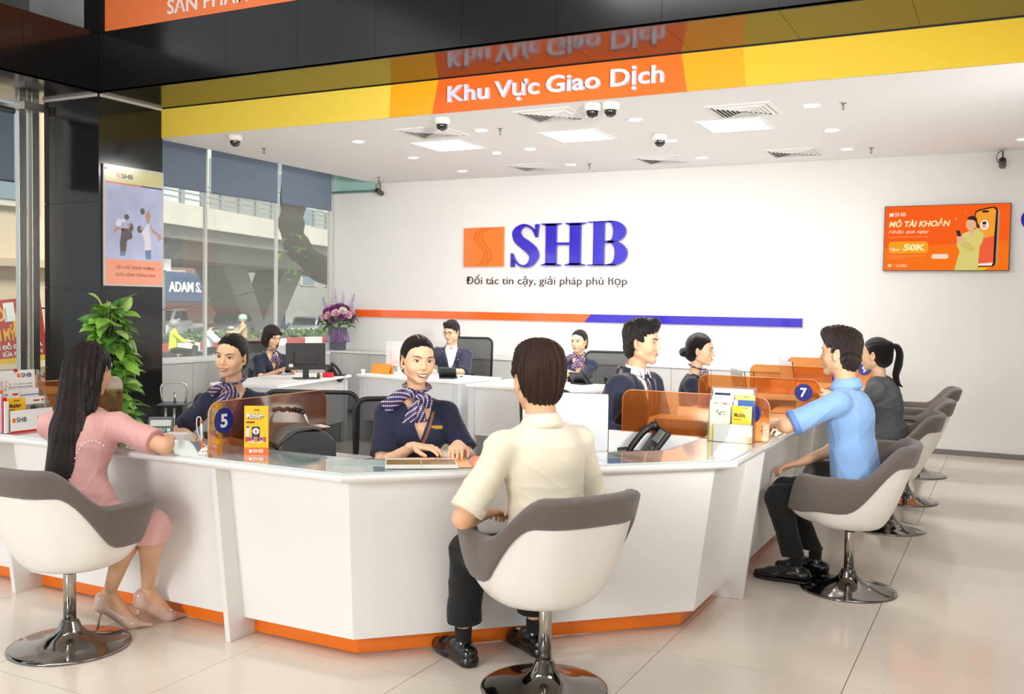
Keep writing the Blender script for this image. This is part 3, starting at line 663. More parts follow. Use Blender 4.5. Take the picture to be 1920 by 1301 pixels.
# ================================================================ CUSTOMER TUB CHAIRS
FELT = mat('taupe_felt', '#6b605a', .95, bump=.35, bscale=500, var=.18, vscale=400, sheen=.3)
SHELL = mat('shell_white', '#f3f0ea', .3)
BASEM = mat('chair_base_chrome', '#8f8c89', .08, 1)
def sstep(a, b, x): t_ = min(1, max(0, (x-a)/(b-a))); return t_*t_*(3-2*t_)
def tub_chair(lab, loc, az, group=None):
    t = thing('tub_chair', lab, 'chair', loc, math.radians(az-90), group)
    NU = 72
    def spow(v, p): return math.copysign(abs(v)**p, v)
    def ring(u):
        ph = 2*PI*u; a = abs(math.degrees(ph if ph <= PI else ph-2*PI)); s, c = math.sin(ph), math.cos(ph)
        zr = .80-.0*a; zr = .80+(.63-.80)*sstep(34, 84, a); zr += (.455-.63)*sstep(134, 166, a)-.01*sstep(150, 180, a)
        yb = .335-.07*sstep(20, 90, a); yf = .31
        R = Vector((.315*spow(s, .72)*(1-.12*sstep(110, 160, a)), -spow(c, .75)*(yb if c > 0 else yf), zr))
        B = Vector((.15*s, -.14*c, .352)); C = Vector((R.x*.86, R.y*(.62 if c > 0 else .95), .352+.02*sstep(90, 180, a)))
        zw = .705+(.460-.705)*sstep(40, 95, a)-.025*sstep(110, 150, a)
        return a, R, B, C, zw
    def curve(u, k):
        a, R, B, C, zw = ring(u); return B*(1-k)**2+C*2*k*(1-k)+R*k*k
    def outn(u, k):
        e = 1e-3; du = curve(u+e, k)-curve(u-e, k); dk = curve(u, min(1, k+e))-curve(u, k-e); n = du.cross(dk)
        if n.length < 1e-9: return Vector((0, 0, -1))
        n.normalize(); P = curve(u, k)-Vector((0, 0, .55)); 
        return n if n.dot(P) > 0 else -n
    v, f = grid_surface(lambda u, k: curve(u, .02+k*.97), NU, 14, True)
    f.append(list(range(NU))[::-1]); link_mesh('shell', v, f, SHELL, t, True)
    # felt band: from the boundary up over the rim and down to the seat
    rows = []
    for j in range(17):
        row = []
        for i in range(NU):
            u = i/NU; a, R, B, C, zw = ring(u)
            lo, hi = .05, .999
            for _ in range(18):
                m_ = (lo+hi)/2
                if curve(u, m_).z < zw: lo = m_
                else: hi = m_
            kw = min(hi, .985); seat = Vector((.235*math.sin(2*PI*u), -.215*math.cos(2*PI*u)+.02, .47))
            n = outn(u, .97); inn = Vector((-n.x, -n.y, 0)); inn = inn.normalized() if inn.length > 1e-6 else Vector((0, 1, 0))
            if j == 0: p = curve(u, kw)+outn(u, kw)*.001
            elif j <= 6:
                k = kw+(1-kw)*(j-1)/5; p = curve(u, k)+outn(u, min(k, .985))*.014*(1 if j > 1 else .8)
            elif j <= 9:
                an = (j-6)/3*PI*.75; p = R+n*.014*math.cos(an)+Vector((0, 0, 1))*.016*math.sin(an)+inn*.016*(1-math.cos(an))
            else:
                Ri = R+inn*.04-Vector((0, 0, .01)); q = (j-9)/7; Cc = Vector((Ri.x*.9, Ri.y*.9, .47)); p = Ri*(1-q)**2+Cc*2*q*(1-q)+seat*q*q
            row.append(p)
        rows.append(row)
    v = [p for r in rows for p in r]; f = [(j*NU+i, j*NU+(i+1) % NU, (j+1)*NU+(i+1) % NU, (j+1)*NU+i) for j in range(16) for i in range(NU)]
    link_mesh('felt_band', v, f, FELT, t, True)
    mb = MB(); mb.lathe([(.001, .485), (.12, .484), (.2, .478), (.235, .465), (.24, .44)], 40, cap=False, M=Matrix.Translation((0, .02, 0)) @ Matrix.Diagonal((1, .92, 1, 1))); mb.build('seat_cushion', FELT, t, True)
    MB().lathe([(.012, .30), (.012, .35)], 16).build('piston', STEEL, t, True)
    MB().lathe([(.05, .343), (.05, .353)], 20).build('seat_plate', STEEL, t)
    MB().lathe([(.026, .06), (.026, .318), (.0255, .322)], 28).build('column', mat('column_steel', '#b5b0a8', .18, 1), t, True)
    MB().lathe([(.0275, .316), (.0275, .326), (.013, .33)], 24).build('collar', BLK, t, True)
    MB().lathe([(.245, 0), (.25, .003), (.248, .008), (.235, .012), (.17, .022), (.11, .038), (.07, .058), (.048, .082), (.036, .112), (.028, .118)], 64).build('foot_disc', BASEM, t, True)
    mbl = MB()
    for q in range(4):
        pts = [curve(.035+.045*i/5*(1-.12*(q % 2)), .905-.010*q)+outn(.035+.045*i/5, .9)*.0008 for i in range(6)]
        mbl.tube(pts, .0012, 4)
    tag(mbl.build('label_print', mat('label_grey', '#c6c1ba', .6), t), kind='stuff')
    return t
tub_chair('taupe and white tub chair under the long-haired woman in pink, far left', (-3.569, 2.818, 0), 90)
tub_chair('taupe and white tub chair in the foreground under the man in cream', (-1.583, 3.405, 0), 150)
tub_chair('taupe and white tub chair under the man in the blue polo', (-.735, 5.432, 0), 184)
tub_chair('second tub chair from the near end of the right arm, under the woman in grey', (-.717, 7.12, 0), 184)
tub_chair('third tub chair from the near end of the right arm, empty', (-.71, 8.242, 0), 186)
tub_chair('farthest tub chair of the right row, nearest the back wall, empty', (-.725, 9.596, 0), 186)

# ================================================================ CABINETS
LOCK = mat('lock_black', '#1c1c1e', .35)
def cabinet(lab, x0, x1, y0, y1, ztop, doors, axis, face, lockd=()):
    """doors split along axis; face gives the door plane side"""
    t = thing('low_cabinet', lab, 'cabinet', ((x0+x1)/2, (y0+y1)/2, 0)); cx, cy = (x0+x1)/2, (y0+y1)/2
    X0, X1, Y0, Y1 = x0-cx, x1-cx, y0-cy, y1-cy; e = .018
    box('body', X0+(e if face == '-x' else 0), X1-(e if face == '+x' else 0), Y0+(e if face == '-y' else 0), Y1, .05, ztop-.03, WPG, t)
    box('top_board', X0-.01, X1+.012, Y0-.012, Y1, ztop-.03, ztop, mat('cabinet_top', '#dddcd9', .35), t, bev=.003)
    box('plinth', X0+.03, X1-.03, Y0+.03, Y1, 0, .05, DGR, t)
    n = len(doors)-1
    for i in range(n):
        a, b = doors[i]+.002, doors[i+1]-.002
        if axis == 'x':
            d = box('door', a-cx, b-cx, Y0, Y0+e-.001, .055, ztop-.034, WPG, t, bev=.0015)
            if i in lockd:
                for dz in (.09, .135): MB().lathe([(.016, 0), (.015, .006), (.007, .012), (.006, .016)], 12, M=Matrix.Translation((b-cx-.05, Y0, ztop-.034-dz)) @ Matrix.Rotation(PI/2, 4, 'X')).build('lock', LOCK, d, True)
        else:
            d = box('door', X1-e+.001, X1, a-cy, b-cy, .055, ztop-.034, WPG, t, bev=.0015)
            if i in lockd: MB().lathe([(.018, 0), (.017, .006), (.008, .012), (.007, .018)], 12, M=Matrix.Translation((X1, b-cy-.05, ztop-.034-.11)) @ Matrix.Rotation(PI/2, 4, 'Y')).build('lock', LOCK, d, True)
    return t
cabinet('grey low cabinet row under the window, its end beside the black column', XG+.01, -8.085, YB+.03, 9.2, .83, [YB+.03, 7.46, 7.98, 8.5, 9.2], 'y', '+x', (0,))
cabinet('grey low cabinet row under the window, reaching the back wall behind the bob-haired woman', XG+.01, -8.085, 9.21, 10.42, .83, [9.21, 9.8, 10.42], 'y', '+x')
cabinet('grey low cabinet on the back wall carrying the vase of roses', -8.58, -6.7, 10.66, YW-.01, .84, [-8.58, -8.08, -7.62, -7.16, -6.7], 'x', '-y', (2,))
cabinet('grey low cabinet on the back wall behind the man in glasses', -6.69, -5.3, 10.66, YW-.01, .84, [-6.69, -6.23, -5.77, -5.3], 'x', '-y', (0,))
cabinet('grey low cabinet on the back wall left of the seated woman with folded arms', -5.29, -3.9, 10.66, YW-.01, .84, [-5.29, -4.83, -4.36, -3.9], 'x', '-y', (1,))
cabinet('grey low cabinet on the back wall behind the man in the dark suit', -3.89, -2.5, 10.66, YW-.01, .84, [-3.89, -3.43, -2.97, -2.5], 'x', '-y', (1,))
cabinet('grey low cabinet on the back wall at its right end', -2.49, -1.75, 10.66, YW-.01, .84, [-2.49, -2.12, -1.75], 'x', '-y', (0,))
t = thing('low_cabinet', 'white cabinet with greenish glass-like side left of the black column, behind the leaflet holder', 'cabinet', (-6.6, 4.7, 0), 0)
box('body', -.5, .42, -.22, .2, 0, .80, mat('cabinet_green_grey', '#aab5ae', .2), t); box('top_board', -.52, .44, -.24, .22, .80, .83, mat('cabinet_top', '#dddcd9', .35), t, bev=.003)

# ================================================================ BACK OFFICE DESKS
def desk(lab, near, ang, w, d, legs=True, panel=True):
    """near = corner (x,y); local X along the front edge, Y backwards"""
    t = thing('office_desk', lab, 'desk', (near[0], near[1], 0), math.radians(ang))
    box('desk_top', 0, w, 0, d, .695, .72, WP, t, bev=.002)
    for x in (.0, w-.07): box('leg_board', x+.0, x+.07, .04, .09, 0, .695, mat('desk_leg', '#c3c5c7', .35), t, bev=.002)
    box('leg_board', 0.0, .02, .09, d-.06, .0, .695, mat('desk_leg', '#c3c5c7', .35), t); box('leg_board', w-.02, w, .09, d-.06, .0, .695, mat('desk_leg', '#c3c5c7', .35), t)
    if panel: box('front_panel', .07, w-.07, .06, .078, .22, .695, mat('desk_panel', '#cdced0', .4), t)
    return t
# desk 1: its long front faces the right; corner far (-6.30,8.50) to near (-5.99,6.97)
desk('white office desk of the bob-haired woman with the black monitor', (-5.99, 6.97), 101.5, 1.56, .72)
desk('white office desk of the man in glasses with the orange tent card', (-6.32, 8.62), -8.3, 1.38, .78)
desk('white office desk in the middle behind the customer in cream', (-4.72, 8.22), -3, 1.28, .88)
box_m = None
def monitor(lab, loc, rz, wd, hh, bodym, scr_front=None, base=.12, zoff=.1, chin=True):
    t = thing('monitor', lab, 'monitor', loc, rz)   # back towards local -Y
    MB().prism(rrect(-wd/2, wd/2, zoff, zoff+hh, .008), -.012, .012, axis='y').build('screen_body', bodym, t, bev=.003)
    box('screen_face', -wd/2+.012, wd/2-.012, .012, .0135, zoff+.015, zoff+hh-.012, mat('screen_dark', '#101216', .1), t)
    box('rear_bulge', -wd*.3, wd*.3, -.03, -.012, zoff+hh*.2, zoff+hh*.7, bodym, t, bev=.008)
    box('neck', -.03, .03, -.02, .0, .008, zoff+hh*.3, bodym, t, bev=.003)
    MB().prism(rrect(-base, base, -.10, .08, .02), 0, .01).build('stand_foot', bodym, t, bev=.003)
    return t
MONB = mat('monitor_black', '#2a2829', .35)
t = monitor('black computer monitor seen from behind on the desk of the bob-haired woman', (-6.33, 7.77, .72), math.radians(52), .40, .27, MONB, zoff=.09)
box('cable_tag', -.17, -.13, -.0135, -.0125, .12, .15, PAPER, t)
monitor('white all-in-one computer seen from behind on the desk of the man in glasses', (-5.97, 8.95, .72), math.radians(-8), .42, .27, mat('monitor_white', '#f4f4f4', .25), zoff=.08, base=.09)

def desk_phone(lab, loc, rz, s=1.0):
    t = thing('desk_phone', lab, 'phone', loc, rz); t.scale = (s, s, s)
    R = Matrix.Translation((0, .03, .012)) @ Matrix.Rotation(math.radians(54), 4, 'X')
    MB().prism(rrect(-.085, .085, -.09, .08, .015), 0, .018).build('foot', BLK, t, bev=.004)
    MB().box(-.095, .095, -.10, .12, .0, .025, M=R).build('body', BLK, t, bev=.008)
    MB().box(-.02, .085, .055, .11, .025, .028, M=R).build('display', mat('phone_lcd', '#8e9992', .2), t)
    k = MB()
    for i in range(4):
        for j in range(5): k.box(-.018+i*.027, .002+i*.027, -.085+j*.026, -.068+j*.026, .025, .031, M=R)
    tag(k.build('keypad', mat('phone_key', '#4c4d50', .5), t), kind='stuff')
    hs = smooth_path([(-.065, -.095, .035), (-.065, -.06, .062), (-.065, 0, .068), (-.065, .07, .062), (-.065, .12, .035)], 5)
    MB().tube([R @ Vector(p) for p in hs], [.02]*3+[.014]*(len(hs)-6)+[.02]*3, 10, r2=[.016]*3+[.01]*(len(hs)-6)+[.016]*3).build('handset', BLK, t, True)
    cp = [R @ Vector((-.07, -.10, .03))]
    for i in range(60): cp.append(Vector((-.11-.0006*i+.009*math.cos(i*1.1), -.09+.0008*i, .012+.009*abs(math.sin(i*.55)))))
    MB().tube(cp, .0022, 5).build('cord', BLK, t, True)
    return t
P7 = [desk_phone('black desk phone beside the black monitor on the left office desk', (-6.36, 8.27, .72), math.radians(160)),
      desk_phone('black desk phone on the right corner of the desk of the man in glasses', (-5.22, 8.72, .72), math.radians(200)),
      desk_phone('black desk phone with blue cable in front of the seated woman with folded arms', (-3.80, 8.93, .72), math.radians(160)),
      desk_phone('large black desk phone with raised handset on the staff worktop near the leaflet holder', (-1.68, 4.78, .72), math.radians(-60), 1.25)]
t = thing('tent_card', 'orange folded tent card on the desk of the man in glasses', 'card', (-6.12, 8.82, .72), math.radians(-8))
M = Matrix.Identity(4); OT = mat('orange_card', '#f9913a', .4)
for s in (-1, 1): MB().hexa([(-.13, s*.045, 0), (.13, s*.045, 0), (.13, s*.042, 0), (-.13, s*.042, 0), (-.13, s*.002, .11), (.13, s*.002, .11), (.13, -s*.001, .11), (-.13, -s*.001, .11)]).build('card_leaf', OT, t)
t = thing('paper_cup', 'small white cup left of the orange tent card', 'cup', (-6.31, 8.72, .72)); MB().lathe([(.02, 0), (.026, .045), (.024, .045), (.018, .004)], 18).build('cup', PAPER, t, True)
t = thing('tape_box', 'small red box beside the black monitor foot', 'box', (-6.27, 8.06, .72), .4); box('red_carton', -.05, .05, -.035, .035, 0, .05, mat('red_card', '#d0202a', .4), t, bev=.002)
t = thing('bottle', 'small brown bottle beside the black monitor foot', 'bottle', (-6.22, 7.84, .72)); MB().lathe([(.018, 0), (.018, .045), (.008, .055), (.008, .065)], 14).build('bottle_body', mat('brown_glass', '#5b4a1c', .2), t, True)

# office chairs
MESH = mix_transparent('chair_mesh', (.30, .30, .30), .42, '#2a2b2c', .6, .01)
FRM = mat('chair_frame', '#1d1e1f', .4)
def office_chair(lab, loc, az, w=.46, h0=.55, h1=1.03, arms=False, frame_m=None):
    t = thing('office_chair', lab, 'chair', loc, math.radians(az-90)); fm = frame_m or FRM
    def bend(x, z): return -.24-.05*(z-h0)/(h1-h0)+.10*(x/w)**2
    out = rrect(-w/2, w/2, h0, h1, .07, 7); n = len(out)
    MB().tube([(x*(1-.10*(z-h0)/(h1-h0)) if False else x, bend(x, z), z) for x, z in out+[out[0]]], .0095, 8, r2=.014).build('back_frame', fm, t, True)
    v, f = grid_surface(lambda a, b: (-w/2+.01+a*(w-.02), bend(-w/2+a*w, h0+b*(h1-h0)), h0+.01+b*(h1-h0-.02)), 12, 12)
    link_mesh('back_mesh', v, f, MESH, t, True)
    MB().tube(smooth_path([(0, bend(0, h0)-.02, h0+.18), (0, bend(0, h0)-.05, h0), (0, -.2, .44), (0, -.05, .42)], 5), .02, 8, r2=.035).build('back_support', fm, t, True)
    MB().prism(rrect(-.24, .24, -.22, .24, .07), .43, .50).build('seat', mat('seat_black', '#252628', .9), t, bev=.02)
    MB().lathe([(.025, .10), (.025, .43)], 16).build('gas_lift', FRM, t, True)
    for k in range(5):
        a = 2*PI*k/5+.3; c_, s_ = math.cos(a), math.sin(a)
        MB().tube([(0, 0, .11), (.14*c_, .14*s_, .095), (.28*c_, .28*s_, .07)], [.028, .022, .016], 8).build('base_arm', mat('base_grey', '#8c8c8c', .3, 1), t, True)
        MB().lathe([(.026, -.012), (.028, 0), (.026, .012)], 14, M=Matrix.Translation((.28*c_, .28*s_, .028)) @ Matrix.Rotation(a, 4, 'Z') @ Matrix.Rotation(PI/2, 4, 'X')).build('caster', BLK, t, True)
    if arms:
        for s in (-1, 1):
            MB().tube(smooth_path([(s*.25, -.1, .45), (s*.28, -.08, .55), (s*.28, 0, .64)], 4), .014, 8).build('arm_post', fm, t, True)
            MB().box(s*.28-.04, s*.28+.04, -.12, .14, .64, .665).build('armrest', fm, t, bev=.01)
    return t
# ================================================================ SOLID MODELLING BY DISTANCE FIELDS (people, hair, clothes)
class Field:
    def __init__(s, lo, hi, res):
        s.lo = np.array(lo, np.float32); s.h = res
        s.n = np.maximum(4, np.ceil((np.array(hi)-np.array(lo))/res).astype(int)+1)
        s.v = np.full(s.n, .5, np.float32)
    def _slab(s, lo, hi, m):
        a = np.clip(np.floor((np.array(lo)-m-s.lo)/s.h).astype(int), 0, s.n); b = np.clip(np.ceil((np.array(hi)+m-s.lo)/s.h).astype(int)+1, 0, s.n)
        if np.any(b-a < 1): return None, None
        ax = [s.lo[i]+s.h*np.arange(a[i], b[i], dtype=np.float32) for i in range(3)]
        return (slice(a[0], b[0]), slice(a[1], b[1]), slice(a[2], b[2])), (ax[0][:, None, None], ax[1][None, :, None], ax[2][None, None, :])
    def _apply(s, sl, d, k, op):
        cur = s.v[sl]
        if op == 'add':
            if k > 0:
                h = np.clip(.5+.5*(cur-d)/k, 0, 1); s.v[sl] = cur*(1-h)+d*h-k*h*(1-h)
            else: s.v[sl] = np.minimum(cur, d)
        else:
            d = -d
            if k > 0:
                h = np.clip(.5-.5*(cur-d)/k, 0, 1); s.v[sl] = cur*(1-h)+d*h+k*h*(1-h)
            else: s.v[sl] = np.maximum(cur, d)
        return s
    def cap(s, a, b, ra, rb, k=.01, op='add', sq=None):
        """tapered capsule; sq=(axis vector, factor) flattens it along the axis"""
        a = np.array(a, np.float32); b = np.array(b, np.float32); r = max(ra, rb)
        sl, P = s._slab(np.minimum(a, b)-r, np.maximum(a, b)+r, k+2*s.h)
        if sl is None: return s
        ab = b-a; L2 = float(ab@ab)+1e-9
        q = [P[i]-a[i] for i in range(3)]
        t = np.clip((q[0]*ab[0]+q[1]*ab[1]+q[2]*ab[2])/L2, 0, 1)
        e = [q[i]-t*ab[i] for i in range(3)]
        if sq is not None:
            n = np.array(sq[0], np.float32); n /= np.linalg.norm(n); w = e[0]*n[0]+e[1]*n[1]+e[2]*n[2]
            e = [e[i]+n[i]*w*(1/sq[1]-1) for i in range(3)]
            d = (np.sqrt(e[0]**2+e[1]**2+e[2]**2)-(ra+(rb-ra)*t))*(.5+.5*sq[1])
        else: d = np.sqrt(e[0]**2+e[1]**2+e[2]**2)-(ra+(rb-ra)*t)
        return s._apply(sl, d, k, op)
    def ell(s, c, r, k=.01, op='add', rot=None):
        c = np.array(c, np.float32); r = np.array(r, np.float32); m = r.max()
        sl, P = s._slab(c-m, c+m, k+2*s.h)
        if sl is None: return s
        q = [P[i]-c[i] for i in range(3)]
        if rot is not None:
            R = np.array(rot, np.float32); q = [R[0, i]*q[0]+R[1, i]*q[1]+R[2, i]*q[2] for i in range(3)]
        k0 = np.sqrt((q[0]/r[0])**2+(q[1]/r[1])**2+(q[2]/r[2])**2)+1e-6
        k1 = np.sqrt((q[0]/r[0]**2)**2+(q[1]/r[1]**2)**2+(q[2]/r[2]**2)**2)+1e-6
        return s._apply(sl, k0*(k0-1)/k1, k, op)
    def plane(s, p, n, k=0):
        """keep the side opposite to n"""
        n = np.array(n, float); n /= np.linalg.norm(n)
        X = [s.lo[i]+s.h*np.arange(s.n[i], dtype=np.float32) for i in range(3)]
        d = (X[0][:, None, None]-p[0])*n[0]+(X[1][None, :, None]-p[1])*n[1]+(X[2][None, None, :]-p[2])*n[2]
        s.v = np.maximum(s.v, d.astype(np.float32)); return s
    def cut(s, fn, k=0):
        """remove where fn(x,y,z) < 0"""
        X = [s.lo[i]+s.h*np.arange(s.n[i], dtype=np.float32) for i in range(3)]
        s.v = np.maximum(s.v, -fn(X[0][:, None, None], X[1][None, :, None], X[2][None, None, :]).astype(np.float32)); return s
    def warp(s, fn):
        X = [s.lo[i]+s.h*np.arange(s.n[i], dtype=np.float32) for i in range(3)]
        s.v = s.v+fn(X[0][:, None, None], X[1][None, :, None], X[2][None, None, :]).astype(np.float32); return s
    def net(s):
        v = s.v; v[0] = v[-1] = .5; v[:, 0] = v[:, -1] = .5; v[:, :, 0] = v[:, :, -1] = .5
        ins = v < 0; nx, ny, nz = v.shape
        cnt = np.zeros((nx-1, ny-1, nz-1), np.int8); cs = [(i, j, k) for i in (0, 1) for j in (0, 1) for k in (0, 1)]
        for i, j, k in cs: cnt += ins[i:nx-1+i, j:ny-1+j, k:nz-1+k]
        mask = (cnt > 0) & (cnt < 8); C = np.argwhere(mask); idx = np.full(mask.shape, -1, np.int64); idx[mask] = np.arange(len(C))
        vals = np.stack([v[C[:, 0]+i, C[:, 1]+j, C[:, 2]+k] for i, j, k in cs], 1); ca = np.array(cs, np.float32)
        acc = np.zeros((len(C), 3), np.float32); n = np.zeros(len(C), np.float32)
        for a in range(8):
            for b in range(a+1, 8):
                if np.abs(ca[a]-ca[b]).sum() == 1:
                    va, vb = vals[:, a], vals[:, b]; cr = (va < 0) != (vb < 0); t = np.where(cr, va/np.where(cr, va-vb, 1), 0)
                    acc += (ca[a]+t[:, None]*(ca[b]-ca[a]))*cr[:, None]; n += cr
        V = (acc/n[:, None]+C)*s.h+s.lo
        F = []
        for ax in range(3):
            o = [slice(None)]*3; o2 = [slice(None)]*3; o[ax] = slice(0, -1); o2[ax] = slice(1, None)
            a, b = ins[tuple(o)], ins[tuple(o2)]; E = np.argwhere(a != b); u, w = [i for i in range(3) if i != ax]
            E = E[(E[:, u] > 0) & (E[:, w] > 0) & (E[:, u] < v.shape[u]-1) & (E[:, w] < v.shape[w]-1)]
            if not len(E): continue
            fl = ins[tuple(E.T)]
            def cell(du, dw): q = E.copy(); q[:, u] -= du; q[:, w] -= dw; return idx[tuple(q.T)]
            Q = np.stack([cell(1, 1), cell(0, 1), cell(0, 0), cell(1, 0)], 1)
            if ax == 1: fl = ~fl
            Q[~fl] = Q[~fl][:, ::-1]; F.append(Q)
        return V, np.concatenate(F)
def join_nets(parts):
    V, F, n = [], [], 0
    for v, f in parts: V.append(v); F.append(f+n); n += len(v)
    return np.concatenate(V), np.concatenate(F)
def net_obj(name, V, F, m, parent=None, attr=None, disp=None):
    me = bpy.data.meshes.new(name); me.vertices.add(len(V)); me.vertices.foreach_set('co', V.astype(np.float32).ravel())
    me.loops.add(F.size); me.loops.foreach_set('vertex_index', F.astype(np.int32).ravel())
    me.polygons.add(len(F)); me.polygons.foreach_set('loop_start', np.arange(0, F.size, 4, dtype=np.int32)); me.polygons.foreach_set('loop_total', np.full(len(F), 4, np.int32))
    me.polygons.foreach_set('use_smooth', np.ones(len(F), bool)); me.materials.append(m); me.update(calc_edges=True)
    if attr is not None:
        a = me.attributes.new('hl', 'FLOAT_VECTOR', 'POINT'); a.data.foreach_set('vector', attr.astype(np.float32).ravel())
    o = bpy.data.objects.new(name, me); COL.objects.link(o)
    if parent is not None: o.parent = parent
    return o
def A(*v): return np.array(v, float)
def rotm(yaw=0, pitch=0, roll=0):
    """head turn: yaw to the left (+), pitch down (+), roll"""
    return np.array(Matrix.Rotation(yaw, 3, 'Z') @ Matrix.Rotation(-pitch, 3, 'X') @ Matrix.Rotation(roll, 3, 'Y'))

# -------- materials of people
def skin(name, c): return mat(name, c, .5, sss=.12, spec=.35, var=.035, vscale=25)
def hairm(name, c, st=(90, 90, 6), b=.8): return mat(name, c, .38, spec=.45, bump=b, bscale=3, var=.35, vscale=2, stretch=st, attr='hl')
EYEW = mat('eye_white', '#ddd3cd', .35); EYED = mat('eye_dark', '#160b07', .35); LASH = mat('lash', '#170f0d', .6); TEETH = mat('teeth', '#f5f1ea', .2)
GLINT = mat('eye_glint', '#ffffff', .1, emit=.6)
def head_field(sex, res=.0027, smile=0):
    f = Field((-.105, -.125, -.20), (.105, .125, .14), res); w = 1.0 if sex == 'f' else 1.04
    f.ell((0, -.014, .032), (.073*w, .092, .088), .01)
    f.ell((0, .018, -.012), (.064*w, .068, .088), .03)
    f.ell((0, .030, .045), (.060*w, .058, .052), .02)
    ch = -.097 if sex == 'f' else -.103
    for sx in (-1, 1):
        f.cap((sx*(.047 if sex == 'f' else .051)*w, -.004, -.052), (sx*.010, .056, ch+.012), .0205 if sex == 'f' else .023, .0155 if sex == 'f' else .020, .022)
        f.ell((sx*.036*w, .046, -.026), (.026, .026, .03), .022)
        if smile: f.ell((sx*.037, .058, -.030), (.016, .015, .014), .016)
    f.ell((0, .060, ch+.008), (.019 if sex == 'f' else .023, .018, .014), .016)
    # eye sockets, lids
    for sx in (-1, 1):
        f.ell((sx*.033, .094, .010), (.020, .017, .012), .012, 'sub')
        f.ell((sx*.032, .0665, .008), (.0165, .0160, .0115), .004)
        f.cap((sx*.013, .0875, .030), (sx*.045, .074, .033), .006, .006, .014)
    # nose
    f.cap((0, .080, .016), (0, .099, -.022), .0075, .0095, .010)
    f.ell((0, .101, -.026), (.0095, .009, .0085), .006)
    for sx in (-1, 1):
        f.ell((sx*.0115, .092, -.029), (.0072, .009, .0068), .005)
        f.ell((sx*.0062, .099, -.0365), (.0033, .005, .004), .002, 'sub')
    # mouth
    f.ell((0, .079, -.058), (.026, .013, .015), .012)
    f.ell((0, .087, -.0535), (.020, .006, .0045), .004); f.ell((0, .086, -.064), (.017, .0065, .0058), .004)
    f.ell((0, .093, -.0745), (.016, .006, .0045), .006, 'sub')
    # ears
    for sx in (-1, 1):
        R = np.array(Matrix.Rotation(sx*-.55, 3, 'Z') @ Matrix.Rotation(.15, 3, 'X'))
        f.ell((sx*.0805*w, -.012, -.001), (.0055, .0190, .033), .005, rot=R)
        f.ell((sx*.0860*w, -.008, .002), (.0052, .0100, .020), .003, 'sub', rot=R)
        f.ell((sx*.081*w, -.004, -.005), (.004, .004, .006), .003); f.ell((sx*.075*w, -.004, -.029), (.006, .008, .009), .004)
    return f
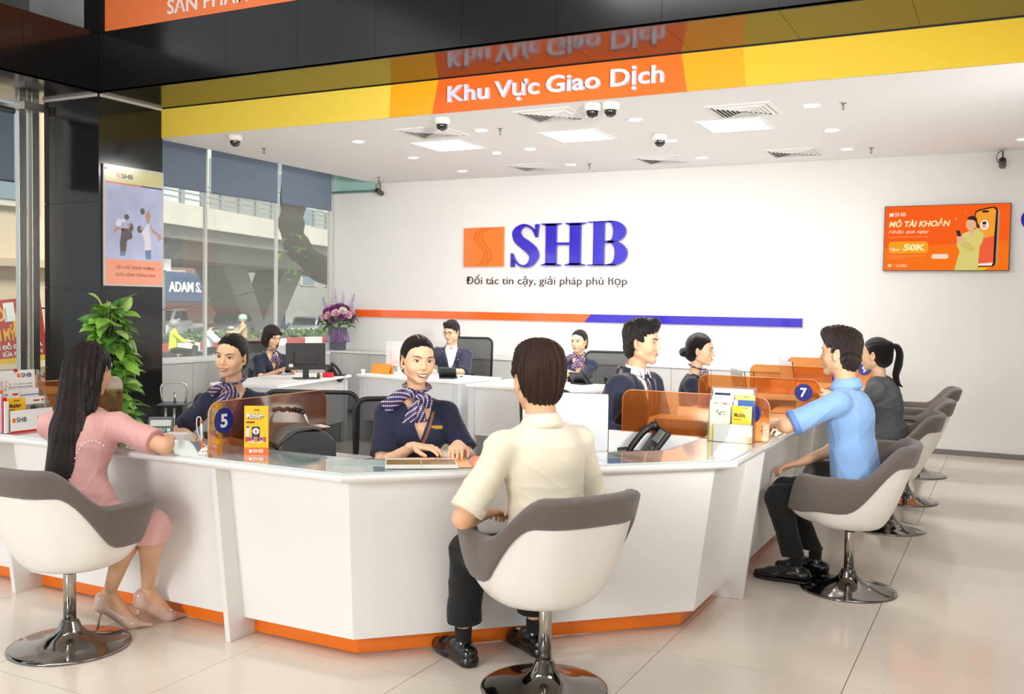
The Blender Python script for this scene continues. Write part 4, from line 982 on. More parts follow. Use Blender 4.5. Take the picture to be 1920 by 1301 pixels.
class Person:
    def __init__(s, name_label, loc, az, hz, head, sex='f', sk=None, hyaw=0, hpitch=0, hroll=0, hres=.0027, smile=0, group=None, sc=1.0, hs=1.0):
        """loc: hips on the ground plan; az facing angle; head: centre of the head in local coordinates; hz hip height"""
        s.root = thing('person', name_label, 'person', (loc[0], loc[1], 0), math.radians(az-90), group)
        s.sex = sex; s.sk = sk; s.parts = []; s.hd = np.array(head, float); s.HR = rotm(hyaw, hpitch, hroll)*hs; s.hz = hz; s.smile = smile; s.az = az; s.loc = loc
        s.neck0 = s.hd+s.HR@A(0, -.028, -.07); sw = (.145 if sex == 'f' else .178)*sc; s.sw = sw
        s.nb = A(s.hd[0]*.85, s.hd[1]-.038, s.hd[2]-.168)      # neck base
        s.tw = 0; s.sh = {}
        s.sc = sc; s.hres = hres
    def to_local(s, P):
        a = -math.radians(s.az-90); x, y = P[0]-s.loc[0], P[1]-s.loc[1]
        return A(x*math.cos(a)-y*math.sin(a), x*math.sin(a)+y*math.cos(a), P[2])
    def shoulders(s, twist=0, drop=0):
        c, n = math.cos(twist), math.sin(twist)
        for k, sx in (('L', -1), ('R', 1)):
            s.sh[k] = s.nb+A(sx*s.sw*c, sx*s.sw*n, -.082-drop)
        s.tx = A(c, n, 0); s.ty = A(-n, c, 0)
        return s
    def head(s):
        f = head_field(s.sex, s.hres, s.smile); 
        r = .0455 if s.sex == 'f' else .056
        nb = s.HR.T@(s.nb-s.hd)/(np.linalg.norm(s.HR[0])**2) if False else np.linalg.inv(s.HR)@(s.nb-s.hd)
        f.cap((0, -.022, -.055), tuple(nb), r*.98, r*1.02, .02)
        V, F = f.net(); s.hlV, s.hlF = V, F
        s.bvh = BVHTree.FromPolygons([tuple(p) for p in V], [tuple(q) for q in F])
        s.parts.append((V@s.HR.T+s.hd, F)); return s
    def hl(s, V): return np.asarray(V)@s.HR.T+s.hd
    def cast(s, x, z, lift):
        h = s.bvh.ray_cast(Vector((x, .3, z)), Vector((0, -1, 0)))
        if h[0] is None: return None
        return np.array(h[0]+h[1].normalized()*lift)
    def patch(s, name, xs, top, bot, m, lift=.0008, nv=5, parent=None):
        """strip between two curves bot(x), top(x), draped on the face"""
        V, F = [], []; n = len(xs)
        for j in range(nv):
            for i, x in enumerate(xs):
                z = bot[i]+(top[i]-bot[i])*j/(nv-1); p = s.cast(x, z, lift)
                V.append(p if p is not None else A(x, .07, z))
        for j in range(nv-1):
            for i in range(n-1): F.append((j*n+i, j*n+i+1, (j+1)*n+i+1, (j+1)*n+i))
        V = s.hl(V); c = Vector(V.mean(0))
        o = link_mesh(name, V, F, m, s.root if parent is None else parent, True); return o
    def face(s, browc='#2c1d18', lipc='#b4443c', open_=None, look=0, eye_open=.0056, brow_w=.0030, narrow=1.0):
        BR = mat('brow_'+browc[1:], browc, .8); LP = mat('lip_'+lipc[1:], lipc, .3, var=.08, vscale=60)
        n = 15
        for sx in (-1, 1):
            t = np.linspace(-1, 1, n); xs = sx*.032+t*.0150*(1 if sx > 0 else 1); out = t*sx   # out=+1 outer corner
            c0 = .0075+out*.0016
            up = c0+eye_open*(1-np.abs(t)**2.2); lo = c0-eye_open*.78*(1-np.abs(t)**2)
            s.patch('eye_white', xs, up, lo, EYEW, .0007)
            tt = np.linspace(-1, 1, 9); ir = .0066; ix = sx*.032+look*.004+tt*ir; cx = np.interp(ix, xs, c0)
            iu = np.minimum(cx+.0006+ir*np.sqrt(np.clip(1-tt*tt, 0, 1)), np.interp(ix, xs, up)); il = np.maximum(cx+.0006-ir*np.sqrt(np.clip(1-tt*tt, 0, 1)), np.interp(ix, xs, lo))
            s.patch('iris', ix, np.maximum(iu, il), il, EYED, .0013)
            s.patch('upper_lash', xs*1.0+sx*.0008*(out > .6), up+.0011+.0008*out, up-.0006, LASH, .0019, 3)
            s.patch('lower_lash', xs, lo+.0003, lo-.0005, LASH, .0009, 2)
            s.patch('lid_crease', xs, up+.0042, up+.0036, mat('crease', '#9a6550', .7), .0006, 2)
            tb = np.linspace(-1, 1, 12); ob = tb*sx; xb = sx*.034+tb*.0195; zb = .0265+.0035*(1-(ob-.25)**2*.9)+.001*ob
            wb = brow_w*(1-.75*np.clip(ob, 0, 1)**1.5)*(1-.25*np.clip(-ob, 0, 1))
            s.patch('eyebrow', xb, zb+wb, zb-wb*.6, BR, .0009, 4)
        m = s.smile; W = .0225+.006*m; t = np.linspace(-1, 1, 17); xs = t*W; cor = -.0575+.0055*m*(t**2)
        ul_top = cor+.0046*(1-np.abs(t)**1.6)*(1-.22*np.exp(-(t/.13)**2)); ul_bot = cor-.0005*(1-t**2)-.001*m*(1-t*t)
        op = (.0075 if open_ is None else open_)*m
        ll_top = ul_bot-op*(1-t**2)**.8; ll_bot = ll_top-.0062*(1-t**2)**.7
        if m: s.patch('teeth', xs*.93, ul_bot+.0004, ll_top-.0004, TEETH, .0010, 4)
        s.patch('upper_lip', xs, ul_top, ul_bot, LP, .0013, 4); s.patch('lower_lip', xs, ll_top, ll_bot, LP, .0015, 4)
        s.patch('mouth_line', xs*1.04, ul_bot+.0005, ul_bot-.0004, mat('mouth_dark', '#4a1a16', .6), .0016 if not m else .0014, 2)
        return s
    def arm(s, k, wrist, pole, hand_dir=None, palm=(0, 0, -1), curl=.45, res=.0036, upper=None, fore=None, thumb=1, split=.0):
        S = s.sh[k]; W = np.array(wrist, float); f_ = 1.0 if s.sex == 'f' else 1.08
        lu = (upper or .265*f_)*s.sc; lf = (fore or .235*f_)*s.sc; D = W-S; L = np.linalg.norm(D)
        if L > (lu+lf)*.995: lu *= L/(lu+lf)*1.006; lf = L*1.006-lu
        a = (lu**2-lf**2+L**2)/(2*L); hgt = math.sqrt(max(0, lu**2-a*a)); u = D/L; p = np.array(pole, float); p = p-u*(p@u); p /= np.linalg.norm(p)
        E = S+u*a+p*hgt; s.__dict__.setdefault('el', {})[k] = E; s.__dict__.setdefault('wr', {})[k] = W
        hd = np.array(hand_dir if hand_dir is not None else (W-E), float); hd /= np.linalg.norm(hd)
        pn = np.array(palm, float); pn = pn-hd*(pn@hd); pn /= np.linalg.norm(pn)      # palm normal (towards what is held)
        sd = np.cross(hd, pn); 
        if k == 'R': sd = -sd                                                # towards the thumb
        sd = sd*thumb
        r = f_*(1.0 if s.sex == 'f' else 1.06); pts = [S, E, W, W+hd*.19]; lo = np.min(pts, 0)-.07; hi = np.max(pts, 0)+.07
        f = Field(lo, hi, res)
        f.cap(S, E, .040*r, .034*r, .0); mid = E+(W-E)*.28
        f.cap(E, mid, .034*r, .0355*r, .012); f.cap(mid, W, .0355*r, .0215*r, .01, sq=(pn, .9)); 
        h = .95*f_; base = W+hd*.012
        f.cap(W-hd*.02, W+hd*.03, .021*h, .022*h, .012, sq=(pn, .72))
        offs = [(-.0295, .080, .060, .0078), (-.0105, .088, .070, .0086), (.0095, .090, .078, .0088), (.029, .086, .070, .0086)]   # pinky .. index
        for i, (o, pl, fl, fr) in enumerate(offs):
            kn = W+hd*pl*h+sd*o*h; f.cap(W+hd*.02*h+sd*o*.6*h, kn, .0125*h, .0108*h, .010)
            d = hd+sd*o*2.2*(1-curl)*.6; d /= np.linalg.norm(d); q = kn; ang = 0
            for j, (fr_, seg) in enumerate(((.45, .5), (.30, .9), (.25, .75))):
                ang += curl*seg*(1.15 if i < 2 else 1.0); dd = d*math.cos(ang)+pn*math.sin(ang); q2 = q+dd*fl*fr_*h
                f.cap(q, q2, fr*h*(1-.06*j), fr*h*(.94-.06*j), .0035 if j else .006); q = q2
        t0 = W+hd*.022*h+sd*.022*h; t1 = t0+(hd*.55+sd*.62+pn*.25)*.042*h; t2 = t1+(hd*.85+sd*.22+pn*.35)*.034*h; t3 = t2+(hd*.9-sd*.05+pn*.35)*.026*h
        f.cap(t0, t1, .0155*h, .0115*h, .010); f.cap(t1, t2, .0108*h, .0095*h, .004); f.cap(t2, t3, .0095*h, .008*h, .004)
        s.parts.append(f.net()); return s
    def torso_field(s, off=0, res=.006, waist=1.0, hips=True, bust=0, lo=None, hi=None, shoulder=1.0, k=.035):
        f_ = 1.0 if s.sex == 'f' else 1.10
        hp = A(0, 0, s.hz); nb = s.nb; up = nb-hp; L = np.linalg.norm(up); u = up/L
        s.hp = hp; chest = hp+up*.70; wa = hp+up*.36; low = hp+up*.12; s.chest = chest; s.wa = wa
        m = .12
        lo = lo if lo is not None else np.min([hp, nb, s.sh['L'], s.sh['R']], 0)-.26; hi = hi if hi is not None else np.max([hp, nb, s.sh['L'], s.sh['R']], 0)+.24
        f = Field(lo, hi, res); R = np.stack([s.tx, s.ty, A(0, 0, 1)], 1)
        th = math.atan2(-u[1], u[2]); T = R@np.array(Matrix.Rotation(th, 3, 'X'))
        cw = .132*f_*s.sc if s.sex == 'f' else .150*s.sc*1.04; cdp = (.098 if s.sex == 'f' else .112)*s.sc
        f.ell(chest, (cw+off, cdp+off, .155+off), k, rot=T)
        f.ell(wa, ((.112*waist if s.sex == 'f' else .141)*s.sc+off, (.085 if s.sex == 'f' else .108)*s.sc+off, (.15 if s.sex == 'f' else .20)+off), k, rot=T)
        if hips: f.ell(low, ((.150 if s.sex == 'f' else .152)*s.sc+off, .11*s.sc+off, .125+off), k, rot=T)
        for kk in 'LR':
            f.cap(nb-A(0, .0, .085), s.sh[kk]+A(0, 0, .0), .046*f_*shoulder+off, .040*f_*shoulder+off, k)
            f.cap(nb+A(0, -.010, -.028), s.sh[kk]+A(0, 0, .010), .026*f_+off*.6, .024*f_+off*.6, k)
        if bust:
            for sx in (-1, 1): f.ell(chest+s.tx*sx*.062+s.ty*.072+A(0, 0, -.02), (.055+off, .045+off, .055+off), .03)
        return f
    def body_core(s):
        f = s.torso_field(0, .009); s.parts.append(f.net()); return s
    def leg(s, k, hip, knee, ankle, bare=True, res=.005):
        f = Field(np.min([hip, knee, ankle], 0)-.10, np.max([hip, knee, ankle], 0)+.10, res)
        hip, knee, ankle = map(np.array, (hip, knee, ankle)); r = 1 if s.sex == 'f' else 1.08
        b = 1 if bare else .62; f.cap(hip, knee, .072*r*b, .052*r*b, 0); f.cap(knee, knee+(ankle-knee)*.3, .049*r*b, .050*r*b, .02); f.cap(knee+(ankle-knee)*.3, ankle, .050*r*b, .0265*r*(1 if bare else .9), .02)
        s.parts.append(f.net()); return s
    def foot(s, ankle, d, heel=0.0, res=.005):
        """heel: raised heel height; the foot reaches the ball of the foot at floor level"""
        a = np.array(ankle, float); d = np.array(d, float); d[2] = 0; d /= np.linalg.norm(d)
        hl = a-d*.02; hl[2] = .03+heel; ball = a+d*(.125-heel*.35); ball[2] = .02; toe = ball+d*.06; toe[2] = .014
        f = Field(np.min([a, hl, toe], 0)-.06, np.max([a, hl, toe], 0)+.06, res)
        f.cap(a, hl, .027, .026, 0); f.cap(a, ball, .028, .026, .02); f.cap(hl, ball, .024, .026, .02); f.cap(ball, toe, .026, .016, .01, sq=((0, 0, 1), .6))
        s.parts.append(f.net()); return s
    def finish(s):
        V, F = join_nets(s.parts); s.body = net_obj('body', V, F, s.sk, s.root); return s
    # ---- clothing
    def sleeve(s, f, k, t, off=.012, r0=None, flare=1.0, kk=.03, fore=None):
        """t: fraction of the upper arm covered (1..2 reaches down the forearm)"""
        f_ = 1.0 if s.sex == 'f' else 1.12; S, E, W = s.sh[k], s.el[k], s.wr[k]
        if t <= 1:
            end = S+(E-S)*t; f.cap(S, end+(E-S)*.0, (r0 or .041*f_)+off, (.041*f_+off)*flare, kk)
            n = (E-S)/np.linalg.norm(E-S); e2 = end+n*.0; s._cuts = getattr(s, '_cuts', [])+[(k, end, n)]
        else:
            end = E+(W-E)*(t-1); f.cap(S, E, (r0 or .049*f_)+off, .041*f_+off, kk); f.cap(E, end, .041*f_+off, .031*f_+off, .02)
        return f
    def cutsleeve(s, f, k, t, r=.13):
        S, E, W = s.sh[k], s.el[k], s.wr[k]
        if t <= 1: p = S+(E-S)*t; n = (E-S)/np.linalg.norm(E-S)
        else: p = E+(W-E)*(t-1); n = (W-E)/np.linalg.norm(W-E)
        def fn(x, y, z):
            a = -((x-p[0])*n[0]+(y-p[1])*n[1]+(z-p[2])*n[2])
            q = p+n*.07; b = np.sqrt((x-q[0])**2+(y-q[1])**2+(z-q[2])**2)-r
            return np.maximum(a, b)
        return f.cut(fn)
    def cloth(s, name, f, m, wrinkle=.0022, seed=0, label=None, uv=False):
        if wrinkle:
            r = np.random.RandomState(seed); ws = [(r.normal(size=3)*np.array([14, 14, 22]), r.uniform(0, 6)) for _ in range(7)]
            def wf(x, y, z):
                t = 0
                for w, p in ws: t = t+np.sin(w[0]*x+w[1]*y+w[2]*z+p+1.3*np.sin(9*x+p)+1.1*np.sin(11*z+p))
                u = 0
                for w, p in ws[:4]: u = u+(1-np.abs(np.sin(.9*w[0]*x+.9*w[1]*y+.7*w[2]*z+p+.8*np.sin(7*z+p)+.7*np.sin(8*x-p))))**4
                return wrinkle*(t/3.4-1.1*u)
            f.warp(wf)
        V, F = f.net(); o = net_obj(name, V, F, m, s.root, attr=V)
        if label: o['label'] = label
        return o
    def hair(s, name, f, m, strand=0, mode='down', parent=None):
        """f in head coordinates; strands carved as shallow grooves"""
        V, F = f.net()
        ph = np.arctan2(V[:, 0], -V[:, 1]); r = np.hypot(V[:, 0], V[:, 1])
        if strand:
            if mode == 'down': q = ph*26+2.2*np.sin(V[:, 2]*9+ph*3); g = np.sin(q)+.6*np.sin(q*2.3+1+V[:, 2]*14)+.5*np.sin(q*4.1+2)
            elif mode == 'back': q = V[:, 0]*210+V[:, 2]*150+3*np.sin(V[:, 1]*20); g = np.sin(q)+.6*np.sin(q*1.9+1)
            else: q = V[:, 0]*120+V[:, 1]*90+V[:, 2]*60; g = np.sin(q+3*np.sin(V[:, 2]*50))+.8*np.sin(V[:, 0]*230-V[:, 1]*160+2*np.sin(V[:, 2]*70))
            nrm = V-A(0, -.01, .01)*1; nrm[:, 2] *= .5; nrm /= np.linalg.norm(nrm, axis=1)[:, None]+1e-6; Vd = V+nrm*(g*strand)[:, None]
        else: Vd = V
        if mode == 'down': at = np.stack([ph, r*3, V[:, 2]], 1)
        elif mode == 'back': at = np.stack([V[:, 0]*4+V[:, 2]*2, V[:, 2]*5, V[:, 1]], 1)
        else: at = V*2.2
        return net_obj(name, s.hl(Vd), F, m, s.root if parent is None else parent, attr=at)
    def ribbon(s, name, path, w, th, m, up=None, parent=None, n=6):
        P = smooth_path(path, n); k = len(path); W = list(np.interp(np.linspace(0, k-1, len(P)), range(k), w)); mb = MB()
        mb.tube(P, W, 10, r2=th, up=up); o = mb.build(name, m, s.root if parent is None else parent, True); 
        V = np.array([v.co for v in o.data.vertices]); L = np.repeat(np.arange(len(P)), 10)*.012
        a = o.data.attributes.new('hl', 'FLOAT_VECTOR', 'POINT'); dP = np.linalg.norm(np.diff(np.array(P), axis=0), axis=1).cumsum(); dP = np.concatenate([[0], dP])
        ang = np.tile(np.cos(2*PI*(np.arange(10)+.5)/10), len(P)); u = ang*np.repeat(W, 10); a.data.foreach_set('vector', np.stack([u, np.repeat(dP, 10), V[:, 2]*0], 1).astype(np.float32).ravel())
        return o
def scarf_mat(name, base, dot, stripe=None, pitch=.011, ang=.6):
    """silk with diagonal rows of small dots, drawn in ribbon coordinates"""
    if name in MATS: return MATS[name]
    m = mat(name, base, .35, sheen=.2); nt = m.node_tree; N = nt.nodes; L = nt.links; b = N['Principled BSDF']
    at = N.new('ShaderNodeAttribute'); at.attribute_name = 'hl'; mp = N.new('ShaderNodeMapping'); mp.inputs['Rotation'].default_value = (0, 0, ang); mp.inputs['Scale'].default_value = (1/pitch, 1/pitch, 1)
    L.new(at.outputs['Vector'], mp.inputs[0]); fr = N.new('ShaderNodeVectorMath'); fr.operation = 'FRACTION'; L.new(mp.outputs[0], fr.inputs[0])
    su = N.new('ShaderNodeVectorMath'); su.operation = 'SUBTRACT'; su.inputs[1].default_value = (.5, .5, 0); L.new(fr.outputs[0], su.inputs[0])
    sx = N.new('ShaderNodeSeparateXYZ'); L.new(su.outputs[0], sx.inputs[0]); cb = N.new('ShaderNodeCombineXYZ'); L.new(sx.outputs[0], cb.inputs[0]); L.new(sx.outputs[1], cb.inputs[1])
    ln = N.new('ShaderNodeVectorMath'); ln.operation = 'LENGTH'; L.new(cb.outputs[0], ln.inputs[0]); lt = N.new('ShaderNodeMath'); lt.operation = 'LESS_THAN'; lt.inputs[1].default_value = .36; L.new(ln.outputs['Value'], lt.inputs[0])
    s2 = N.new('ShaderNodeSeparateXYZ'); L.new(mp.outputs[0], s2.inputs[0]); md = N.new('ShaderNodeMath'); md.operation = 'PINGPONG'; md.inputs[1].default_value = 1.0; L.new(s2.outputs[0], md.inputs[0])
    md = N.new('ShaderNodeMath'); md.operation = 'FLOORED_MODULO'; md.inputs[1].default_value = 2.0; L.new(s2.outputs[0], md.inputs[0]); l2 = N.new('ShaderNodeMath'); l2.operation = 'LESS_THAN'; l2.inputs[1].default_value = 1.0; L.new(md.outputs[0], l2.inputs[0])
    mu = N.new('ShaderNodeMath'); mu.operation = 'MULTIPLY'; L.new(lt.outputs[0], mu.inputs[0]); L.new(l2.outputs[0], mu.inputs[1])
    mx = N.new('ShaderNodeMix'); mx.data_type = 'RGBA'; mx.inputs['A'].default_value = hexc(base); mx.inputs['B'].default_value = hexc(dot); L.new(mu.outputs[0], mx.inputs['Factor']); L.new(mx.outputs['Result'], b.inputs['Base Color'])
    return m
# ================================================================ PEOPLE
SKF = skin('skin_light', '#ecbf9b'); SKM = skin('skin_warm', '#e6b48e'); SKT = skin('skin_tan', '#cf9670')
HBLK = hairm('hair_black', '#17110f'); HBRN = hairm('hair_brown', '#33211a'); HBKB = hairm('hair_black_back', '#17110f', (14, 90, 90))
NAVY = mat('navy_wool', '#141a38', .85, bump=.15, bscale=400, sheen=.2); NAVYS = mat('navy_suit', '#1c2038', .8, bump=.12, bscale=400, sheen=.2)
SCARF = scarf_mat('scarf_navy_dots', '#151d62', '#f3c6a6', pitch=.010); SCARF2 = scarf_mat('scarf_purple_dots', '#2c1f55', '#e6b9c6')
BLKT = mat('black_trousers', '#100f11', .85, bump=.1, bscale=300, sheen=.1); SHOE = mat('black_leather', '#0c0b0c', .25, coat=.4)

def hair_pinned(p, m=None, bun=(0, -.112, -.045), bunr=(.040, .034, .038), vol=0, part=0, res=.003, rough=False):
    m = m or HBLK
    f = Field((-.11, -.18, -.14), (.11, .12, .16), res)
    f.ell((0, -.018, .038+vol*.5), (.0835, .103, .098+vol), 0); f.ell((0, -.055, -.022), (.070, .062, .066), .03)
    f.ell((0, .022, .080), (.052, .038, .030), .02)
    f.ell((0, .104, -.020), (.066, .082, .104), .008, 'sub')
    for sx in (-1, 1):
        f.ell((sx*.092, -.006, -.020), (.028, .027, .050), .008, 'sub'); f.ell((sx*.047, .062, -.035), (.046, .052, .090), .02, 'sub')
    f.cap((0, -.09, -.03), bun, .03, .03, .02)
    h = p.hair('hair', f, m, .0007, 'back')
    if part:
        T = BVHTree.FromPolygons([v.co for v in h.data.vertices], [q.vertices for q in h.data.polygons]); pts = []
        for t_ in np.linspace(0, 1, 10):
            a = math.radians(62+50*t_); o = p.hl([(part*(.020-.004*t_), .30*math.cos(a), .03+.30*math.sin(a))])[0]; c = p.hl([(part*.014, -.01, .03)])[0]
            q = T.ray_cast(Vector(o), Vector(c-o).normalized())[0]
            if q is not None: pts.append(q+Vector(o-c).normalized()*-.0004)
        if len(pts) > 3: MB().tube(pts, .0014, 6).build('parting', p.sk, h, True)
    g = Field(A(*bun)-.06, A(*bun)+.06, res); g.ell(bun, bunr, 0)
    if rough:
        r = np.random.RandomState(3)
        for i in range(9): d = r.normal(size=3); d /= np.linalg.norm(d); g.ell(A(*bun)+d*.024, (.017, .017, .017), .006)
    p.hair('bun', g, m, .0012, 'curl', parent=h)
    return h
def hair_short(p, m=None, top=.026, res=.003, lift=0, quiff=0, nape=-.082):
    m = m or HBRN
    f = Field((-.12, -.15, -.14), (.12, .14, .20), res)
    f.ell((0, -.016, .045), (.085, .101, .095), 0); f.ell((0, -.05, -.028), (.070, .058, .07), .03)
    f.ell((0, .012, .098), (.068, .082, .030+top), .03); f.ell((.02, -.05, .085), (.06, .055, .05), .03)
    if quiff: f.ell((0, .075, .105+quiff*.014), (.055, .032, .028+quiff*.014), .02)
    f.ell((0, .118, -.032), (.080, .085, .108), .010, 'sub')
    for sx in (-1, 1):
        f.ell((sx*.098, -.004, -.018), (.032, .028, .048), .008, 'sub'); f.ell((sx*.06, .055, -.065), (.05, .058, .075), .01, 'sub')
    f.plane((0, 0, nape), (0, .25, -1))
    r = np.random.RandomState(int(top*1000)+3)
    for i in range(26):
        a = r.uniform(-2.6, 2.6); rr = r.uniform(.02, .072); c = A(rr*math.sin(a), .01+rr*math.cos(a), .105+top*.55-.6*rr*rr/.08+r.uniform(0, .008)); d = A(r.normal()*.3, .8+r.normal()*.4, .25+r.uniform(0, .5)); d /= np.linalg.norm(d)
        f.cap(c, c+d*.030, .010, .0035, .006)
    return p.hair('hair', f, m, .0022, 'curl')
def necktie_scarf(p, m, side=1, long=1.0, bow=True, bs=1.0):
    """silk scarf knotted at the throat; side: the side the big loop lies on (local x)"""
    nb, hd = p.nb, p.hd; c = nb+A(0, .012, .035); r = .054 if p.sex == 'f' else .06
    ring = [c+A(r*math.sin(a), r*.92*math.cos(a)-.004, -.016*math.cos(a)+.010) for a in np.linspace(0, 2*PI, 17)[:-1]]
    o = p.ribbon('scarf', ring+[ring[0]], [.020]*17, .006, m, up=(0, 0, 1) if False else None, n=3)
    k = c+A(side*.006, .066, -.032)
    MBk = MB(); MBk.sphere(k, (.017, .014, .018), 14, 10); kn = MBk.build('scarf_knot', m, o, True); at = kn.data.attributes.new('hl', 'FLOAT_VECTOR', 'POINT')
    at.data.foreach_set('vector', np.array([(v.co.x, v.co.z, 0) for v in kn.data.vertices], np.float32).ravel())
    s = side
    if bow:
        p.ribbon('scarf_loop', [k, k+A(s*.035, .012, .022)*bs, k+A(s*.080, .010, .006)*bs, k+A(s*.125, -.004, -.030)*bs, k+A(s*.155, -.008, -.052)*bs], [.012, .024*bs, .032*bs, .034*bs, .036*bs], .004, m, up=(0, .9, .1), parent=o)
        p.ribbon('scarf_loop', [k, k+A(-s*.02, .012, .006), k+A(-s*.045, .012, -.014), k+A(-s*.060, .006, -.048)], [.010, .020, .028, .022], .004, m, up=(0, .9, .1), parent=o)
    p.ribbon('scarf_tail', [k, k+A(s*.012, .018, -.04), k+A(s*.030, .024, -.085*long), k+A(s*.045, .022, -.135*long), k+A(s*.052, .018, -.165*long)], [.010, .018, .027, .031, .033], .0035, m, up=(0, .95, .1), parent=o)
    p.ribbon('scarf_tail', [k, k+A(-s*.010, .016, -.04), k+A(-s*.016, .020, -.08*long), k+A(-s*.022, .018, -.115*long)], [.010, .018, .024, .028], .0035, m, up=(0, .95, .1), parent=o)
    return o
def uniform_top(p, v_depth=.15, m=None, piping='#e08a4a', res=.0048, badge=0, seed=1, slv=.80, wrinkle=.0018):
    m = m or NAVY; f = p.torso_field(.010, res, waist=.93, bust=1)
    for k in 'LR': p.sleeve(f, k, slv, .010, flare=1.12)
    for k in 'LR': p.cutsleeve(f, k, slv)
    nb = p.nb; tx, ty = p.tx, p.ty
    def neck(x, y, z):     # open V at the front and a round neck above
        lx = (x-nb[0])*tx[0]+(y-nb[1])*tx[1]; ly = (x-nb[0])*ty[0]+(y-nb[1])*ty[1]; dz = z-(nb[2]-.055)
        v = np.maximum(np.abs(lx)-.058*np.clip(1+dz/v_depth, 0, 1.2), -(ly-.0))
        v = np.maximum(v, -(dz+v_depth))
        r = np.sqrt(lx**2+(ly-.0)**2)-.066-.0*z; r = np.maximum(r, -(dz+.022))
        return np.minimum(v, r)
    f.cut(neck); f.plane((0, 0, p.hz-.10), (0, 0, -1))
    o = p.cloth('uniform_top', f, m, wrinkle, seed)
    # orange piping along the V and down the front
    T = BVHTree.FromPolygons([v.co for v in o.data.vertices], [pl.vertices for pl in o.data.polygons])
    PM = mat('piping_orange', piping, .6)
    def hit(lx, z):
        q = Vector(nb+tx*lx+ty*.19); q.z = z; h = T.ray_cast(q, Vector(-ty)); return h[0]
    zb = nb[2]-.055-v_depth
    for off in (.008, .015):
        pts = [hit(s_*(.060*(1+dz/v_depth)+off), nb[2]-.055+dz) for s_, dz in [(-1, d) for d in np.linspace(-.01, -v_depth*.97, 8)]]
        pts += [hit(-off+.002*math.sin(i), zb-.01-.028*i) for i in range(10)]
        pts = [q+Vector(ty)*.0012 for q in pts if q is not None]
        if len(pts) > 4: MB().tube(pts, .0014, 5).build('piping', PM, o, True)
    if badge:
        q = hit(-.075, nb[2]-.135)
        if q: 
            M = frame(q+Vector(ty)*.004, -Vector(tx) if False else Vector(tx), (0, 0, 1)); M2 = frame(q+Vector(ty)*.003, (-tx[0], -tx[1], 0), (0, 0, 1))
            MB().box(-.026, .026, -.008, .008, 0, .003, M=M2).build('name_badge', mat('badge_gold', '#d8b04a', .3, .7), p.root)
    return o
def lower_body(p, m, knee_x=.10, knee_y=.33, kz=.45, skirt=True, res=.008):
    f = Field((-.30, -.22, .02), (.30, .60, p.hz+.14), res)
    f.ell((0, 0, p.hz), (.165, .125, .13), 0)
    for sx in (-1, 1):
        f.cap((sx*.09, .0, p.hz-.02), (sx*knee_x, knee_y, kz), .088, .066, .05)
        if not skirt: f.cap((sx*knee_x, knee_y, kz), (sx*knee_x, knee_y+.02, .10), .066, .05, .02)
    return p.cloth('skirt' if skirt else 'trousers', f, m, .002, 5)
def teller_legs(p):
    for k, sx in (('L', -1), ('R', 1)):
        p.leg(k, (sx*.09, .0, p.hz), (sx*.09, .33, .45), (sx*.09, .20, .09), res=.009, bare=True); p.foot((sx*.09, .20, .09), (0, 1, 0), .03, .009)
def simple_shoes(p, ankles, d, m, L=.27, sole=.012, name='shoe', res=.004, heel=.02, chunky=0):
    for a, dd in zip(ankles, d):
        a = np.array(a, float); zl = lambda v, z: np.array([v[0], v[1], z]); dd = np.array(dd, float); dd /= np.linalg.norm(dd); sd = A(dd[1], -dd[0], 0); hb = a-dd*.045
        f = Field(zl(np.min([hb, a+dd*.24], 0)-.08, -.02), zl(np.max([hb, a+dd*.24], 0)+.09, .14), res); 
        f.cap(A(hb[0], hb[1], .048), A(*(a+dd*.03)[:2], .055), .038, .040, 0); f.cap(A(*(a+dd*.03)[:2], .055), A(*(a+dd*.13)[:2], .04), .040, .040, .03, sq=((0, 0, 1), .8)); f.cap(A(*(a+dd*.12)[:2], .036), A(*(a+dd*(L-.085))[:2], .030), .041, .028, .02, sq=((0, 0, 1), .75))
        f.cap(A(a[0], a[1], .07), A(a[0], a[1], .10), .036, .034, .015); f.plane((0, 0, .012), (0, 0, -1)); f.plane((0, 0, .098), (0, 0, 1))
        V, F = f.net(); o = net_obj(name, V, F, m, p.root)
        g = Field(zl(np.min([hb, a+dd*.24], 0)-.08, -.02), zl(np.max([hb, a+dd*.24], 0)+.06, .08), res); g.cap(A(hb[0], hb[1], .02), A(*(a+dd*(L-.085))[:2], .02), .043, .032, 0); g.cap(A(*(a+dd*.1)[:2], .02), A(*(a+dd*.14)[:2], .02), .044, .044, .02)
        g.plane((0, 0, .02+chunky), (0, 0, 1)); g.plane((0, 0, .002), (0, 0, -1))
        q = a+dd*.035
        V, F = g.net(); net_obj('sole', V, F, SHOE if chunky else m, o)
        mb = MB()
        for i in range(3):
            c = a+dd*(.055+.018*i); mb.tube([c+sd*.018+A(0, 0, -c[2]+.092-.007*i), c+A(0, 0, -c[2]+.098-.008*i), c-sd*.018+A(0, 0, -c[2]+.092-.007*i)], .0022, 5)
        tag(mb.build('laces', BLK, o, True), kind='stuff')
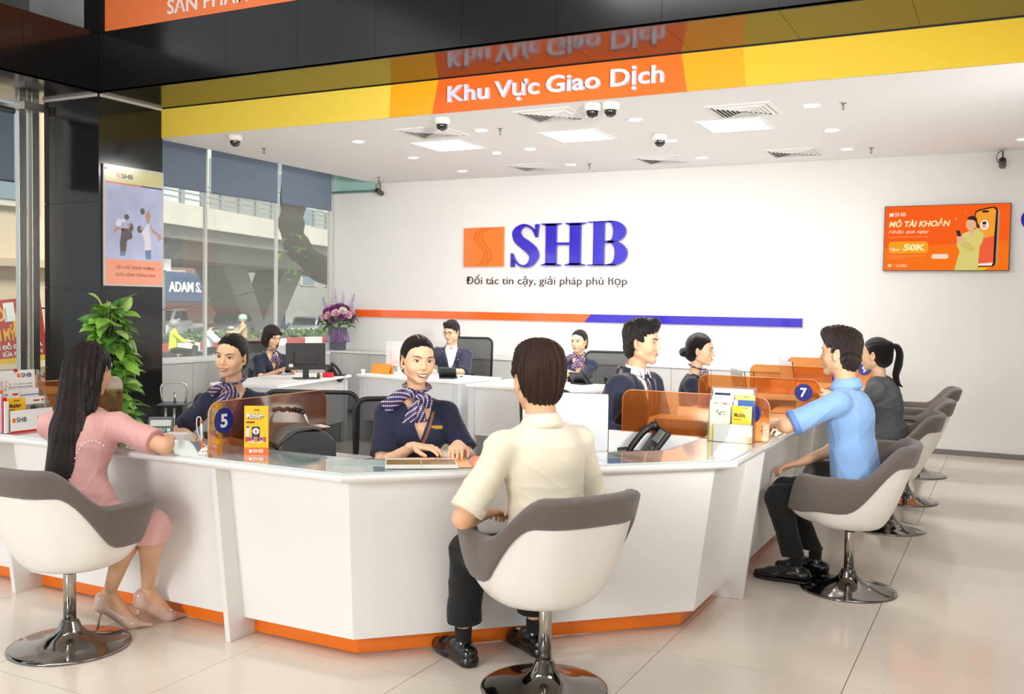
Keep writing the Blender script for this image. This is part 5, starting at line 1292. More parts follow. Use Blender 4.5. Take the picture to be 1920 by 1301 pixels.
def trousers(p, knees, ankles, m, hem=.14, res=.006, seed=4, pants_r=(.092, .066, .058)):
    f = Field(np.min([A(-.22, -.2, 0)]+[A(*k) for k in knees]+[A(*a) for a in ankles], 0)-.10, np.max([A(.22, .15, p.hz)]+[A(*k) for k in knees]+[A(*a) for a in ankles], 0)+.13, res)
    f.ell((0, 0, p.hz-.01), (.172, .128, .13), 0)
    for sx, k, a in zip((-1, 1), knees, ankles):
        k = A(*k); a = A(*a); h = A(sx*.085, .01, p.hz-.03); f.cap(h, k, pants_r[0], pants_r[1], .04); e = k+(a-k)*((k[2]-hem)/(k[2]-a[2])); ax = (a-k)/np.linalg.norm(a-k)
        f.cap(k, e+ax*.03, pants_r[1]*.98, pants_r[2], .015)
    f.plane((0, 0, hem), (0, 0, -1)); f.plane((0, 0, p.hz+.12), (0, 0, 1))
    return p.cloth('trousers', f, m, .0028, seed)
def socks(p, ankles, m, top=.16):
    for a in ankles:
        f = Field(A(*a)-.07, A(*a)+A(.07, .07, .12), .004); f.cap(A(*a)-A(0, 0, .02), A(a[0], a[1], top), .034, .037, 0); f.plane((0, 0, top), (0, 0, 1)); V, F = f.net(); net_obj('sock', V, F, m, p.root)
def jacket(p, m, res=.0055, seed=2, openw=.055, vd=.30, slv=1.95, wr=.0026, collar_m=None):
    f = p.torso_field(.020, res, shoulder=1.08)
    for k in 'LR': p.sleeve(f, k, slv, .017, r0=.060)
    for k in 'LR': p.cutsleeve(f, k, slv)
    nb, tx, ty = p.nb, p.tx, p.ty
    def neck(x, y, z):
        lx = (x-nb[0])*tx[0]+(y-nb[1])*tx[1]; ly = (x-nb[0])*ty[0]+(y-nb[1])*ty[1]; dz = z-(nb[2]-.03)
        v = np.maximum(np.abs(lx)-.066*np.clip(1+dz/vd, 0, 1.1), -ly); v = np.maximum(v, -(dz+vd)); r = np.sqrt(lx**2+(ly-.004)**2)-.070; r = np.maximum(r, -(dz-.0)); return np.minimum(v, r)
    f.cut(neck); f.plane((0, 0, p.hz-.10), (0, 0, -1))
    o = p.cloth('suit_jacket', f, m, wr, seed)
    T = BVHTree.FromPolygons([v.co for v in o.data.vertices], [pl.vertices for pl in o.data.polygons])
    def hit(lx, z):
        q = Vector(nb+tx*lx+ty*.45); q.z = z; h = T.ray_cast(q, Vector(-ty)); return h[0]
    for s_ in (-1, 1):       # notched lapels
        V = []; rows = 9
        for i in range(rows):
            t_ = i/(rows-1); z = nb[2]-.035-t_*vd*.98; e = .066*(1-t_)+.003; w = (.055*(1-t_)**.6 if t_ > .22 else .045)*(1 if t_ < .95 else .2)+.004
            for x in (e, e+w*.5, e+w):
                h = hit(s_*x, z); h = h if h is not None else Vector(nb+tx*s_*x+ty*.09)+Vector((0, 0, z-nb[2])); V.append(h+Vector(ty)*(.006 if x == e else .005))
        F = [(i*3+j, i*3+j+1, i*3+j+4, i*3+j+3) for i in range(rows-1) for j in (0, 1)]
        q = link_mesh('lapel', V, F, m, o, True); md = q.modifiers.new('s', 'SOLIDIFY'); md.thickness = .003; md.offset = 1
    c = nb+A(0, -.006, .022); pts = [c+tx*.070*math.sin(a)+ty*(.064*-math.cos(a))+A(0, 0, .012*math.cos(a)-.012) for a in np.linspace(-1.75, 1.75, 13)]
    MB().tube(pts, .006, 8, r2=.022, up=(0, 0, 1)).build('collar', m, o, True)
    return o
def shirt_under(p, m, res=.006, tie=None, vd=.30):
    f = p.torso_field(.011, res); nb, tx, ty = p.nb, p.tx, p.ty; f.plane((0, 0, p.hz), (0, 0, -1))
    def neck(x, y, z): return np.maximum(np.sqrt((x-nb[0])**2+(y-nb[1]-.004)**2)-.058, -(z-nb[2]+.02))
    f.cut(neck); o = p.cloth('shirt', f, m, .001, 3)
    c = nb+A(0, .002, .030)
    pts = [c+tx*.063*math.sin(a)+ty*(.060*-math.cos(a))+A(0, 0, .014*math.cos(a)-.012) for a in np.linspace(-2.9, 2.9, 19)]
    MB().tube(pts, .004, 8, r2=.024, up=(0, 0, 1)).build('shirt_collar', m, o, True)
    for s_ in (-1, 1):
        a = c+tx*s_*.018+ty*.060+A(0, 0, -.012); b = c+tx*s_*.055+ty*.048+A(0, 0, -.004); d = c+tx*s_*.040+ty*.075+A(0, 0, -.060)
        v = [a, b, d, a+ty*.005, b+ty*.005, d+ty*.005]; link_mesh('collar_point', v, [(0, 1, 2), (5, 4, 3), (0, 3, 4, 1), (1, 4, 5, 2), (2, 5, 3, 0)], m, o)
    if tie:
        T = BVHTree.FromPolygons([v.co for v in o.data.vertices], [pl.vertices for pl in o.data.polygons]); pts = []
        for z in np.linspace(nb[2]-.03, nb[2]-vd, 9):
            q = Vector(nb+ty*.45); q.z = z; h = T.ray_cast(q, Vector(-ty)); pts.append((h[0] if h[0] is not None else Vector((nb[0], nb[1]+.07, z)))+Vector(ty)*.010)
        p.ribbon('necktie', pts, [.012, .016, .019, .022, .025, .028, .03, .032, .033], .005, tie, up=tuple(ty), parent=o)
        MB().sphere(pts[0]+Vector((0, 0, .006)), (.016, .012, .018), 12, 8).build('tie_knot', tie, o, True)
    return o

# ---- the smiling teller in the middle
def center_teller():
    p = Person('smiling seated teller facing the view, blue dotted scarf bow, navy uniform, gold badge', (-2.512, 3.905), -52, .52, (.0, .045, 1.225), 'f', SKF, hyaw=.24, hpitch=.02, hroll=-.05, smile=1, hs=.94)
    p.shoulders(.10); p.head().face(look=.25, open_=.0085)
    L = A(-.155, .33, .872); R = A(.04, .325, .866)
    p.arm('L', L, (-.45, -.5, -.7), hand_dir=(.2, .95, -.10), curl=.5); p.arm('R', R, (.55, -.5, -.65), hand_dir=(-.8, .6, 0), curl=.35)
    return p
# sides: local +x is the person's right
def finish_teller(p, side=1, long=1.0, badge=1, scarf=SCARF, seed=1, res=.0048, legs=True, v=.15, slv=.80, bow=True, bs=1.0):
    p.body_core()
    if legs: teller_legs(p)
    p.finish(); uniform_top(p, v, badge=badge, seed=seed, res=res, slv=slv); necktie_scarf(p, scarf, side, long, bow, bs)
    if legs: lower_body(p, NAVY)
def earring(p, sx, m='#e8e6ea'):
    MB().sphere(p.hl([(sx*.079, -.003, -.040)])[0], .0045, 10, 8).build('earring', mat('pearl', m, .15, coat=1), p.root, True)
T4 = center_teller(); hair_pinned(T4, HBKB, part=1); finish_teller(T4, side=1, long=1.0); earring(T4, 1); earring(T4, -1)

# ---- teller at place 5
p = Person('smiling seated teller behind the divider with blue disc 5, navy uniform, dotted scarf', (-3.735, 4.03), -74, .52, (.0, .10, 1.195), 'f', SKF, hyaw=-.02, hpitch=.04, hroll=-.10, smile=1, hs=.95)
p.shoulders(.12); p.head().face(look=-.3, open_=.006)
p.arm('R', p.to_local((-3.85, 3.80, .765)), (.8, -.5, -.3), hand_dir=(-.25, .95, -.1), curl=.75); p.arm('L', p.to_local((-3.60, 3.80, .77)), (-.7, -.5, -.5), hand_dir=(.3, .9, 0), curl=.5)
hair_pinned(p, HBKB, part=1); finish_teller(p, side=1, long=1.0, badge=0, seed=7, bs=.62)

# ---- clerk with bobbed hair at the left desk
def bob(p, m=None):
    f = Field((-.12, -.14, -.17), (.12, .14, .17), .004)
    f.ell((0, -.016, .036), (.088, .105, .100), 0); f.ell((0, -.040, -.045), (.088, .075, .085), .03)
    for sx in (-1, 1): f.cap((sx*.070, .020, .03), (sx*.072, .022, -.095), .026, .020, .02)
    f.ell((0, .098, -.042), (.062, .075, .100), .006, 'sub'); f.cap((-.05, .070, .062), (.05, .070, .062), .020, .020, .012); f.plane((0, 0, -.112), (0, .1, -1))
    f.cap((0, -.01, -.06), (0, -.02, -.15), .048, .05, .01, 'sub')
    return p.hair('hair', f, m or HBRN, .0012, 'down')
p = Person('seated clerk with short bobbed hair and glasses looking down at the left desk', (-7.22, 8.27), -24, .50, (.02, .07, 1.105), 'f', SKF, hyaw=.30, hpitch=.30, hres=.0035)
p.shoulders(0); p.head().face(eye_open=.0028)
p.arm('R', p.to_local((-6.90, 8.03, .76)), (.5, -.6, -.5), curl=.4, res=.0045); p.arm('L', p.to_local((-6.83, 8.18, .76)), (-.5, -.6, -.5), curl=.4, res=.0045)
bob(p); finish_teller(p, side=-1, long=.9, badge=0, scarf=SCARF2, res=.006, legs=False, bow=False)
def glasses(p, m='#2a2422', r=.020, th=.0012, thick=1):
    M_ = mat('glasses_'+m[1:], m, .2, metal=.6); mb = MB()
    for sx in (-1, 1):
        c = A(sx*.033, 0, .006); ring = []
        for a in np.linspace(0, 2*PI, 25): ring.append(p.hl([(c[0]+r*1.12*math.cos(a), .0985-abs(c[0]+r*math.cos(a))*.12, c[2]+r*.92*math.sin(a))])[0])
        mb.tube(ring, th, 6); mb.tube([p.hl([(sx*(.033+r*1.1), .0925, .012)])[0], p.hl([(sx*.078, .060, .014)])[0], p.hl([(sx*.083, -.01, .010)])[0]], th, 6)
    mb.tube([p.hl([(-.012, .0985, .010)])[0], p.hl([(0, .102, .014)])[0], p.hl([(.012, .0985, .010)])[0]], th, 6)
    return mb.build('glasses', M_, p.root, True)
glasses(p, '#b89a86', .019, .0009)

# ---- man in glasses at the middle desk
WSH = mat('shirt_white', '#e9eaf2', .7, bump=.05, bscale=200)
p = Person('seated man in black-rimmed glasses, dark suit and open white shirt at the middle desk', (-5.68, 9.55), -62, .48, (.0, .06, 1.17), 'm', skin('skin_man', '#e3b898'), hyaw=-.52, hpitch=.16, hres=.0035, sc=.93)
p.shoulders(0); p.head().face(eye_open=.003, lipc='#b97a68', brow_w=.0036)
p.arm('R', p.to_local((-5.78, 9.24, .75)), (.7, -.5, -.5), curl=.5, res=.005); p.arm('L', p.to_local((-5.50, 9.22, .77)), (-.7, -.5, -.5), curl=.5, res=.005)
hair_short(p, HBLK, top=.016, res=.004, quiff=.3); p.body_core(); p.finish(); shirt_under(p, WSH, .007, vd=.26); jacket(p, NAVYS, .007, vd=.26); glasses(p, '#1e1a19', .021, .0014)
MB().box(-.006, .006, -.004, .004, 0, .003, M=frame(p.nb+A(-.085, .115, -.13), (-1, 0, 0), (0, 0, 1))).build('lapel_pin', mat('badge_gold', '#d8b04a', .3, .7), p.root)

# ---- clerk with folded arms
p = Person('seated clerk with pinned hair and folded arms looking left, striped purple scarf', (-4.10, 9.56), -72, .50, (.0, .07, 1.115), 'f', SKF, hyaw=-.42, hpitch=.02, hres=.0035)
p.shoulders(0); p.head().face(lipc='#a8453f')
p.arm('R', p.to_local((-4.02, 9.14, .80)), (.8, -.2, -.5), hand_dir=(-.9, .3, 0), curl=.5, res=.0045); p.arm('L', p.to_local((-4.14, 9.20, .84)), (-.8, -.2, -.5), hand_dir=(.8, .1, .2), curl=.5, res=.0045)
hair_pinned(p, HBKB, res=.004); finish_teller(p, side=1, long=.9, badge=0, scarf=SCARF2, res=.006, legs=False, v=.17, slv=1.5)

# ---- man in the dark suit behind the right arm
TIE = scarf_mat('tie_dots', '#2a1a2c', '#8e6b73', pitch=.006, ang=.4)
p = Person('smiling seated man in dark suit and dotted tie, profile turned right, behind the first divider', (-2.03, 5.36), -4, .53, (.0, .13, 1.285), 'm', SKM, hyaw=.12, hpitch=-.02, hroll=0, smile=.7)
p.shoulders(-.10); p.head().face(lipc='#b06a5c', open_=.005, brow_w=.0042, browc='#1c1512')
p.arm('R', p.to_local((-1.80, 5.08, .77)), (.5, -.7, -.4), curl=.4); p.arm('L', p.to_local((-1.66, 5.42, .77)), (-.6, -.5, -.6), curl=.4)
hair_short(p, HBLK, top=.024, quiff=.7, nape=-.088); p.body_core(); p.finish(); shirt_under(p, WSH, .006, tie=TIE, vd=.30); jacket(p, NAVYS, .006, vd=.30)
lower_body(p, NAVYS, skirt=False)

# ---- teller with the curled bun
p = Person('seated teller in profile with a large curled dark bun, behind the divider numbered 7', (-2.20, 7.30), 6, .50, (.0, .08, 1.165), 'f', SKF, hyaw=.0, hpitch=.02, hres=.003)
p.shoulders(0); p.head().face(lipc='#a8352f')
p.arm('R', p.to_local((-1.85, 7.12, .76)), (.6, -.5, -.5), curl=.4, res=.0045); p.arm('L', p.to_local((-1.85, 7.42, .76)), (-.6, -.5, -.5), curl=.4, res=.0045)
hair_pinned(p, HBKB, bun=(0, -.128, -.012), bunr=(.030, .028, .038), vol=.006, rough=True); finish_teller(p, side=1, long=.8, badge=0, scarf=SCARF, res=.006, legs=False)

# ---- customer in the blue polo
POLO = mat('polo_blue', '#8db4e6', .85, bump=.12, bscale=500, sheen=.2)
p = Person('man in a light blue polo shirt and black trousers seated at the right arm', (-.70, 5.43), 176, .545, (.0, .115, 1.262), 'm', SKM, hyaw=-.12, hpitch=-.03, hroll=0)
p.shoulders(.0); p.head().face(lipc='#b5776a', brow_w=.004)
p.arm('L', p.to_local((-1.12, 5.40, .866)), (-1, .1, -.15), hand_dir=(.6, .7, .0), palm=(.4, 0, -1), curl=.95); p.arm('R', (.12, .34, .64), (.6, -.6, -.4), hand_dir=(-.2, .9, -.25), curl=.6)
hair_short(p, hairm('hair_dark_brown', '#2b1c1a'), top=.030, quiff=.5, nape=-.072)
def polo(p, m, seed=3, slv=.90, res=.005, collar=True, wr=.0028, off=.013, cuff=None, hem=-.13):
    f = p.torso_field(off, res, shoulder=1.02)
    for k in 'LR': p.sleeve(f, k, slv, .012, flare=1.10)
    for k in 'LR': p.cutsleeve(f, k, slv)
    nb = p.nb
    f.cut(lambda x, y, z: np.maximum(np.sqrt((x-nb[0])**2+(y-nb[1]-.006)**2)-.060, -(z-nb[2]+.02))); f.plane((0, 0, p.hz+hem), (0, 0, -1))
    o = p.cloth('shirt', f, m, wr, seed)
    c = nb+A(0, .0, .012)
    if collar:
        pts = [c+p.tx*.066*math.sin(a)+p.ty*(.066*-math.cos(a))+A(0, 0, .010*math.cos(a)-.004) for a in np.linspace(-2.8, 2.8, 21)]
        V, F = [], []
        for i, a in enumerate(np.linspace(-2.8, 2.8, 25)):
            d = p.tx*math.sin(a)-p.ty*math.cos(a)
            for rr, zz in ((.059, .030), (.063, .036), (.070, .026), (.082, .0), (.089, -.022), (.084, -.020), (.066, .020)): V.append(c+d*rr+A(0, 0, zz+.010*math.cos(a)-.006))
        n = 7
        for i in range(24):
            for j in range(n-1): F.append((i*n+j, i*n+j+1, (i+1)*n+j+1, (i+1)*n+j))
        link_mesh('collar', V, F, m, o, True)
    if cuff:
        for k in 'LR':
            S, E = p.sh[k], p.el[k]; u = (E-S)/np.linalg.norm(E-S); e = S+(E-S)*slv; r = (.041*1.12+.012)*1.10
            MB().tube([e-u*.030, e-u*.028, e+u*.0, e+u*.002], [r*.92, r+.0045, r+.0045, r*.92], 28).build('sleeve_cuff', cuff, o, True)
    return o
p.body_core(); kn = [(-.10, .40, .475), (.10, .42, .485)]; an = [(-.03, .31, .10), (.19, .26, .10)]
for sx, k, a in zip((-1, 1), kn, an): p.leg('L', (sx*.09, 0, p.hz), k, A(*a)+A(0, 0, .02), bare=False, res=.006)
p.finish(); polo(p, POLO, cuff=mat('polo_cuff', '#6c93d6', .85)); trousers(p, kn, an, BLKT, hem=.15); socks(p, an, BLKT); simple_shoes(p, an, [(-.05, 1, 0), (.06, 1, 0)], SHOE, L=.285)

# ---- customer in cream
CREAM = mat('cream_knit', '#efe6cf', .9, bump=.18, bscale=350, sheen=.3)
p = Person('man in a cream knitted polo and black trousers seated with his back to the view', (-1.56, 3.38), 146, .555, (-.02, .085, 1.208), 'm', SKM, hyaw=-.02, hpitch=.05, hs=1.06)
p.shoulders(.06); p.head().face(lipc='#b5776a')
p.arm('L', (-.175, .20, .675), (-.9, -.75, .0), hand_dir=(.75, .65, -.1), palm=(0, .1, -1), curl=.5, upper=.30, fore=.25); p.arm('R', (.10, .30, .64), (.8, -.4, -.2), hand_dir=(-.4, .9, -.1), curl=.4)
def back_hair(p, m):
    f = Field((-.12, -.15, -.14), (.12, .14, .17), .003)
    f.ell((0, -.018, .045), (.090, .105, .098), 0); f.ell((0, -.045, -.030), (.074, .066, .070), .03); f.ell((.01, .02, .098), (.070, .075, .048), .03); f.ell((0, -.05, .07), (.082, .066, .072), .02); f.ell((.012, .0, .098), (.080, .086, .052), .02); f.ell((-.05, -.03, .02), (.045, .06, .06), .02); f.ell((.052, -.03, .02), (.045, .06, .06), .02)
    f.ell((0, .120, -.035), (.082, .085, .108), .010, 'sub')
    for sx in (-1, 1): f.ell((sx*.104, -.004, -.018), (.034, .028, .048), .008, 'sub'); f.ell((sx*.07, .055, -.065), (.05, .058, .075), .01, 'sub')
    f.plane((0, 0, -.088), (0, .2, -1)); r = np.random.RandomState(11)
    for i in range(40):      # locks falling from the crown
        a = r.uniform(-PI, PI); z0 = r.uniform(.04, .12); R0 = .095*math.sqrt(max(0, 1-((z0-.045)/.10)**2)); b = A(math.sin(a)*R0*.9, -.018+math.cos(a)*R0, z0+.005)
        z1 = z0-r.uniform(.05, .08); R1 = .098*math.sqrt(max(0, 1-((z1-.045)/.11)**2)); e = A(math.sin(a+.25)*R1*.92, -.018+math.cos(a+.25)*R1*1.02, z1)
        if e[1] > .05 and e[2] < .06: continue
        f.cap(b, e, .010, .006, .010)
    return p.hair('hair', f, m, .0024, 'down')
back_hair(p, hairm('hair_warm_brown', '#3d271c'))
p.body_core(); kn = [(-.16, .38, .48), (.14, .39, .48)]; 
la = p.to_local((-2.00, 3.49, .10)); ra = p.to_local((-1.79, 3.74, .10)); an = [tuple(la), tuple(ra)]
for sx, k, a in zip((-1, 1), kn, an): p.leg('L', (sx*.09, 0, p.hz), k, A(*a)+A(0, 0, .02), bare=False, res=.006)
p.finish(); polo(p, CREAM, seed=9, cuff=CREAM, off=.016, wr=.0022); trousers(p, kn, an, BLKT, hem=.175, pants_r=(.095, .074, .070)); socks(p, an, BLKT, .150)
simple_shoes(p, an, [(-.10, 1, 0), (-.05, 1, 0)], SHOE, L=.285, chunky=.022)

# ---- long-haired customer in pink
PINK = mat('pink_dress', '#dba6a2', .75, bump=.06, bscale=200, sheen=.2); NUDE = mat('nude_patent', '#cfae9d', .15, coat=.6)
p = Person('woman in a pink dress with very long straight black hair, leaning on the counter', (-3.60, 2.87), 95, .555, (-.02, .11, 1.175), 'f', skin('skin_pink_customer', '#deb08e'), hyaw=.12, hpitch=.10)
p.shoulders(.42, drop=-.005); p.head().face()
p.arm('R', p.to_local((-3.40, 3.21, .868)), (.95, .05, -.25), hand_dir=(-.9, .25, -.05), palm=(0, 0, -1), curl=.5); p.arm('L', p.to_local((-3.58, 3.17, .868)), (-.9, .0, -.3), hand_dir=(.9, .2, .0), curl=.4)
def long_hair(p):
    f = Field((-.16, -.30, -.62), (.16, .14, .16), .0045)
    f.ell((0, -.018, .036), (.084, .102, .098), 0); f.ell((0, -.045, -.03), (.082, .075, .08), .03)
    f.cap((-.008, -.045, .0), (-.015, -.085, -.26), .080, .078, .03); f.cap((-.015, -.085, -.26), (-.025, -.125, -.52), .080, .062, .03)
    for sx in (-1, 1): f.cap((sx*.055, -.03, .04), (sx*.055-.01, -.055, -.16), .034, .035, .02)
    f.ell((.01, .100, -.030), (.068, .080, .105), .006, 'sub'); f.ell((.080, .004, -.040), (.022, .030, .060), .01, 'sub')
    f.cap((0, .02, -.10), (0, .02, -.6), .075, .075, .0, 'sub')
    return p.hair('hair', f, hairm('hair_long', '#241814', (60, 40, 3)), .0020, 'down')
long_hair(p)
p.body_core(); kn = [(-.045, .40, .505), (.13, .33, .50)]; an = [tuple(p.to_local((-3.60, 3.05, .165))), tuple(p.to_local((-3.50, 3.18, .165)))]
kn = [tuple(p.to_local((-3.42, 3.02, .50))), tuple(p.to_local((-3.34, 3.06, .49)))]
for sx, k, a in zip((-1, 1), kn, an): p.leg('L', (sx*.08, .0, p.hz), k, a, res=.0045)
fd = [p.to_local((-3.51, 3.09, 0))-p.to_local((-3.64, 2.99, 0)), p.to_local((-3.46, 3.28, 0))-p.to_local((-3.54, 3.11, 0))]
for a, d in zip(an, fd): p.foot(a, d, .075, .004)
p.finish()
f = p.torso_field(.010, .005, waist=.92, bust=1)
for k in 'LR': p.sleeve(f, k, .80, .012, flare=1.10); f.ell(p.sh[k]+A(0, 0, .018), (.056, .052, .046), .02)
for k in 'LR': p.cutsleeve(f, k, .80, .14)
nb = p.nb; f.cut(lambda x, y, z: np.maximum(np.sqrt((x-nb[0])**2+(y-nb[1])**2)-.062, -(z-nb[2]+.035)))
for sx, k in zip((-1, 1), kn): k = A(*k); h = A(sx*.08, .02, p.hz-.02); f.cap(h, k, .098, .070, .04); f.cap(k+A(0, 0, .0), k-A(0, .02, .05), .070, .066, .03)
f.cap(A(*kn[0]), A(*kn[1]), .062, .062, .04)
f.plane((0, 0, .435), (0, 0, -1)); o = p.cloth('dress', f, PINK, .0026, 12)
T = BVHTree.FromPolygons([v.co for v in o.data.vertices], [q.vertices for q in o.data.polygons])
PEARL = mat('pearl', '#f0ebe4', .15, coat=1); first = None
for i in range(30):
    t_ = i/30; a = 2*PI*t_; u = .085+.045*math.cos(a); z = .775+.105*math.sin(a)+.03*math.cos(a)
    h = T.ray_cast(Vector((u, -.4, z)), Vector((0, 1, 0)))[0]
    if h is None: continue
    if first is None: mbp = MB(); mbp.sphere((0, 0, 0), .0042, 10, 6); first = mbp.build('pearl_bead', PEARL, p.root, True); q = first
    else: q = first.copy(); COL.objects.link(q)
    q.location = h+Vector((0, -.002, 0))
for a, d in zip(an, fd):
    a = A(*a); d = d/np.linalg.norm(d); hb = a-d*.03; f = Field(np.min([hb, a+d*.2], 0)-.06, np.max([hb, a+d*.2], 0)+.05, .0034); f.lo[2] = 0
    f = Field([*(np.min([hb, a+d*.22], 0)[:2]-.06), -.02], [*(np.max([hb, a+d*.22], 0)[:2]+.06), .21], .0034)
    H_ = A(hb[0], hb[1], .108); ball = A(*(a+d*.098)[:2], .024); toe = A(*(a+d*.178)[:2], .012)
    f.cap(H_+A(0, 0, .03), H_, .033, .032, 0); f.cap(H_, ball, .030, .037, .02, sq=((0, 0, 1), .85)); f.cap(ball, toe, .036, .012, .015, sq=((0, 0, 1), .6))
    m_ = a+d*.055; f.ell((m_[0]+d[0]*.01, m_[1]+d[1]*.01, .150), (.038, .038, .058), .006, 'sub')
    f.plane((0, 0, .003), (0, 0, -1)); V, F = f.net(); sh_ = net_obj('high_heel_shoe', V, F, NUDE, p.root)
    MB().tube([A(hb[0]-d[0]*.006, hb[1]-d[1]*.006, .10), A(hb[0]-d[0]*.014, hb[1]-d[1]*.014, .05), A(hb[0]-d[0]*.020, hb[1]-d[1]*.020, .001)], [.016, .0065, .0048], 12).build('stiletto_heel', NUDE, sh_, True)

# ---- customer with the ponytail
GREYT = mat('grey_washed_tee', '#5c5e62', .9, var=.25, vscale=10)
p = Person('woman in a faded dark grey tee with a long ponytail, seated past the polo man', (-.74, 7.42), 176, .53, (.0, .13, 1.175), 'f', SKF, hyaw=-.15, hpitch=0, hres=.003)
p.shoulders(0); p.head().face()
p.arm('L', (-.05, .42, .86), (-.7, -.3, -.6), curl=.5, res=.0045); p.arm('R', (.12, .42, .86), (.7, -.3, -.6), curl=.5, res=.0045)
h = hair_pinned(p, hairm('hair_pony', '#1c1311', (14, 90, 90)), bun=(0, -.10, .075), bunr=(.022, .022, .02))
TL = smooth_path([(0, -.105, .080), (.0, -.150, .070), (0, -.172, .020), (0, -.165, -.06), (0, -.150, -.13), (.0, -.165, -.185), (0, -.20, -.215)], 6)
TL = p.hl(TL); RR = list(np.interp(np.linspace(0, 1, len(TL)), [0, .15, .5, .8, 1], [.014, .026, .036, .024, .004]))
mb = MB(); mb.tube(TL, RR, 16, r2=[q*.8 for q in RR]); pt = mb.build('ponytail', HBKB, h, True); at = pt.data.attributes.new('hl', 'FLOAT_VECTOR', 'POINT')
at.data.foreach_set('vector', np.array([(math.atan2(v.co.x, v.co.y)*3, (i % 16)*.5, v.co.z*.3) for i, v in enumerate(pt.data.vertices)], np.float32).ravel())
p.body_core(); teller_legs(p); p.finish(); polo(p, GREYT, seed=21, collar=False, slv=.95, off=.030, wr=.004, res=.006); lower_body(p, BLKT, skirt=False)
simple_shoes(p, [(-.10, .40, .09), (.06, .42, .09)], [(0, 1, 0), (.1, 1, 0)], mat('white_trainer', '#e8e6e2', .5), L=.25, res=.005)
# staff chairs
office_chair('black mesh office chair of the smiling teller in the middle', (-2.70, 4.16, 0), -38, .46, .52, .99)
office_chair('black mesh office chair of the teller behind divider 5, only its top rail showing', (-3.80, 4.62, 0), -65, .60, .50, .93)
office_chair('black mesh office chair turned away beside the plant, left of the calculator', (-4.28, 3.98, 0), -120, .52, .55, .93)
office_chair('dark office chair behind the bob-haired clerk', (-7.42, 8.37, 0), -20, .46, .55, 1.03)
office_chair('black framed office chair of the man in glasses', (-5.62, 9.78, 0), -75, .50, .52, 1.10)
office_chair('grey mesh office chair of the clerk with folded arms', (-3.88, 9.68, 0), -80, .50, .55, 1.0)
office_chair('dark office chair behind the man in the dark suit', (-2.05, 6.35, 0), -10, .46, .52, 1.0)
office_chair('black office chair behind the teller with the curled bun', (-2.45, 7.35, 0), -10, .46, .55, 1.02)
office_chair('small black office chair back in front of the desk of the clerk with folded arms', (-3.35, 7.35, 0), 95, .44, .45, .82)

# ================================================================ THINGS ON THE COUNTERS
CLEAR = mix_transparent('clear_acrylic', (.97, .98, .98), .03, '#ffffff', .03, .04)
YEL = mat('leaflet_yellow', '#fbc41b', .35); YLT = mat('leaflet_cream', '#f4efc8', .4); REDC = mat('leaflet_red', '#d2232a', .4); NVY = mat('print_navy', '#1c2a55', .4); BLUP = mat('leaflet_blue', '#2f5ea8', .35)
ORP = mat('print_orange', '#f4742a', .35); DKP = mat('print_dark', '#3a3230', .5)
def sheet(name, w, h, m, parent, loc, lean=.12, th=.0012, rz=0):
    """upright card, front towards local -Y, leaning back"""
    M = Matrix.Translation(Vector(loc)) @ Matrix.Rotation(rz, 4, 'Z') @ Matrix.Rotation(-lean, 4, 'X')
    o = MB().box(-w/2, w/2, -th, 0, 0, h, M=M).build(name, m, parent)
    return o, M
def on(M, x0, x1, z0, z1, m, parent, k=1, name='print'):
    return MB().box(x0, x1, -.0012-.0004*k, -.0011, z0, z1, M=M).build(name, m, parent)
def ton(M, body, x, z, w, h, m, parent, k=1, bold=.01):
    q = M @ Vector((x, -.0014-.0004*k, z)); R = M.to_3x3()
    return text_mesh('lettering', body, m, frame(q, R @ Vector((1, 0, 0)), R @ Vector((0, 0, 1))), w, h, .0004, bold, parent)
# left leaflet holder (its front faces right, towards +X)
t = thing('leaflet_holder', 'clear leaflet rack full of red and white leaflets, left of the long-haired customer', 'leaflet rack', (-4.375, 3.235, .8245), PI/2)
w = .235
MB().box(-w/2, w/2, .0, .003, 0, .02).box(-w/2, w/2, 0, .12, 0, .003).box(-w/2, w/2, .117, .12, 0, .30).build('back_and_base', CLEAR, t)
for s in (-1, 1): MB().prism([(.0, 0), (.12, 0), (.12, .30), (.10, .30), (.06, .20), (.0, .10)], s*w/2-.0015, s*w/2+.0015, axis='x').build('side_wall', CLEAR, t)
o, M = sheet('front_card', w, .112, PAPER, t, (0, -.002, 0), 0); on(M, -w/2, w/2, 0, .010, REDC, o)
ton(M, 'SHB', -.085, .052, .055, .024, NVY, o); on(M, -.108, -.090, .052, .074, ORP, o)
MB().prism([(x, z) for x, z in rrect(.030, .098, .052, .072, .0098)], -.0022, -.0016, axis='y', M=M).build('print', REDC, o); ton(M, 'DỊCH VỤ', .038, .057, .052, .009, PAPER, o, 3); ton(M, 'Giải pháp phù hợp', .036, .042, .05, .005, DKP, o)
o, M = sheet('leaflet', .098, .165, YEL, t, (-.055, .030, .004), .10, rz=-.06); ton(M, 'SHB', -.012, .148, .03, .008, DKP, o); ton(M, 'Mobile+', -.035, .118, .062, .020, DKP, o, 1, .03); ton(M, 'BUSINESS', -.038, .105, .03, .006, DKP, o)
o, M = sheet('leaflet', .092, .165, PAPER, t, (.045, .032, .004), .10); on(M, -.046, .046, .085, .128, mat('print_photo', '#8e8f86', .4, var=.6, vscale=40), o); on(M, -.02, .012, .088, .118, DKP, o, 2); on(M, .0, .035, .142, .150, REDC, o)
o, M = sheet('leaflet', .05, .165, PAPER, t, (.092, .040, .004), .10); on(M, -.022, .022, .085, .125, mat('print_photo', '#8e8f86', .4, var=.6, vscale=40), o); on(M, -.012, .018, .142, .150, REDC, o)
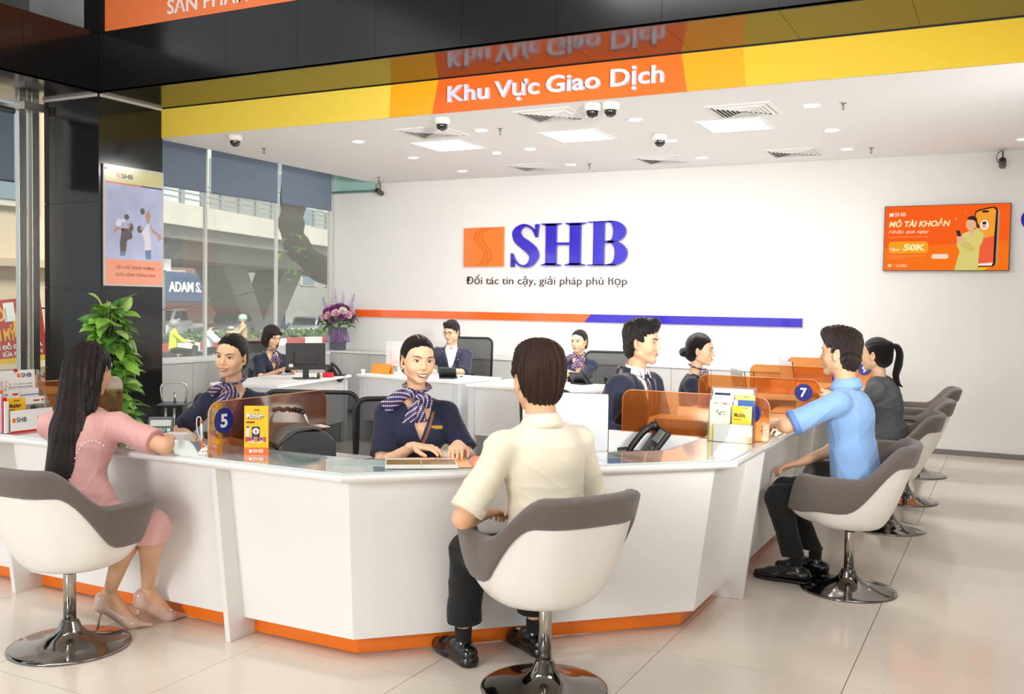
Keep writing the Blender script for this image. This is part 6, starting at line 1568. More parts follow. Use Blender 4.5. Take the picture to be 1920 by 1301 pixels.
o, M = sheet('leaflet', .105, .20, PAPER, t, (-.062, .062, .004), .08); ton(M, 'SHB', -.045, .178, .03, .007, NVY, o); on(M, .012, .042, .176, .186, REDC, o)
o, M = sheet('leaflet', .10, .205, mat('leaflet_white', '#f0eef0', .4), t, (.05, .066, .004), .08); on(M, -.05, .05, .172, .176, BLUP, o)
o, M = sheet('tall_board', .215, .300, PAPER, t, (-.012, .090, .004), .05); ton(M, 'SHB', .030, .262, .058, .022, NVY, o); on(M, .008, .024, .262, .282, ORP, o)
ton(M, 'TÀI KHOẢN SỐ ĐẸP', -.012, .226, .105, .009, DKP, o, 1, 0); ton(M, 'CHO THÀNH CÔNG', -.030, .210, .12, .009, DKP, o, 1, 0)
for i, (x, z) in enumerate(((-.085, .232), (-.06, .236), (-.085, .214), (-.062, .216), (-.088, .197), (-.066, .198), (-.04, .222), (-.042, .206))): ton(M, '8' if i % 2 else '9', x, z, .011, .014, mat('digit_rose', '#d9a9a4', .4), o)
MB().box(-.012, .010, -.004, .004, .292, .306, M=M).build('clip', REDC, o); ton(M, 'O', -.004, .278, .006, .010, STEEL, o)
o, M = sheet('leaflet', .06, .27, mat('leaflet_peach', '#f0b890', .4), t, (.088, .100, .004), .05)
for i in range(7):
    box('side_leaflet', -w/2-.022, -w/2-.002, .008+i*.014, .016+i*.014, .003, .16+.018*i, [PAPER, REDC, mat('leaflet_lilac', '#c9c0dc', .4), ORP, PAPER, mat('leaflet_pink', '#e0909a', .4), PAPER][i], t)
# right leaflet holder (front faces the hall)
t = thing('leaflet_holder', 'clear rack of cream and yellow leaflets on the counter before the polo man', 'leaflet rack', (-1.245, 4.835, .8245), math.radians(3))
w = .225
MB().box(-w/2, w/2, 0, .10, 0, .003).box(-w/2, w/2, .097, .10, 0, .275).box(-w/2, w/2, -.002, .0, 0, .10).box(-.002, .002, 0, .1, 0, .10).build('back_and_base', CLEAR, t)
for s in (-1, 1): MB().prism([(.0, 0), (.10, 0), (.10, .275), (.0, .11)], s*w/2-.0015, s*w/2+.0015, axis='x').build('side_wall', CLEAR, t)
o, M = sheet('leaflet', .102, .205, YLT, t, (-.056, .018, .003), .05); ton(M, 'SHB', -.035, .188, .02, .006, DKP, o); on(M, .012, .035, .187, .193, REDC, o)
r = np.random.RandomState(2)
for i in range(12): on(M, (x := r.uniform(-.03, .025)), x+.012, (z := r.uniform(.130, .158)), z+.005, mat('print_grey', '#8f8f98', .4), o, 1)
MB().prism([(-.051, 0), (-.01, 0), (-.018, .05), (-.051, .085)], -.002, -.0014, axis='y', M=M).build('print', mat('leaflet_lemon', '#f3e06a', .4), o)
o, M = sheet('leaflet', .098, .182, YEL, t, (.054, .022, .003), .05); ton(M, 'SHB', .0, .170, .026, .006, DKP, o); ton(M, 'Mobile', -.038, .125, .055, .022, DKP, o, 1, .02); ton(M, 'BUSINESS', -.04, .110, .036, .006, DKP, o)
MB().prism([(-.01, .182), (.049, .182), (.049, .10), (.012, .14)], -.0016, -.0012, axis='y', M=M).build('print', mat('leaflet_amber', '#fbd277', .4), o)
o, M = sheet('folded_leaflet', .112, .090, PAPER, t, (.058, .004, .003), 0); MB().prism([(-.03, 0), (.056, 0), (.056, .03), (.02, .032), (-.01, .02)], -.002, -.0014, axis='y', M=M).build('print', mat('leaflet_apricot', '#f8c27a', .4), o); on(M, -.02, .012, .05, .078, mat('print_lilac', '#d8d8ee', .4), o)
o, M = sheet('folded_leaflet', .085, .088, PAPER, t, (-.04, .004, .003), 0)
o, M = sheet('leaflet', .105, .225, PAPER, t, (-.052, .045, .003), .04); ton(M, 'SHB', -.02, .214, .016, .006, NVY, o)
o, M = sheet('leaflet', .104, .21, BLUP, t, (.058, .045, .003), .04); on(M, -.052, -.030, .17, .21, mat('leaflet_lilac', '#c9c0dc', .4), o)
o, M = sheet('leaflet', .105, .245, PAPER, t, (-.050, .068, .003), .03); on(M, -.045, .035, .228, .240, NVY, o)
o, M = sheet('leaflet', .100, .235, mat('leaflet_amber', '#fbd277', .4), t, (.060, .066, .003), .03); ton(M, 'SHB', -.005, .222, .022, .006, DKP, o)
o, M = sheet('back_card', .205, .262, PAPER, t, (-.005, .085, .003), .03)
# yellow stand beside divider 5
t = thing('leaflet_box', 'upright yellow cardboard leaflet box with an orange foot beside the divider with disc 5', 'leaflet box', (-2.928, 3.262, .8238), math.radians(31))
MB().box(-.052, .052, -.0, .018, 0, .215).build('carton', YEL, t, bev=.001)
M = Matrix.Translation((0, 0, 0)); box('orange_foot', -.0523, .0523, -.0006, .0, 0, .033, ORP, t); ton(M, 'SHB', -.014, .010, .046, .016, PAPER, t, 1, .02); box('print', -.030, -.018, -.002, -.0012, .010, .024, PAPER, t)
ton(M, 'SHB', -.010, .195, .024, .007, DKP, t); ton(M, 'Mobile+', -.038, .158, .072, .024, mat('print_brown', '#6a4215', .4), t, 1, .03); ton(M, 'Mobile+', -.040, .161, .072, .024, PAPER, t, 3, .015)
MB().prism(rrect(-.044, -.006, .141, .147, .003), -.0018, -.001, axis='y').build('print', DKP, t)
MB().prism(rrect(-.018, .015, .080, .125, .004), -.0018, -.001, axis='y').build('print', NVY, t); MB().prism(blob(-.001, .105, .014, .014, 18), -.0024, -.001, axis='y').build('print', PAPER, t); MB().prism(blob(-.001, .104, .006, .009, 12), -.003, -.001, axis='y').build('print', mat('poster_skin', '#b58f80', .2), t)
MB().prism([(-.044, .078), (-.030, .082), (-.028, .118), (-.040, .118), (-.046, .1)], -.0018, -.001, axis='y').build('print', mat('print_person', '#e9ded8', .4), t); MB().prism(blob(-.036, .123, .004, .005, 10), -.0022, -.001, axis='y').build('print', DKP, t)
for i, c in enumerate(('#c03a4c', '#a02a3c', '#5a3aa0', '#d86a8c', '#7a2a5c', '#3a4ab0', '#b8406c')): box('print', -.046+i*.0128, -.036+i*.0128, -.0018, -.001, .058+.004*(i % 3), .080-.003*(i % 2), mat('print_m%d' % i, c, .4), t)
ton(M, 'Miễn phí', -.036, .052, .07, .010, PAPER, t, 2, .02)
# tethered pens
t = thing('pen_stand', 'white desk pen stand with two tethered white and orange pens beside the disc 5', 'pen stand', (-3.125, 3.165, .8238), math.radians(35))
MB().lathe([(.034, 0), (.034, .008), (.028, .016), (.020, .026), (.012, .030)], 28).build('stand_foot', PAPER, t, True); MB().lathe([(.030, .0145), (.0295, .0165)], 28, cap=False).build('orange_rim', ORP, t, True)
MB().box(-.013, .013, -.0285, -.026, .008, .017).build('print', NVY, t)
for s in (-1, 1):
    a = Vector((s*.016, 0, .022)); b = Vector((s*.022, 0, .150)); L_ = b-a
    MB().tube([a, a+L_*.35], .0052, 12).build('pen_grip', ORP, t, True); MB().tube([a+L_*.35, a+L_*.88], .005, 12).build('pen_barrel', PAPER, t, True); MB().tube([a+L_*.88, b], .0055, 12).build('pen_cap', ORP, t, True)
    MB().tube(smooth_path([b, b+Vector((s*.004, 0, .012)), b+Vector((s*.018, 0, .006)), b+Vector((s*.016, 0, -.05)), (s*.02, 0, .06), (0, 0, .03)], 6), .0022, 6).build('pen_cord', PAPER, t, True)
# banknote counter
GRM = mat('machine_grey', '#55585c', .35); GRD = mat('machine_dark', '#17181a', .3)
t = thing('banknote_counter', 'dark grey banknote counting machine with a carrying handle behind divider 5', 'counting machine', (-3.02, 3.66, .695), math.radians(-28))
MB().prism([(-.13, 0), (.14, 0), (.15, .10), (.135, .155), (.05, .20), (-.08, .195), (-.14, .14), (-.145, .03)], -.125, .125, axis='x', M=Matrix.Rotation(PI, 4, 'Z')).build('body', GRM, t, bev=.012)
MB().prism([(-.15, .14), (-.06, .197), (.02, .205), (.06, .196), (.06, .215), (-.03, .222), (-.11, .205), (-.16, .155)], -.132, .132, axis='x').build('lid', mat('machine_lid', '#6b6a68', .35), t, bev=.005)
box('stacker_mouth', -.105, .105, -.156, -.125, .02, .125, GRD, t)
for s in (-1, 1):
    for k in range(6):
        a = k*PI/3+.2; MB().tube([(s*.04, -.14, .055), (s*.04+.002, -.14+.035*math.cos(a), .055+.035*math.sin(a)), (s*.04+.004, -.14+.048*math.cos(a+.5), .055+.048*math.sin(a+.5))], .003, 5, r2=.008).build('stacker_blade', mat('blade_grey', '#a9abad', .4), t, True)
for s in (-1, 1): MB().tube([(s*.10, .02, .20), (s*.075, -.01, .285)], .006, 8).build('handle_arm', STEEL, t, True)
MB().tube([(x, -.01, .285+.004*math.sin(x*160)) for x in np.linspace(-.08, .08, 24)], .011, 8).build('handle_grip', GRD, t, True)
box('paper_slip', -.03, .07, .05, .13, .203, .206, PAPER, t)
# brochures in front of the middle teller
t = thing('folder', 'orange folder lying on the counter in front of the middle teller', 'folder', (-2.165, 3.475, .8252), math.radians(38))
box('folder_cover', -.155, .165, -.12, .150, 0, .002, mat('folder_orange', '#f59a3a', .4), t)
t = thing('brochure', 'open photo brochure lying on the orange folder', 'brochure', (-2.19, 3.445, .8276), math.radians(34))
o = box('page', -.15, .15, -.13, .125, 0, .002, PAPER, t); box('photo_print', -.145, .145, -.045, .085, .002, .0024, mat('print_field', '#9a7b4a', .5, var=.8, vscale=14, stretch=(2, 9, 1)), t)
text_mesh('lettering', 'SHB', NVY, frame((.06, .096, .0021), (1, 0, 0), (0, 1, 0)), .035, .012, .0003, .02, t); box('fold', -.0015, .0015, -.13, .125, .002, .003, mat('paper_shade', '#d8d6d2', .6), t)
t = thing('print_sheet', 'grey and blue printed sheet lying left of the orange folder', 'sheet', (-2.40, 3.335, .8242), math.radians(20)); box('sheet', -.10, .10, -.06, .09, 0, .001, mat('sheet_teal', '#b9cfcc', .3), t)
# calculator and white stand behind the long-haired customer's arm
t = thing('calculator', 'dark desk calculator with tilted display on a white stand near the long-haired customer', 'calculator', (-3.98, 3.70, .775), math.radians(40))
M = Matrix.Rotation(math.radians(58), 4, 'X')
MB().prism(rrect(-.065, .065, -.07, .11, .010), 0, .016, M=M).build('case', mat('calc_dark', '#30383a', .35), t, bev=.004); MB().box(-.052, .052, .052, .088, .016, .018, M=M).build('display', mat('lcd_green', '#9aa595', .2), t); MB().box(-.055, .055, .094, .103, .016, .018, M=M).build('solar_cell', GRD, t)
for i in range(5):
    for j in range(4): MB().box(-.052+i*.0215, -.036+i*.0215, -.06+j*.026, -.042+j*.026, .016, .021, M=M).build('key', mat('key_grey', '#c9cdca', .5) if (i+j) % 3 else mat('key_green', '#3f9a86', .5), t)
t = thing('desk_stand', 'white desktop stand under the calculator', 'stand', (-3.98, 3.72, .7205), math.radians(25))
MB().prism([(-.16, 0), (.17, 0), (.17, .022), (.08, .05), (-.16, .05)], -.12, .12, axis='y').build('stand_body', WP, t, bev=.003)
t = thing('card_box', 'small white box on the counter by the long-haired customer', 'box', (-3.70, 3.55, .7205), .3); box('box_body', -.06, .06, -.04, .04, 0, .11, PAPER, t, bev=.002)
# white computers of the right arm
def side_screen(lab, loc, rz, w=.40, h=.27, tilt=.12, z0=.09, m=None):
    t = thing('monitor', lab, 'monitor', loc, rz); m = m or mat('screen_back_white', '#f1f1f2', .3)
    M = Matrix.Translation((0, 0, z0)) @ Matrix.Rotation(tilt, 4, 'X')
    MB().prism(rrect(-w/2, w/2, 0, h, .008), -.008, .0, axis='y', M=M).build('back_cover', m, t, bev=.002); MB().box(-w/2-.002, w/2+.002, .0, .006, -.002, h+.002, M=M).build('screen_frame', GRD, t)
    MB().box(-.03, .03, -.03, -.008, -z0+.01, h*.4, M=M).build('neck', m, t); MB().prism(rrect(-.09, .09, -.10, .06, .02), 0, .008).build('stand_foot', m, t); return t
side_screen('white back of a computer screen right of the man in cream', (-2.0, 4.50, .7205), math.radians(14), .44, .29, .05, .05, mat('screen_back_grey', '#d3d6d8', .35))
side_screen('white back of a tilted screen seen above the divider with disc 7', (-1.62, 6.62, .7205), math.radians(-62), .36, .24, .18, .12)
side_screen('white back of a tilted screen farther along, left of the polo man', (-1.60, 8.10, .7205), math.radians(-62), .36, .24, .18, .12)
def printer(lab, loc, rz, body='#d8d4cd'):
    t = thing('printer', lab, 'printer', loc, rz); m = mat('printer_'+body[1:], body, .4)
    MB().prism([(-.15, 0), (.14, 0), (.14, .12), (.10, .17), (-.10, .17), (-.16, .08)], -.20, .20, axis='x').build('body', m, t, bev=.008)
    MB().prism([(-.152, .035), (-.165, .080), (-.112, .165), (-.095, .165)], -.16, .16, axis='x').build('window', mat('printer_window', '#2b2624', .15), t); box('control_strip', -.12, .12, -.155, -.149, .012, .03, GRD, t); return t
printer('pale printer with a dark window behind the nearest amber divider', (-1.58, 5.24, .7205), 0)
printer('small pale printer behind the divider with disc 7', (-1.45, 6.75, .7205), .2)
t = thing('card_terminal', 'small card terminal on the right arm behind the divider with disc 7', 'terminal', (-1.30, 7.45, .8245), .3)
MB().prism([(-.06, 0), (.06, 0), (.05, .05), (-.055, .03)], -.04, .04, axis='x').build('terminal_body', GRD, t, bev=.004); box('keypad', -.03, .03, -.03, .02, .035, .042, DGR, t)
t = thing('handbag', 'black handbag on the empty chair beyond the woman in grey', 'bag', (-.70, 8.10, .475), .4); MB().sphere((0, 0, .07), (.14, .09, .07), 18, 10).build('bag_body', BLK, t, True); MB().tube(smooth_path([(-.10, 0, .10), (-.06, 0, .17), (.06, 0, .17), (.10, 0, .10)], 6), .006, 8).build('strap', BLK, t, True)
# coin strapping machines on the floor by the window cabinets
for i, (x, y, lb) in enumerate(((-7.35, 7.02, 'left black banknote strapping machine with a curved lever before the window cabinets'), (-7.05, 7.22, 'right black banknote strapping machine with a red knob before the window cabinets'))):
    t = thing('strapping_machine', lb, 'machine', (x, y, 0), math.radians(35))
    box('cabinet', -.10, .10, -.13, .13, 0, .46+.03*i, GRD, t, bev=.004); box('top_plate', -.14, .14, -.15, .15, .46+.03*i, .475+.03*i, GRM, t, bev=.003)
    MB().tube([(-.06, -.14, .06), (-.06, -.14, .44)], .014, 10).tube([(.02, -.14, .06), (.02, -.14, .44)], .014, 10).build('guide_rods', STEEL, t, True)
    MB().tube([(0, 0, .475), (0, 0, .58)], .012, 10).build('spindle', STEEL, t, True)
    if i == 0: MB().tube(smooth_path([(-.12, 0, .475), (-.12, 0, .66), (.10, 0, .66), (.10, 0, .475)], 4), .009, 8).build('lever', STEEL, t, True)
    else: MB().prism([(-.05, .575), (.09, .60), (.05, .64), (-.04, .62)], -.03, .03, axis='y').build('press_head', mat('red_metal', '#a8402f', .4), t, bev=.003); MB().tube([(.10, -.05, .22), (.15, -.05, .22)], .006, 6).sphere((.16, -.05, .22), .016, 10, 8).build('knob', mat('red_knob', '#c01e38', .3), t, True)

# ================================================================ PLANT AND FLOWERS
LEAF = [mat('leaf_green_%d' % i, c, .38, var=.22, vscale=9, spec=.5) for i, c in enumerate(('#6da23c', '#8cc04c', '#4a7f30', '#b4d878'))]
def leaf_mesh(name, L=.13, W=.10, m=None):
    V, F = [], []; nu, nv = 7, 9
    for j in range(nv):
        t_ = j/(nv-1); wd = W/2*(math.sin(PI*min(1, t_**.62))**.8)*(1-.15*t_)+.0008; back = .022*(1-t_)**3
        for i in range(nu):
            u = -1+2*i/(nu-1); V.append((u*wd, t_*L-abs(u)*back*1.2, .018*math.sin(PI*t_*.9)-.030*t_*t_+.012*abs(u)**1.4*(1-t_*.4)+.002*math.sin(u*5+t_*9)))
    for j in range(nv-1):
        for i in range(nu-1): F.append((j*nu+i, j*nu+i+1, (j+1)*nu+i+1, (j+1)*nu+i))
    o = link_mesh(name, V, F, m, None, True); return o
t = thing('climbing_plant', 'tall bright green climbing plant on a moss pole before the black column', 'plant', (-5.80, 4.93, 0))
MB().lathe([(.11, 0), (.14, .26), (.15, .28), (.13, .28), (.12, .25)], 28).build('pot', PAPER, t, True); MB().lathe([(.001, .24), (.128, .245)], 20, cap=False).build('soil', mat('soil', '#2b1f17', .95), t)
MB().tube([(0, 0, .2), (0, 0, 1.40)], .030, 12).build('moss_pole', mat('moss_pole', '#4a3a25', .95, bump=.8, bscale=60), t, True)
rr = np.random.RandomState(5); srcs = []
for i in range(4):
    srcs.append(leaf_mesh('leaf', .155, .115, LEAF[i])); srcs[-1].parent = t
for i in range(230):
    o = srcs[i % 4] if i < 4 else srcs[rr.choice([0, 0, 1, 1, 2, 3])].copy()
    if i >= 4: COL.objects.link(o)
    z = .35+1.10*(i+.5)/230; a = rr.uniform(0, 2*PI); R_ = .035+.02*rr.rand()+(.09 if z < 1.0 else .05)*rr.rand(); up = rr.uniform(-.9, .25) if z < 1.36 else rr.uniform(-.2, .9)
    s_ = rr.uniform(.75, 1.15)*(1.0 if z < 1.2 else .85)
    o.matrix_local = Matrix.Translation((R_*math.cos(a), R_*math.sin(a), z)) @ Matrix.Rotation(a-PI/2, 4, 'Z') @ Matrix.Rotation(up, 4, 'X') @ Matrix.Rotation(rr.normal()*.5, 4, 'Y') @ Matrix.Scale(s_, 4)
ms = MB()
for i in range(7):
    a0 = i*.9; ms.tube([(.034*math.cos(a0+z*5), .034*math.sin(a0+z*5), z) for z in np.linspace(.25, 1.40, 24)], .005, 6)
tag(ms.build('vine_stems', LEAF[2], t, True), kind='stuff')
# roses in a slate vase
t = thing('flower_vase', 'bouquet of pink, white and mauve roses in a dark square vase by the window corner', 'flowers', (-8.24, 10.80, .84), math.radians(35)); t.scale = (1.22, 1.22, 1.12)
VS = mat('vase_slate', '#4a4e5c', .5)
MB().hexa([(-.085, -.085, 0), (.085, -.085, 0), (.085, .085, 0), (-.085, .085, 0), (-.10, -.10, .27), (.10, -.10, .27), (.10, .10, .27), (-.10, .10, .27)]).build('vase', VS, t, bev=.004)
def rose(m):
    mb = MB()
    for ring, (n, r0, h, tl) in enumerate(((3, .010, .030, .1), (4, .018, .030, .35), (5, .026, .026, .7), (6, .032, .020, 1.05))):
        for k in range(n):
            a0 = 2*PI*k/n+ring*.6; v = []
            for j in range(5):
                for i in range(5):
                    a = a0+(i-2)*.32*(1.25 if ring else 1.6); rad = r0*(.35+.65*math.sin(j/4*1.5))+(.008*tl*(j/4)**3); v.append((rad*math.cos(a), rad*math.sin(a), -.018+h*(j/4)**.8*1.35-.006*tl*(j/4)**4-.003*abs(i-2)))
            mb.add(v, [(j*5+i, j*5+i+1, (j+1)*5+i+1, (j+1)*5+i) for j in range(4) for i in range(4)])
    mb.sphere((0, 0, -.006), (.012, .012, .016), 8, 6)
    return mb.build('rose', m, t, True)
RM = [rose(mat('rose_mauve', '#8e4b84', .6, var=.15)), rose(mat('rose_pink', '#e9bfc8', .6, var=.1)), rose(mat('rose_white', '#efe6de', .6))]
C0 = Vector((0, 0, .40)); RP = []
for i in range(30):
    y = 1-(i+.5)/30*1.25; r_ = math.sqrt(max(0, 1-y*y)); a = i*2.39996; RP.append(Vector((r_*math.cos(a), r_*math.sin(a), y)))
for i, d in enumerate(RP):
    k = [0, 1, 0, 2, 1, 0, 1][i % 7]; o = RM[k] if i in (0, 1, 3) else RM[k].copy()
    if i not in (0, 1, 3): COL.objects.link(o)
    o.matrix_local = Matrix.Translation(C0+Vector((d.x*.175, d.y*.175, d.z*.155))) @ d.to_track_quat('Z', 'Y').to_matrix().to_4x4() @ Matrix.Scale(1.25, 4)
for (x, y, h) in ((-.17, -.05, .20), (-.04, .05, .30), (.06, -.02, .27), (.18, .03, .24)):
    mb = MB(); mb.tube([(x*.6, y*.6, .45), (x, y, .45+h)], .003, 5)
    for q in range(26):
        t_ = q/26; a = q*2.4; rad = .026*(1-t_*.8); mb.sphere((x*(.75+.25*t_)+rad*math.cos(a), y+rad*math.sin(a), .50+t_*(h-.05)), .010*(1-.5*t_), 6, 4)
    mb.build('delphinium', mat('delphinium_lilac', '#b9a3d0', .6, var=.3, vscale=30), t, True)
lf = leaf_mesh('leaf', .09, .035, LEAF[2]); lf.parent = t
for i in range(46):
    o = lf if i == 0 else lf.copy()
    if i: COL.objects.link(o)
    a = rr.uniform(0, 2*PI); o.matrix_local = Matrix.Translation((.13*math.cos(a), .13*math.sin(a), rr.uniform(.27, .42))) @ Matrix.Rotation(a-PI/2, 4, 'Z') @ Matrix.Rotation(rr.uniform(-.6, .5), 4, 'X') @ Matrix.Scale(rr.uniform(.7, 1.4), 4)
TUL = mix_transparent('tulle_purple', (.66, .52, .70), .5, '#8a6494', .6, .0)
for k in range(9):
    a = PI*1.5+(k-4)*.32-.5; v = []; 
    for j in range(6):
        for i in range(7):
            u = (i-3)/3; s_ = j/5; rad = .09+.05*s_+.012*math.sin(i*2.2+k); aa = a+u*.28*(1+s_); v.append((rad*math.cos(aa), rad*math.sin(aa), .28-.17*s_+.02*math.sin(i*1.7+k*2)*s_))
    link_mesh('tulle_fold', v, [(j*7+i, j*7+i+1, (j+1)*7+i+1, (j+1)*7+i) for j in range(5) for i in range(6)], TUL, t, True)
# ================================================================ STREET OUTSIDE
GZ = -.35
ASPH = mat('asphalt', '#8b8a86', .85, var=.1, vscale=.5); CONC = mat('concrete_pale', '#cfc9b8', .85, var=.08, vscale=.6); CONG = mat('concrete_grey', '#8f8d88', .9, var=.1, vscale=.4)
tag(box('ground', -140, XG-.2, -30, 160, GZ-.3, GZ, ASPH), kind='structure')
tag(box('pavement', -16, XG-.2, -20, 60, GZ, GZ+.15, mat('pavement_grey', '#a8a49c', .9)), kind='structure')
def seg_box(a, b, w, z0, z1):   # long box along a line on plan
    a, b = Vector(a), Vector(b); d = (b-a).normalized(); n = Vector((-d.y, d.x))*w/2
    return [(a.x-n.x, a.y-n.y, z0), (b.x-n.x, b.y-n.y, z0), (b.x+n.x, b.y+n.y, z0), (a.x+n.x, a.y+n.y, z0), (a.x-n.x, a.y-n.y, z1), (b.x-n.x, b.y-n.y, z1), (b.x+n.x, b.y+n.y, z1), (a.x+n.x, a.y+n.y, z1)]
fa = Vector((-31.24, 29.17)); fb = Vector((-34.96, 45.25)); fd_ = (fb-fa).normalized(); fn_ = Vector((-fd_.y, fd_.x))  # towards -X
t = thing('flyover', 'concrete road flyover with metal railings crossing behind the tall windows', 'bridge', (-36, 38, GZ))
def FL(s, off=0): p = fa+fd_*s+fn_*off; return (p.x+36, p.y-38)
for k in range(-2, 16):
    MB().hexa(seg_box(FL(k*4+.02, .15), FL(k*4+3.98, .15), .3, 4.65-GZ+.0, 5.58-GZ)).build('parapet', CONC, t)
MB().hexa(seg_box(FL(-12, 5), FL(66, 5), 9.4, 4.1-GZ, 4.66-GZ)).build('deck', CONG, t)
MB().hexa(seg_box(FL(-12, 4.6), FL(66, 4.6), 6.5, 3.3-GZ, 4.1-GZ)).build('girder', CONG, t)
RAIL = mat('rail_grey', '#8d948f', .5)
for k in range(-6, 40):
    x, y = FL(k*1.6, .15); box('rail_post', x-.09, x+.09, y-.09, y+.09, 5.58-GZ, 6.55-GZ, RAIL, t)
for z in (5.8, 6.05, 6.3, 6.5): MB().hexa(seg_box(FL(-10, .15), FL(64, .15), .06, z-GZ, z+.06-GZ)).build('rail_bar', RAIL, t)
def pier(s, lab_=None):
    c = Vector(FL(s, 4.6)); 
    for sg in (-1, 1):
        a = c+fd_*sg*.6; b = c+fd_*sg*3.4; mb = MB()
        v = [(a.x-.9, a.y-.8, 0), (a.x+.9, a.y-.8, 0), (a.x+.9, a.y+.8, 0), (a.x-.9, a.y+.8, 0), (b.x-1.1, b.y-.9, 3.65), (b.x+1.1, b.y-.9, 3.65), (b.x+1.1, b.y+.9, 3.65), (b.x-1.1, b.y+.9, 3.65)]
        mb.hexa(v).build('pier_arm', CONG, t, bev=.05)
pier(15.5); pier(37); pier(58)
# building row with the shop sign
def building(lab, x0, x1, y0, y1, h, wm, rows, cols, face='+x', glass='#7f8f99', shop=None):
    t = thing('building', lab, 'building', ((x0+x1)/2, (y0+y1)/2, GZ)); cx, cy = (x0+x1)/2, (y0+y1)/2; W_, D_ = x1-x0, y1-y0
    box('wall', -W_/2, W_/2, -D_/2, D_/2, 0, h, wm, t); G = mat('bglass_'+glass[1:], glass, .15)
    for r_ in range(rows):
        for c_ in range(cols):
            z = 3.2+r_*(h-3.6)/rows; yy = -D_/2+(c_+.5)*D_/cols
            f = box('window', W_/2-.02, W_/2+.08, yy-D_/cols*.3, yy+D_/cols*.3, z, z+(h-3.6)/rows*.6, mat('window_surround', '#c9c4b8', .6), t); box('pane', W_/2+.03, W_/2+.1, yy-D_/cols*.26, yy+D_/cols*.26, z+.1, z+(h-3.6)/rows*.6-.1, G, f)
    return t
t = building('far brick-red building with a blue shop sign seen under the flyover', -64, -57, 44, 62, 8, mat('brick_far', '#8f6a5c', .8), 3, 6)
SB = mat('shop_blue', '#3f5a7c', .5); box('shop_sign', 3.5, 3.75, -8, 7, 1.7, 3.9, SB, t); box('shop_band', 3.5, 3.7, -8, 7, 0, 1.7, mat('shop_dark', '#5a4038', .6), t)
text_mesh('sign_letters', 'ADAM S.', PAPER, frame((3.77, .55, 2.4), (-.0001, 1, 0), (0, 0, 1)), 3.3, .80, .05, .03, t)
building('pale tall far building left of the brick one', -66, -58, 26, 43, 16, mat('beige_far', '#b9ad98', .8), 4, 6)
building('grey far building to the right behind the tree', -62, -55, 63, 82, 14, mat('grey_far', '#a3a39c', .8), 4, 6)
building('white far building above the flyover at the right', -74, -68, 70, 110, 30, mat('white_far', '#dcdcd8', .8), 8, 12)
building('white far building above the flyover at the left', -84, -78, 40, 68, 28, mat('white_far', '#dcdcd8', .8), 8, 9)
t = thing('pedestrian_kiosk', 'blue and white street kiosk beyond the flyover piers', 'kiosk', (-47, 53, GZ)); box('kiosk_body', -1, 1, -1.2, 1.2, 0, 2.6, mat('kiosk_blue', '#5f8fc4', .5), t); box('kiosk_roof', -1.2, 1.3, -1.6, 1.6, 2.6, 2.8, PAPER, t)
# kerb painted red and white, hedge
t = thing('painted_kerb', 'red and white painted concrete kerb of the road median', 'kerb', (-27.2, 30, GZ)); KR = mat('kerb_red', '#b5453f', .7); KW = mat('kerb_white', '#d9d6cf', .7)
ka, kb = Vector((-25.2, 14)), Vector((-29.6, 52)); kd = (kb-ka).normalized()
for i in range(27):
    a = ka+kd*i*1.4; b = ka+kd*(i*1.4+1.38); MB().hexa([(x+27.2, y-30, z) for x, y, z in seg_box(a, b, .3, 0, .28)]).build('kerb_stone', KR if i % 2 else KW, t)
t = thing('hedge', 'clipped green hedge behind the painted kerb', 'hedge', (-28.2, 33, GZ)); rr = np.random.RandomState(9); mb = MB()
hm = np.array([(x, y, z) for x, y, z in []])
n = 9000; u = rr.rand(n)*38; px_ = np.stack([(-26.4+28.2)+kd.x*u+rr.normal(size=n)*.28, (14-33)+kd.y*u, .12+rr.rand(n)**.8*.42], 1)
V = []; F = []
for i in range(n):
    c = px_[i]; a = rr.normal(size=3)*.06; b = rr.normal(size=3)*.06; k = len(V); V += [c-a, c+b, c+a, c-b]; F.append((k, k+1, k+2, k+3))
tag(link_mesh('hedge_leaves', V, F, mat('hedge_green', '#5f7a4a', .8, var=.4, vscale=3), t), kind='stuff')
box('hedge_core', 1.6, 1.9, -19, -18.9, 0, .5, LEAF[2], t)
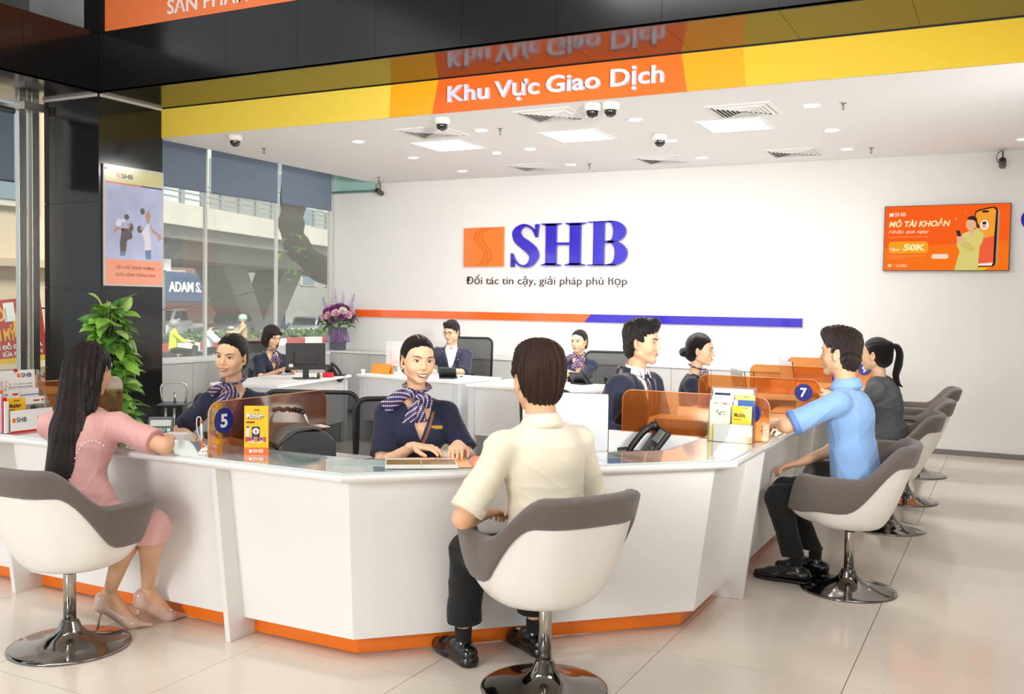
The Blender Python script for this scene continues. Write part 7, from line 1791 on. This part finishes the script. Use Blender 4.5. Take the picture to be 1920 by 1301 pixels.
# cars
def car(lab, loc, rz, colr, s=1.0, suv=0):
    t = thing('car', lab, 'car', loc, rz); t.scale = (s, s, s); m = mat('car_'+colr[1:], colr, .25, coat=.6); g = mat('car_glass', '#2e363a', .08)
    h = .12 if suv else 0
    body = [(-2.15, .28), (2.1, .26), (2.2, .55), (2.1, .78+h), (1.25, .92+h), (-2.05, .95+h), (-2.2, .6)]
    cabin = [(1.15, .92+h), (.45, 1.40+h*1.6), (-1.35, 1.43+h*1.8), (-2.02, .95+h)]
    MB().prism(body, -.86, .86, axis='y').build('body_shell', m, t, bev=.08); MB().prism(cabin, -.74, .74, axis='y').build('roof', m, t, bev=.10)
    for s_ in (-1, 1):
        MB().prism([(.92, .96+h), (.38, 1.33+h*1.6), (-.30, 1.35+h*1.6), (-.30, .96+h)], s_*.745-.01, s_*.745+.01, axis='y').build('side_window', g, t)
        MB().prism([(-.38, .96+h), (-.38, 1.35+h*1.6), (-1.25, 1.35+h*1.6), (-1.72, .98+h)], s_*.745-.01, s_*.745+.01, axis='y').build('side_window', g, t)
        MB().lathe([(.31, -.1), (.33, -.06), (.33, .06), (.31, .1)], 20, M=Matrix.Translation((1.35, s_*.80, .32)) @ Matrix.Rotation(PI/2, 4, 'X')).build('wheel', BLK, t, True)
        MB().lathe([(.31, -.1), (.33, -.06), (.33, .06), (.31, .1)], 20, M=Matrix.Translation((-1.35, s_*.80, .32)) @ Matrix.Rotation(PI/2, 4, 'X')).build('wheel', BLK, t, True)
        MB().sphere((2.12, s_*.62, .66), (.08, .18, .09), 10, 6).build('headlight', mat('lamp_glass', '#e8eaea', .1), t, True); MB().sphere((.75, s_*.95, 1.0+h), (.08, .10, .07), 10, 6).build('mirror', m, t, True)
    MB().hexa([(1.10, -.66, .97+h), (1.10, .66, .97+h), (1.16, .66, .97+h), (1.16, -.66, .97+h), (.46, -.6, 1.36+h*1.6), (.46, .6, 1.36+h*1.6), (.52, .6, 1.36+h*1.6), (.52, -.6, 1.36+h*1.6)]).build('windscreen', g, t)
    box('number_plate', 2.2, 2.23, -.25, .25, .42, .54, PAPER, t); return t
car('white car seen through the left pane behind the hedge', (-36.6, 34.2, GZ-.25), math.radians(-60), '#d9dadb', 1.0, 1)
car('dark grey car close behind the white one on the street', (-37.6, 39.8, GZ-.25), math.radians(-62), '#70757a')
car('silver car seen right, between the flyover pier and the bouquet', (-38.2, 47.0, GZ-.5), math.radians(-60), '#c2c6c9')
car('small dark car partly hidden by the flyover pier', (-39.6, 43.0, GZ-.5), math.radians(-60), '#565b60')
# riders
def rider(lab, loc, rz, shirt, extra, helm, bike='#35363a'):
    t = thing('person', lab, 'person', loc, rz)
    f = Field((-.35, -.45, .0), (.35, .75, 1.75), .022)
    f.ell((0, .02, 1.56), (.085, .10, .12), 0); f.cap((0, 0, 1.32), (0, .01, 1.46), .05, .05, .02)
    for s_ in (-1, 1):
        f.cap((s_*.09, -.03, .85), (s_*.12, .42, .80), .085, .065, .03); f.cap((s_*.12, .42, .80), (s_*.13, .36, .38), .06, .045, .02); f.cap((s_*.13, .36, .38), (s_*.13, .50, .33), .045, .035, .02)
        f.cap((s_*.18, 0, 1.30), (s_*.22, .22, 1.10), .05, .042, .02); f.cap((s_*.22, .22, 1.10), (s_*.24, .50, 1.10), .042, .03, .02)
    V, F = f.net(); net_obj('body', V, F, SKM, t)
    f = Field((-.32, -.25, .70), (.32, .40, 1.50), .022); f.cap((0, -.04, .90), (0, .0, 1.26), .155, .165, .04, sq=((0, 1, 0), .75))
    for s_ in (-1, 1): f.cap((s_*.17, 0, 1.30), (s_*.22, .22, 1.10), .065, .06, .04)
    V, F = f.net(); net_obj('shirt', V, F, shirt, t)
    f = Field((-.3, -.25, .3), (.3, .6, 1.0), .022)
    for s_ in (-1, 1): f.cap((s_*.09, -.03, .84), (s_*.12, .42, .80), .10, .078, .03); f.cap((s_*.12, .42, .80), (s_*.13, .37, .45), .072, .06, .02)
    V, F = f.net(); net_obj('trousers', V, F, BLKT, t); MB().sphere((0, 0, 1.60), (.13, .15, .13), 16, 10).build('helmet', helm, t, True)
    if extra: MB().tube([(0, -.10, 1.60), (0, -.15, 1.4), (0, -.14, 1.2)], [.06, .07, .03], 8).build('hair', HBRN, t, True)
    b = thing('motorbike', 'dark motorbike under the '+lab.split(' riding')[0], 'motorbike', loc, rz); bm = mat('bike_'+bike[1:], bike, .3)
    for y in (-.62, .68): MB().tube([(0, y+.27*math.cos(a), .29+.27*math.sin(a)) for a in np.linspace(0, 2*PI, 25)], .045, 8).build('wheel', BLK, b, True)
    MB().prism([(-.85, .55), (-.75, .80), (.05, .78), (.15, .45), (.35, .45), (.55, 1.0), (.68, .95), (.55, .30), (-.3, .25)], -.10, .10, axis='x').build('fairing', bm, b, bev=.03)
    MB().tube([(-.32, .45, 1.08), (0, .58, 1.02), (.32, .45, 1.08)], .018, 8).build('handlebar', bm, b, True); MB().sphere((0, -.86, .65), (.07, .04, .05), 8, 6).build('tail_lamp', KR, b, True)
rider('rider in a bright green vest riding past the left window', (-21.4, 20.4, GZ-.45), math.radians(-32), mat('hi_vis', '#c6e03a', .7), 0, mat('helmet_grey', '#8f8a86', .3))
rider('rider in a white shirt with long hair riding past the left window', (-20.9, 21.3, GZ-.45), math.radians(-60), mat('rider_white', '#d9d9de', .8), 1, HBRN)
rider('rider in a tan jacket with a pale green helmet riding behind the bob-haired clerk', (-23.6, 25.6, GZ-.35), math.radians(150), mat('rider_tan', '#b89a72', .8), 0, mat('helmet_green', '#a9cfb8', .3))
# street tree
BARK = mat('bark', '#4a453a', .95, bump=.8, bscale=4, var=.3, vscale=2)
t = thing('street_tree', 'bent grey-brown street tree trunk with sparse leaves outside the right pane', 'tree', (-10.5, 14.6, GZ))
def TP(x, y, z): return (x+10.5, y-14.6, z-GZ)
MB().tube(smooth_path([TP(-9.9, 14.9, -.3), TP(-9.95, 14.6, .9), TP(-10.25, 14.1, 1.75), TP(-10.75, 13.65, 2.05), TP(-11.15, 13.45, 2.45), TP(-11.25, 13.40, 2.85), TP(-11.25, 13.45, 3.3), TP(-11.3, 13.5, 4.6)], 6), [.22+.02*math.sin(i*1.1) for i in range(43)], 12).build('trunk', BARK, t, True)
MB().tube(smooth_path([TP(-10.7, 13.7, 2.0), TP(-10.35, 13.75, 1.78), TP(-10.0, 14.3, 1.9), TP(-9.7, 14.9, 2.4)], 5), .10, 10).build('branch', BARK, t, True)
sl = leaf_mesh('leaf', .11, .06, LEAF[1]); sl.parent = t
for i in range(70):
    o = sl if i == 0 else sl.copy()
    if i: COL.objects.link(o)
    c = [(-10.2, 14.0, 2.75), (-11.0, 13.35, 2.35), (-10.0, 14.4, 2.6), (-11.1, 13.4, 2.05)][i % 4]; d = rr.normal(size=3)*.13
    o.matrix_local = Matrix.Translation(TP(c[0]+d[0], c[1]+d[1], c[2]+d[2])) @ Matrix.Rotation(rr.uniform(0, 6), 4, 'Z') @ Matrix.Rotation(rr.uniform(-1, 1), 4, 'X')
t = thing('lamp_post', 'slim grey lamp post standing beyond the left tall pane', 'lamp post', (-33, 30.8, GZ)); MB().tube([(0, 0, 0), (0, 0, 5.5)], .13, 10).build('post', RAIL, t, True); MB().box(-.3, .3, -.2, .2, 3.1, 3.6).build('sign_box', PAPER, t)
MB_w = MB(); MB_w.tube(smooth_path([(-13, 9.5, 1.35), (-12.6, 11.2, 1.28), (-12.0, 13.0, 1.6), (-11.1, 14.2, 2.2)], 8), .012, 5)
tag(MB_w.build('overhead_cable', BLK, None, True), 'thin dark cable sagging across the street behind the panes', 'cable')
# wall and banner outside at the far left
t = building('beige plastered building right outside the far left window', -19, -13.4, 4.5, 10.4, 7, mat('plaster_beige', '#cdbb9c', .85, var=.06, vscale=1), 1, 3)
box('ledge', 2.8, 3.0, -2.95, 2.95, 2.3, 2.42, mat('ledge_beige', '#bcab8c', .8), t); box('recess', 2.79, 2.83, -2.2, 1.5, 1.95, 2.2, mat('recess_brown', '#8d7c60', .8), t)
t = thing('street_banner', 'red street stall banner with yellow and white lettering outside the far left window', 'banner', (-12.08, 8.72, 1.06), math.radians(38)); t.rotation_euler = (0, math.radians(-7), math.radians(38)); t.scale = (.62, 1, .92)
RB = mat('banner_red', '#b8322c', .6); YB_ = mat('banner_yellow', '#f2c02e', .6)
box('banner_cloth', -1.15, .55, 0, .02, -.50, .45, RB, t); box('banner_foot', -1.15, .55, -.004, 0, -.50, -.42, YB_, t); MB().prism([(-.06, .36), (.12, .05), (.0, -.12), (-.06, -.12)], -.004, 0, axis='y').build('banner_arrow', YB_, t)
def bt(body, x, z, w, h, m, k=1): text_mesh('banner_text', body, m, frame((x, -.004-.002*k, z), (1, 0, 0), (0, 0, 1)), w, h, .002, .03, t)
bt('XÔI', -.55, .13, .38, .24, YB_); bt('BÁNH MỲ', -.78, -.16, .74, .24, YB_); bt('CHÈ ĐỖ ĐEN - TRÀ', -.62, -.29, 1.10, .10, PAPER); bt('SỮA ĐẬU NÀNH', -.36, -.41, .82, .10, PAPER)
box('paper_note', -.22, .0, -.008, -.004, .12, .40, PAPER, t)
for i, s_ in enumerate(('HỦ', 'PHỞ', 'THỊT', 'ÚP T', 'BÚN')): bt(s_, .18, .34-i*.105, .22, .075, YB_)
tag(box('wall_lettering_board', -.6, .9, 0, .02, -.28, .0, mat('plaster_beige', '#cdbb9c', .85, var=.06, vscale=1)), 'faded beige board with brown capitals under the red street banner', 'sign'); wl = bpy.data.objects['wall_lettering_board']; wl.location = (-12.25, 8.72, .50); wl.rotation_euler = (0, math.radians(-5), math.radians(38))
text_mesh('board_text', 'BÁNH CUỐN NÓNG', mat('brown_letters', '#8a4a38', .7), frame((-.45, -.004, -.16), (1, 0, 0), (0, 0, 1)), 1.2, .12, .003, .02, wl)

# ================================================================ GROUPS OF REPEATED THINGS
GROUPS = {'downlight': 'recessed downlights in the white ceiling', 'ceiling_light': 'square ceiling light panels', 'air_vent': 'square ceiling air vents', 'dome_camera': 'dome cameras on the ceiling',
          'sprinkler': 'ceiling sprinklers', 'bullet_camera': 'bullet cameras by the back wall', 'roller_blind': 'grey-blue roller blinds', 'tub_chair': 'customer tub chairs', 'office_chair': 'staff office chairs',
          'low_cabinet': 'low storage cabinets', 'office_desk': 'back office desks', 'counter_divider': 'numbered acrylic dividers on the counter', 'desk_phone': 'black desk phones', 'car': 'cars on the street',
          'building': 'buildings across the street', 'leaflet_holder': 'leaflet racks on the counter', 'pedestal_board': 'upright boards under the dividers', 'monitor': 'computer screens of the staff',
          'strapping_machine': 'banknote strapping machines', 'motorbike': 'motorbikes on the street', 'printer': 'printers on the staff worktop', 'staff_worktop': 'staff work surfaces'}
for o in list(bpy.data.objects):
    if o.parent is None and o.get('category'):
        b_ = o.name.split('.')[0]
        if b_ in GROUPS: o['group'] = GROUPS[b_]
        elif b_ == 'person':
            l_ = o['label']; o['group'] = 'motorbike riders' if 'riding' in l_ else 'customers at the counter' if ('polo' in l_ or 'pink' in l_ or 'ponytail' in l_) else 'bank staff'
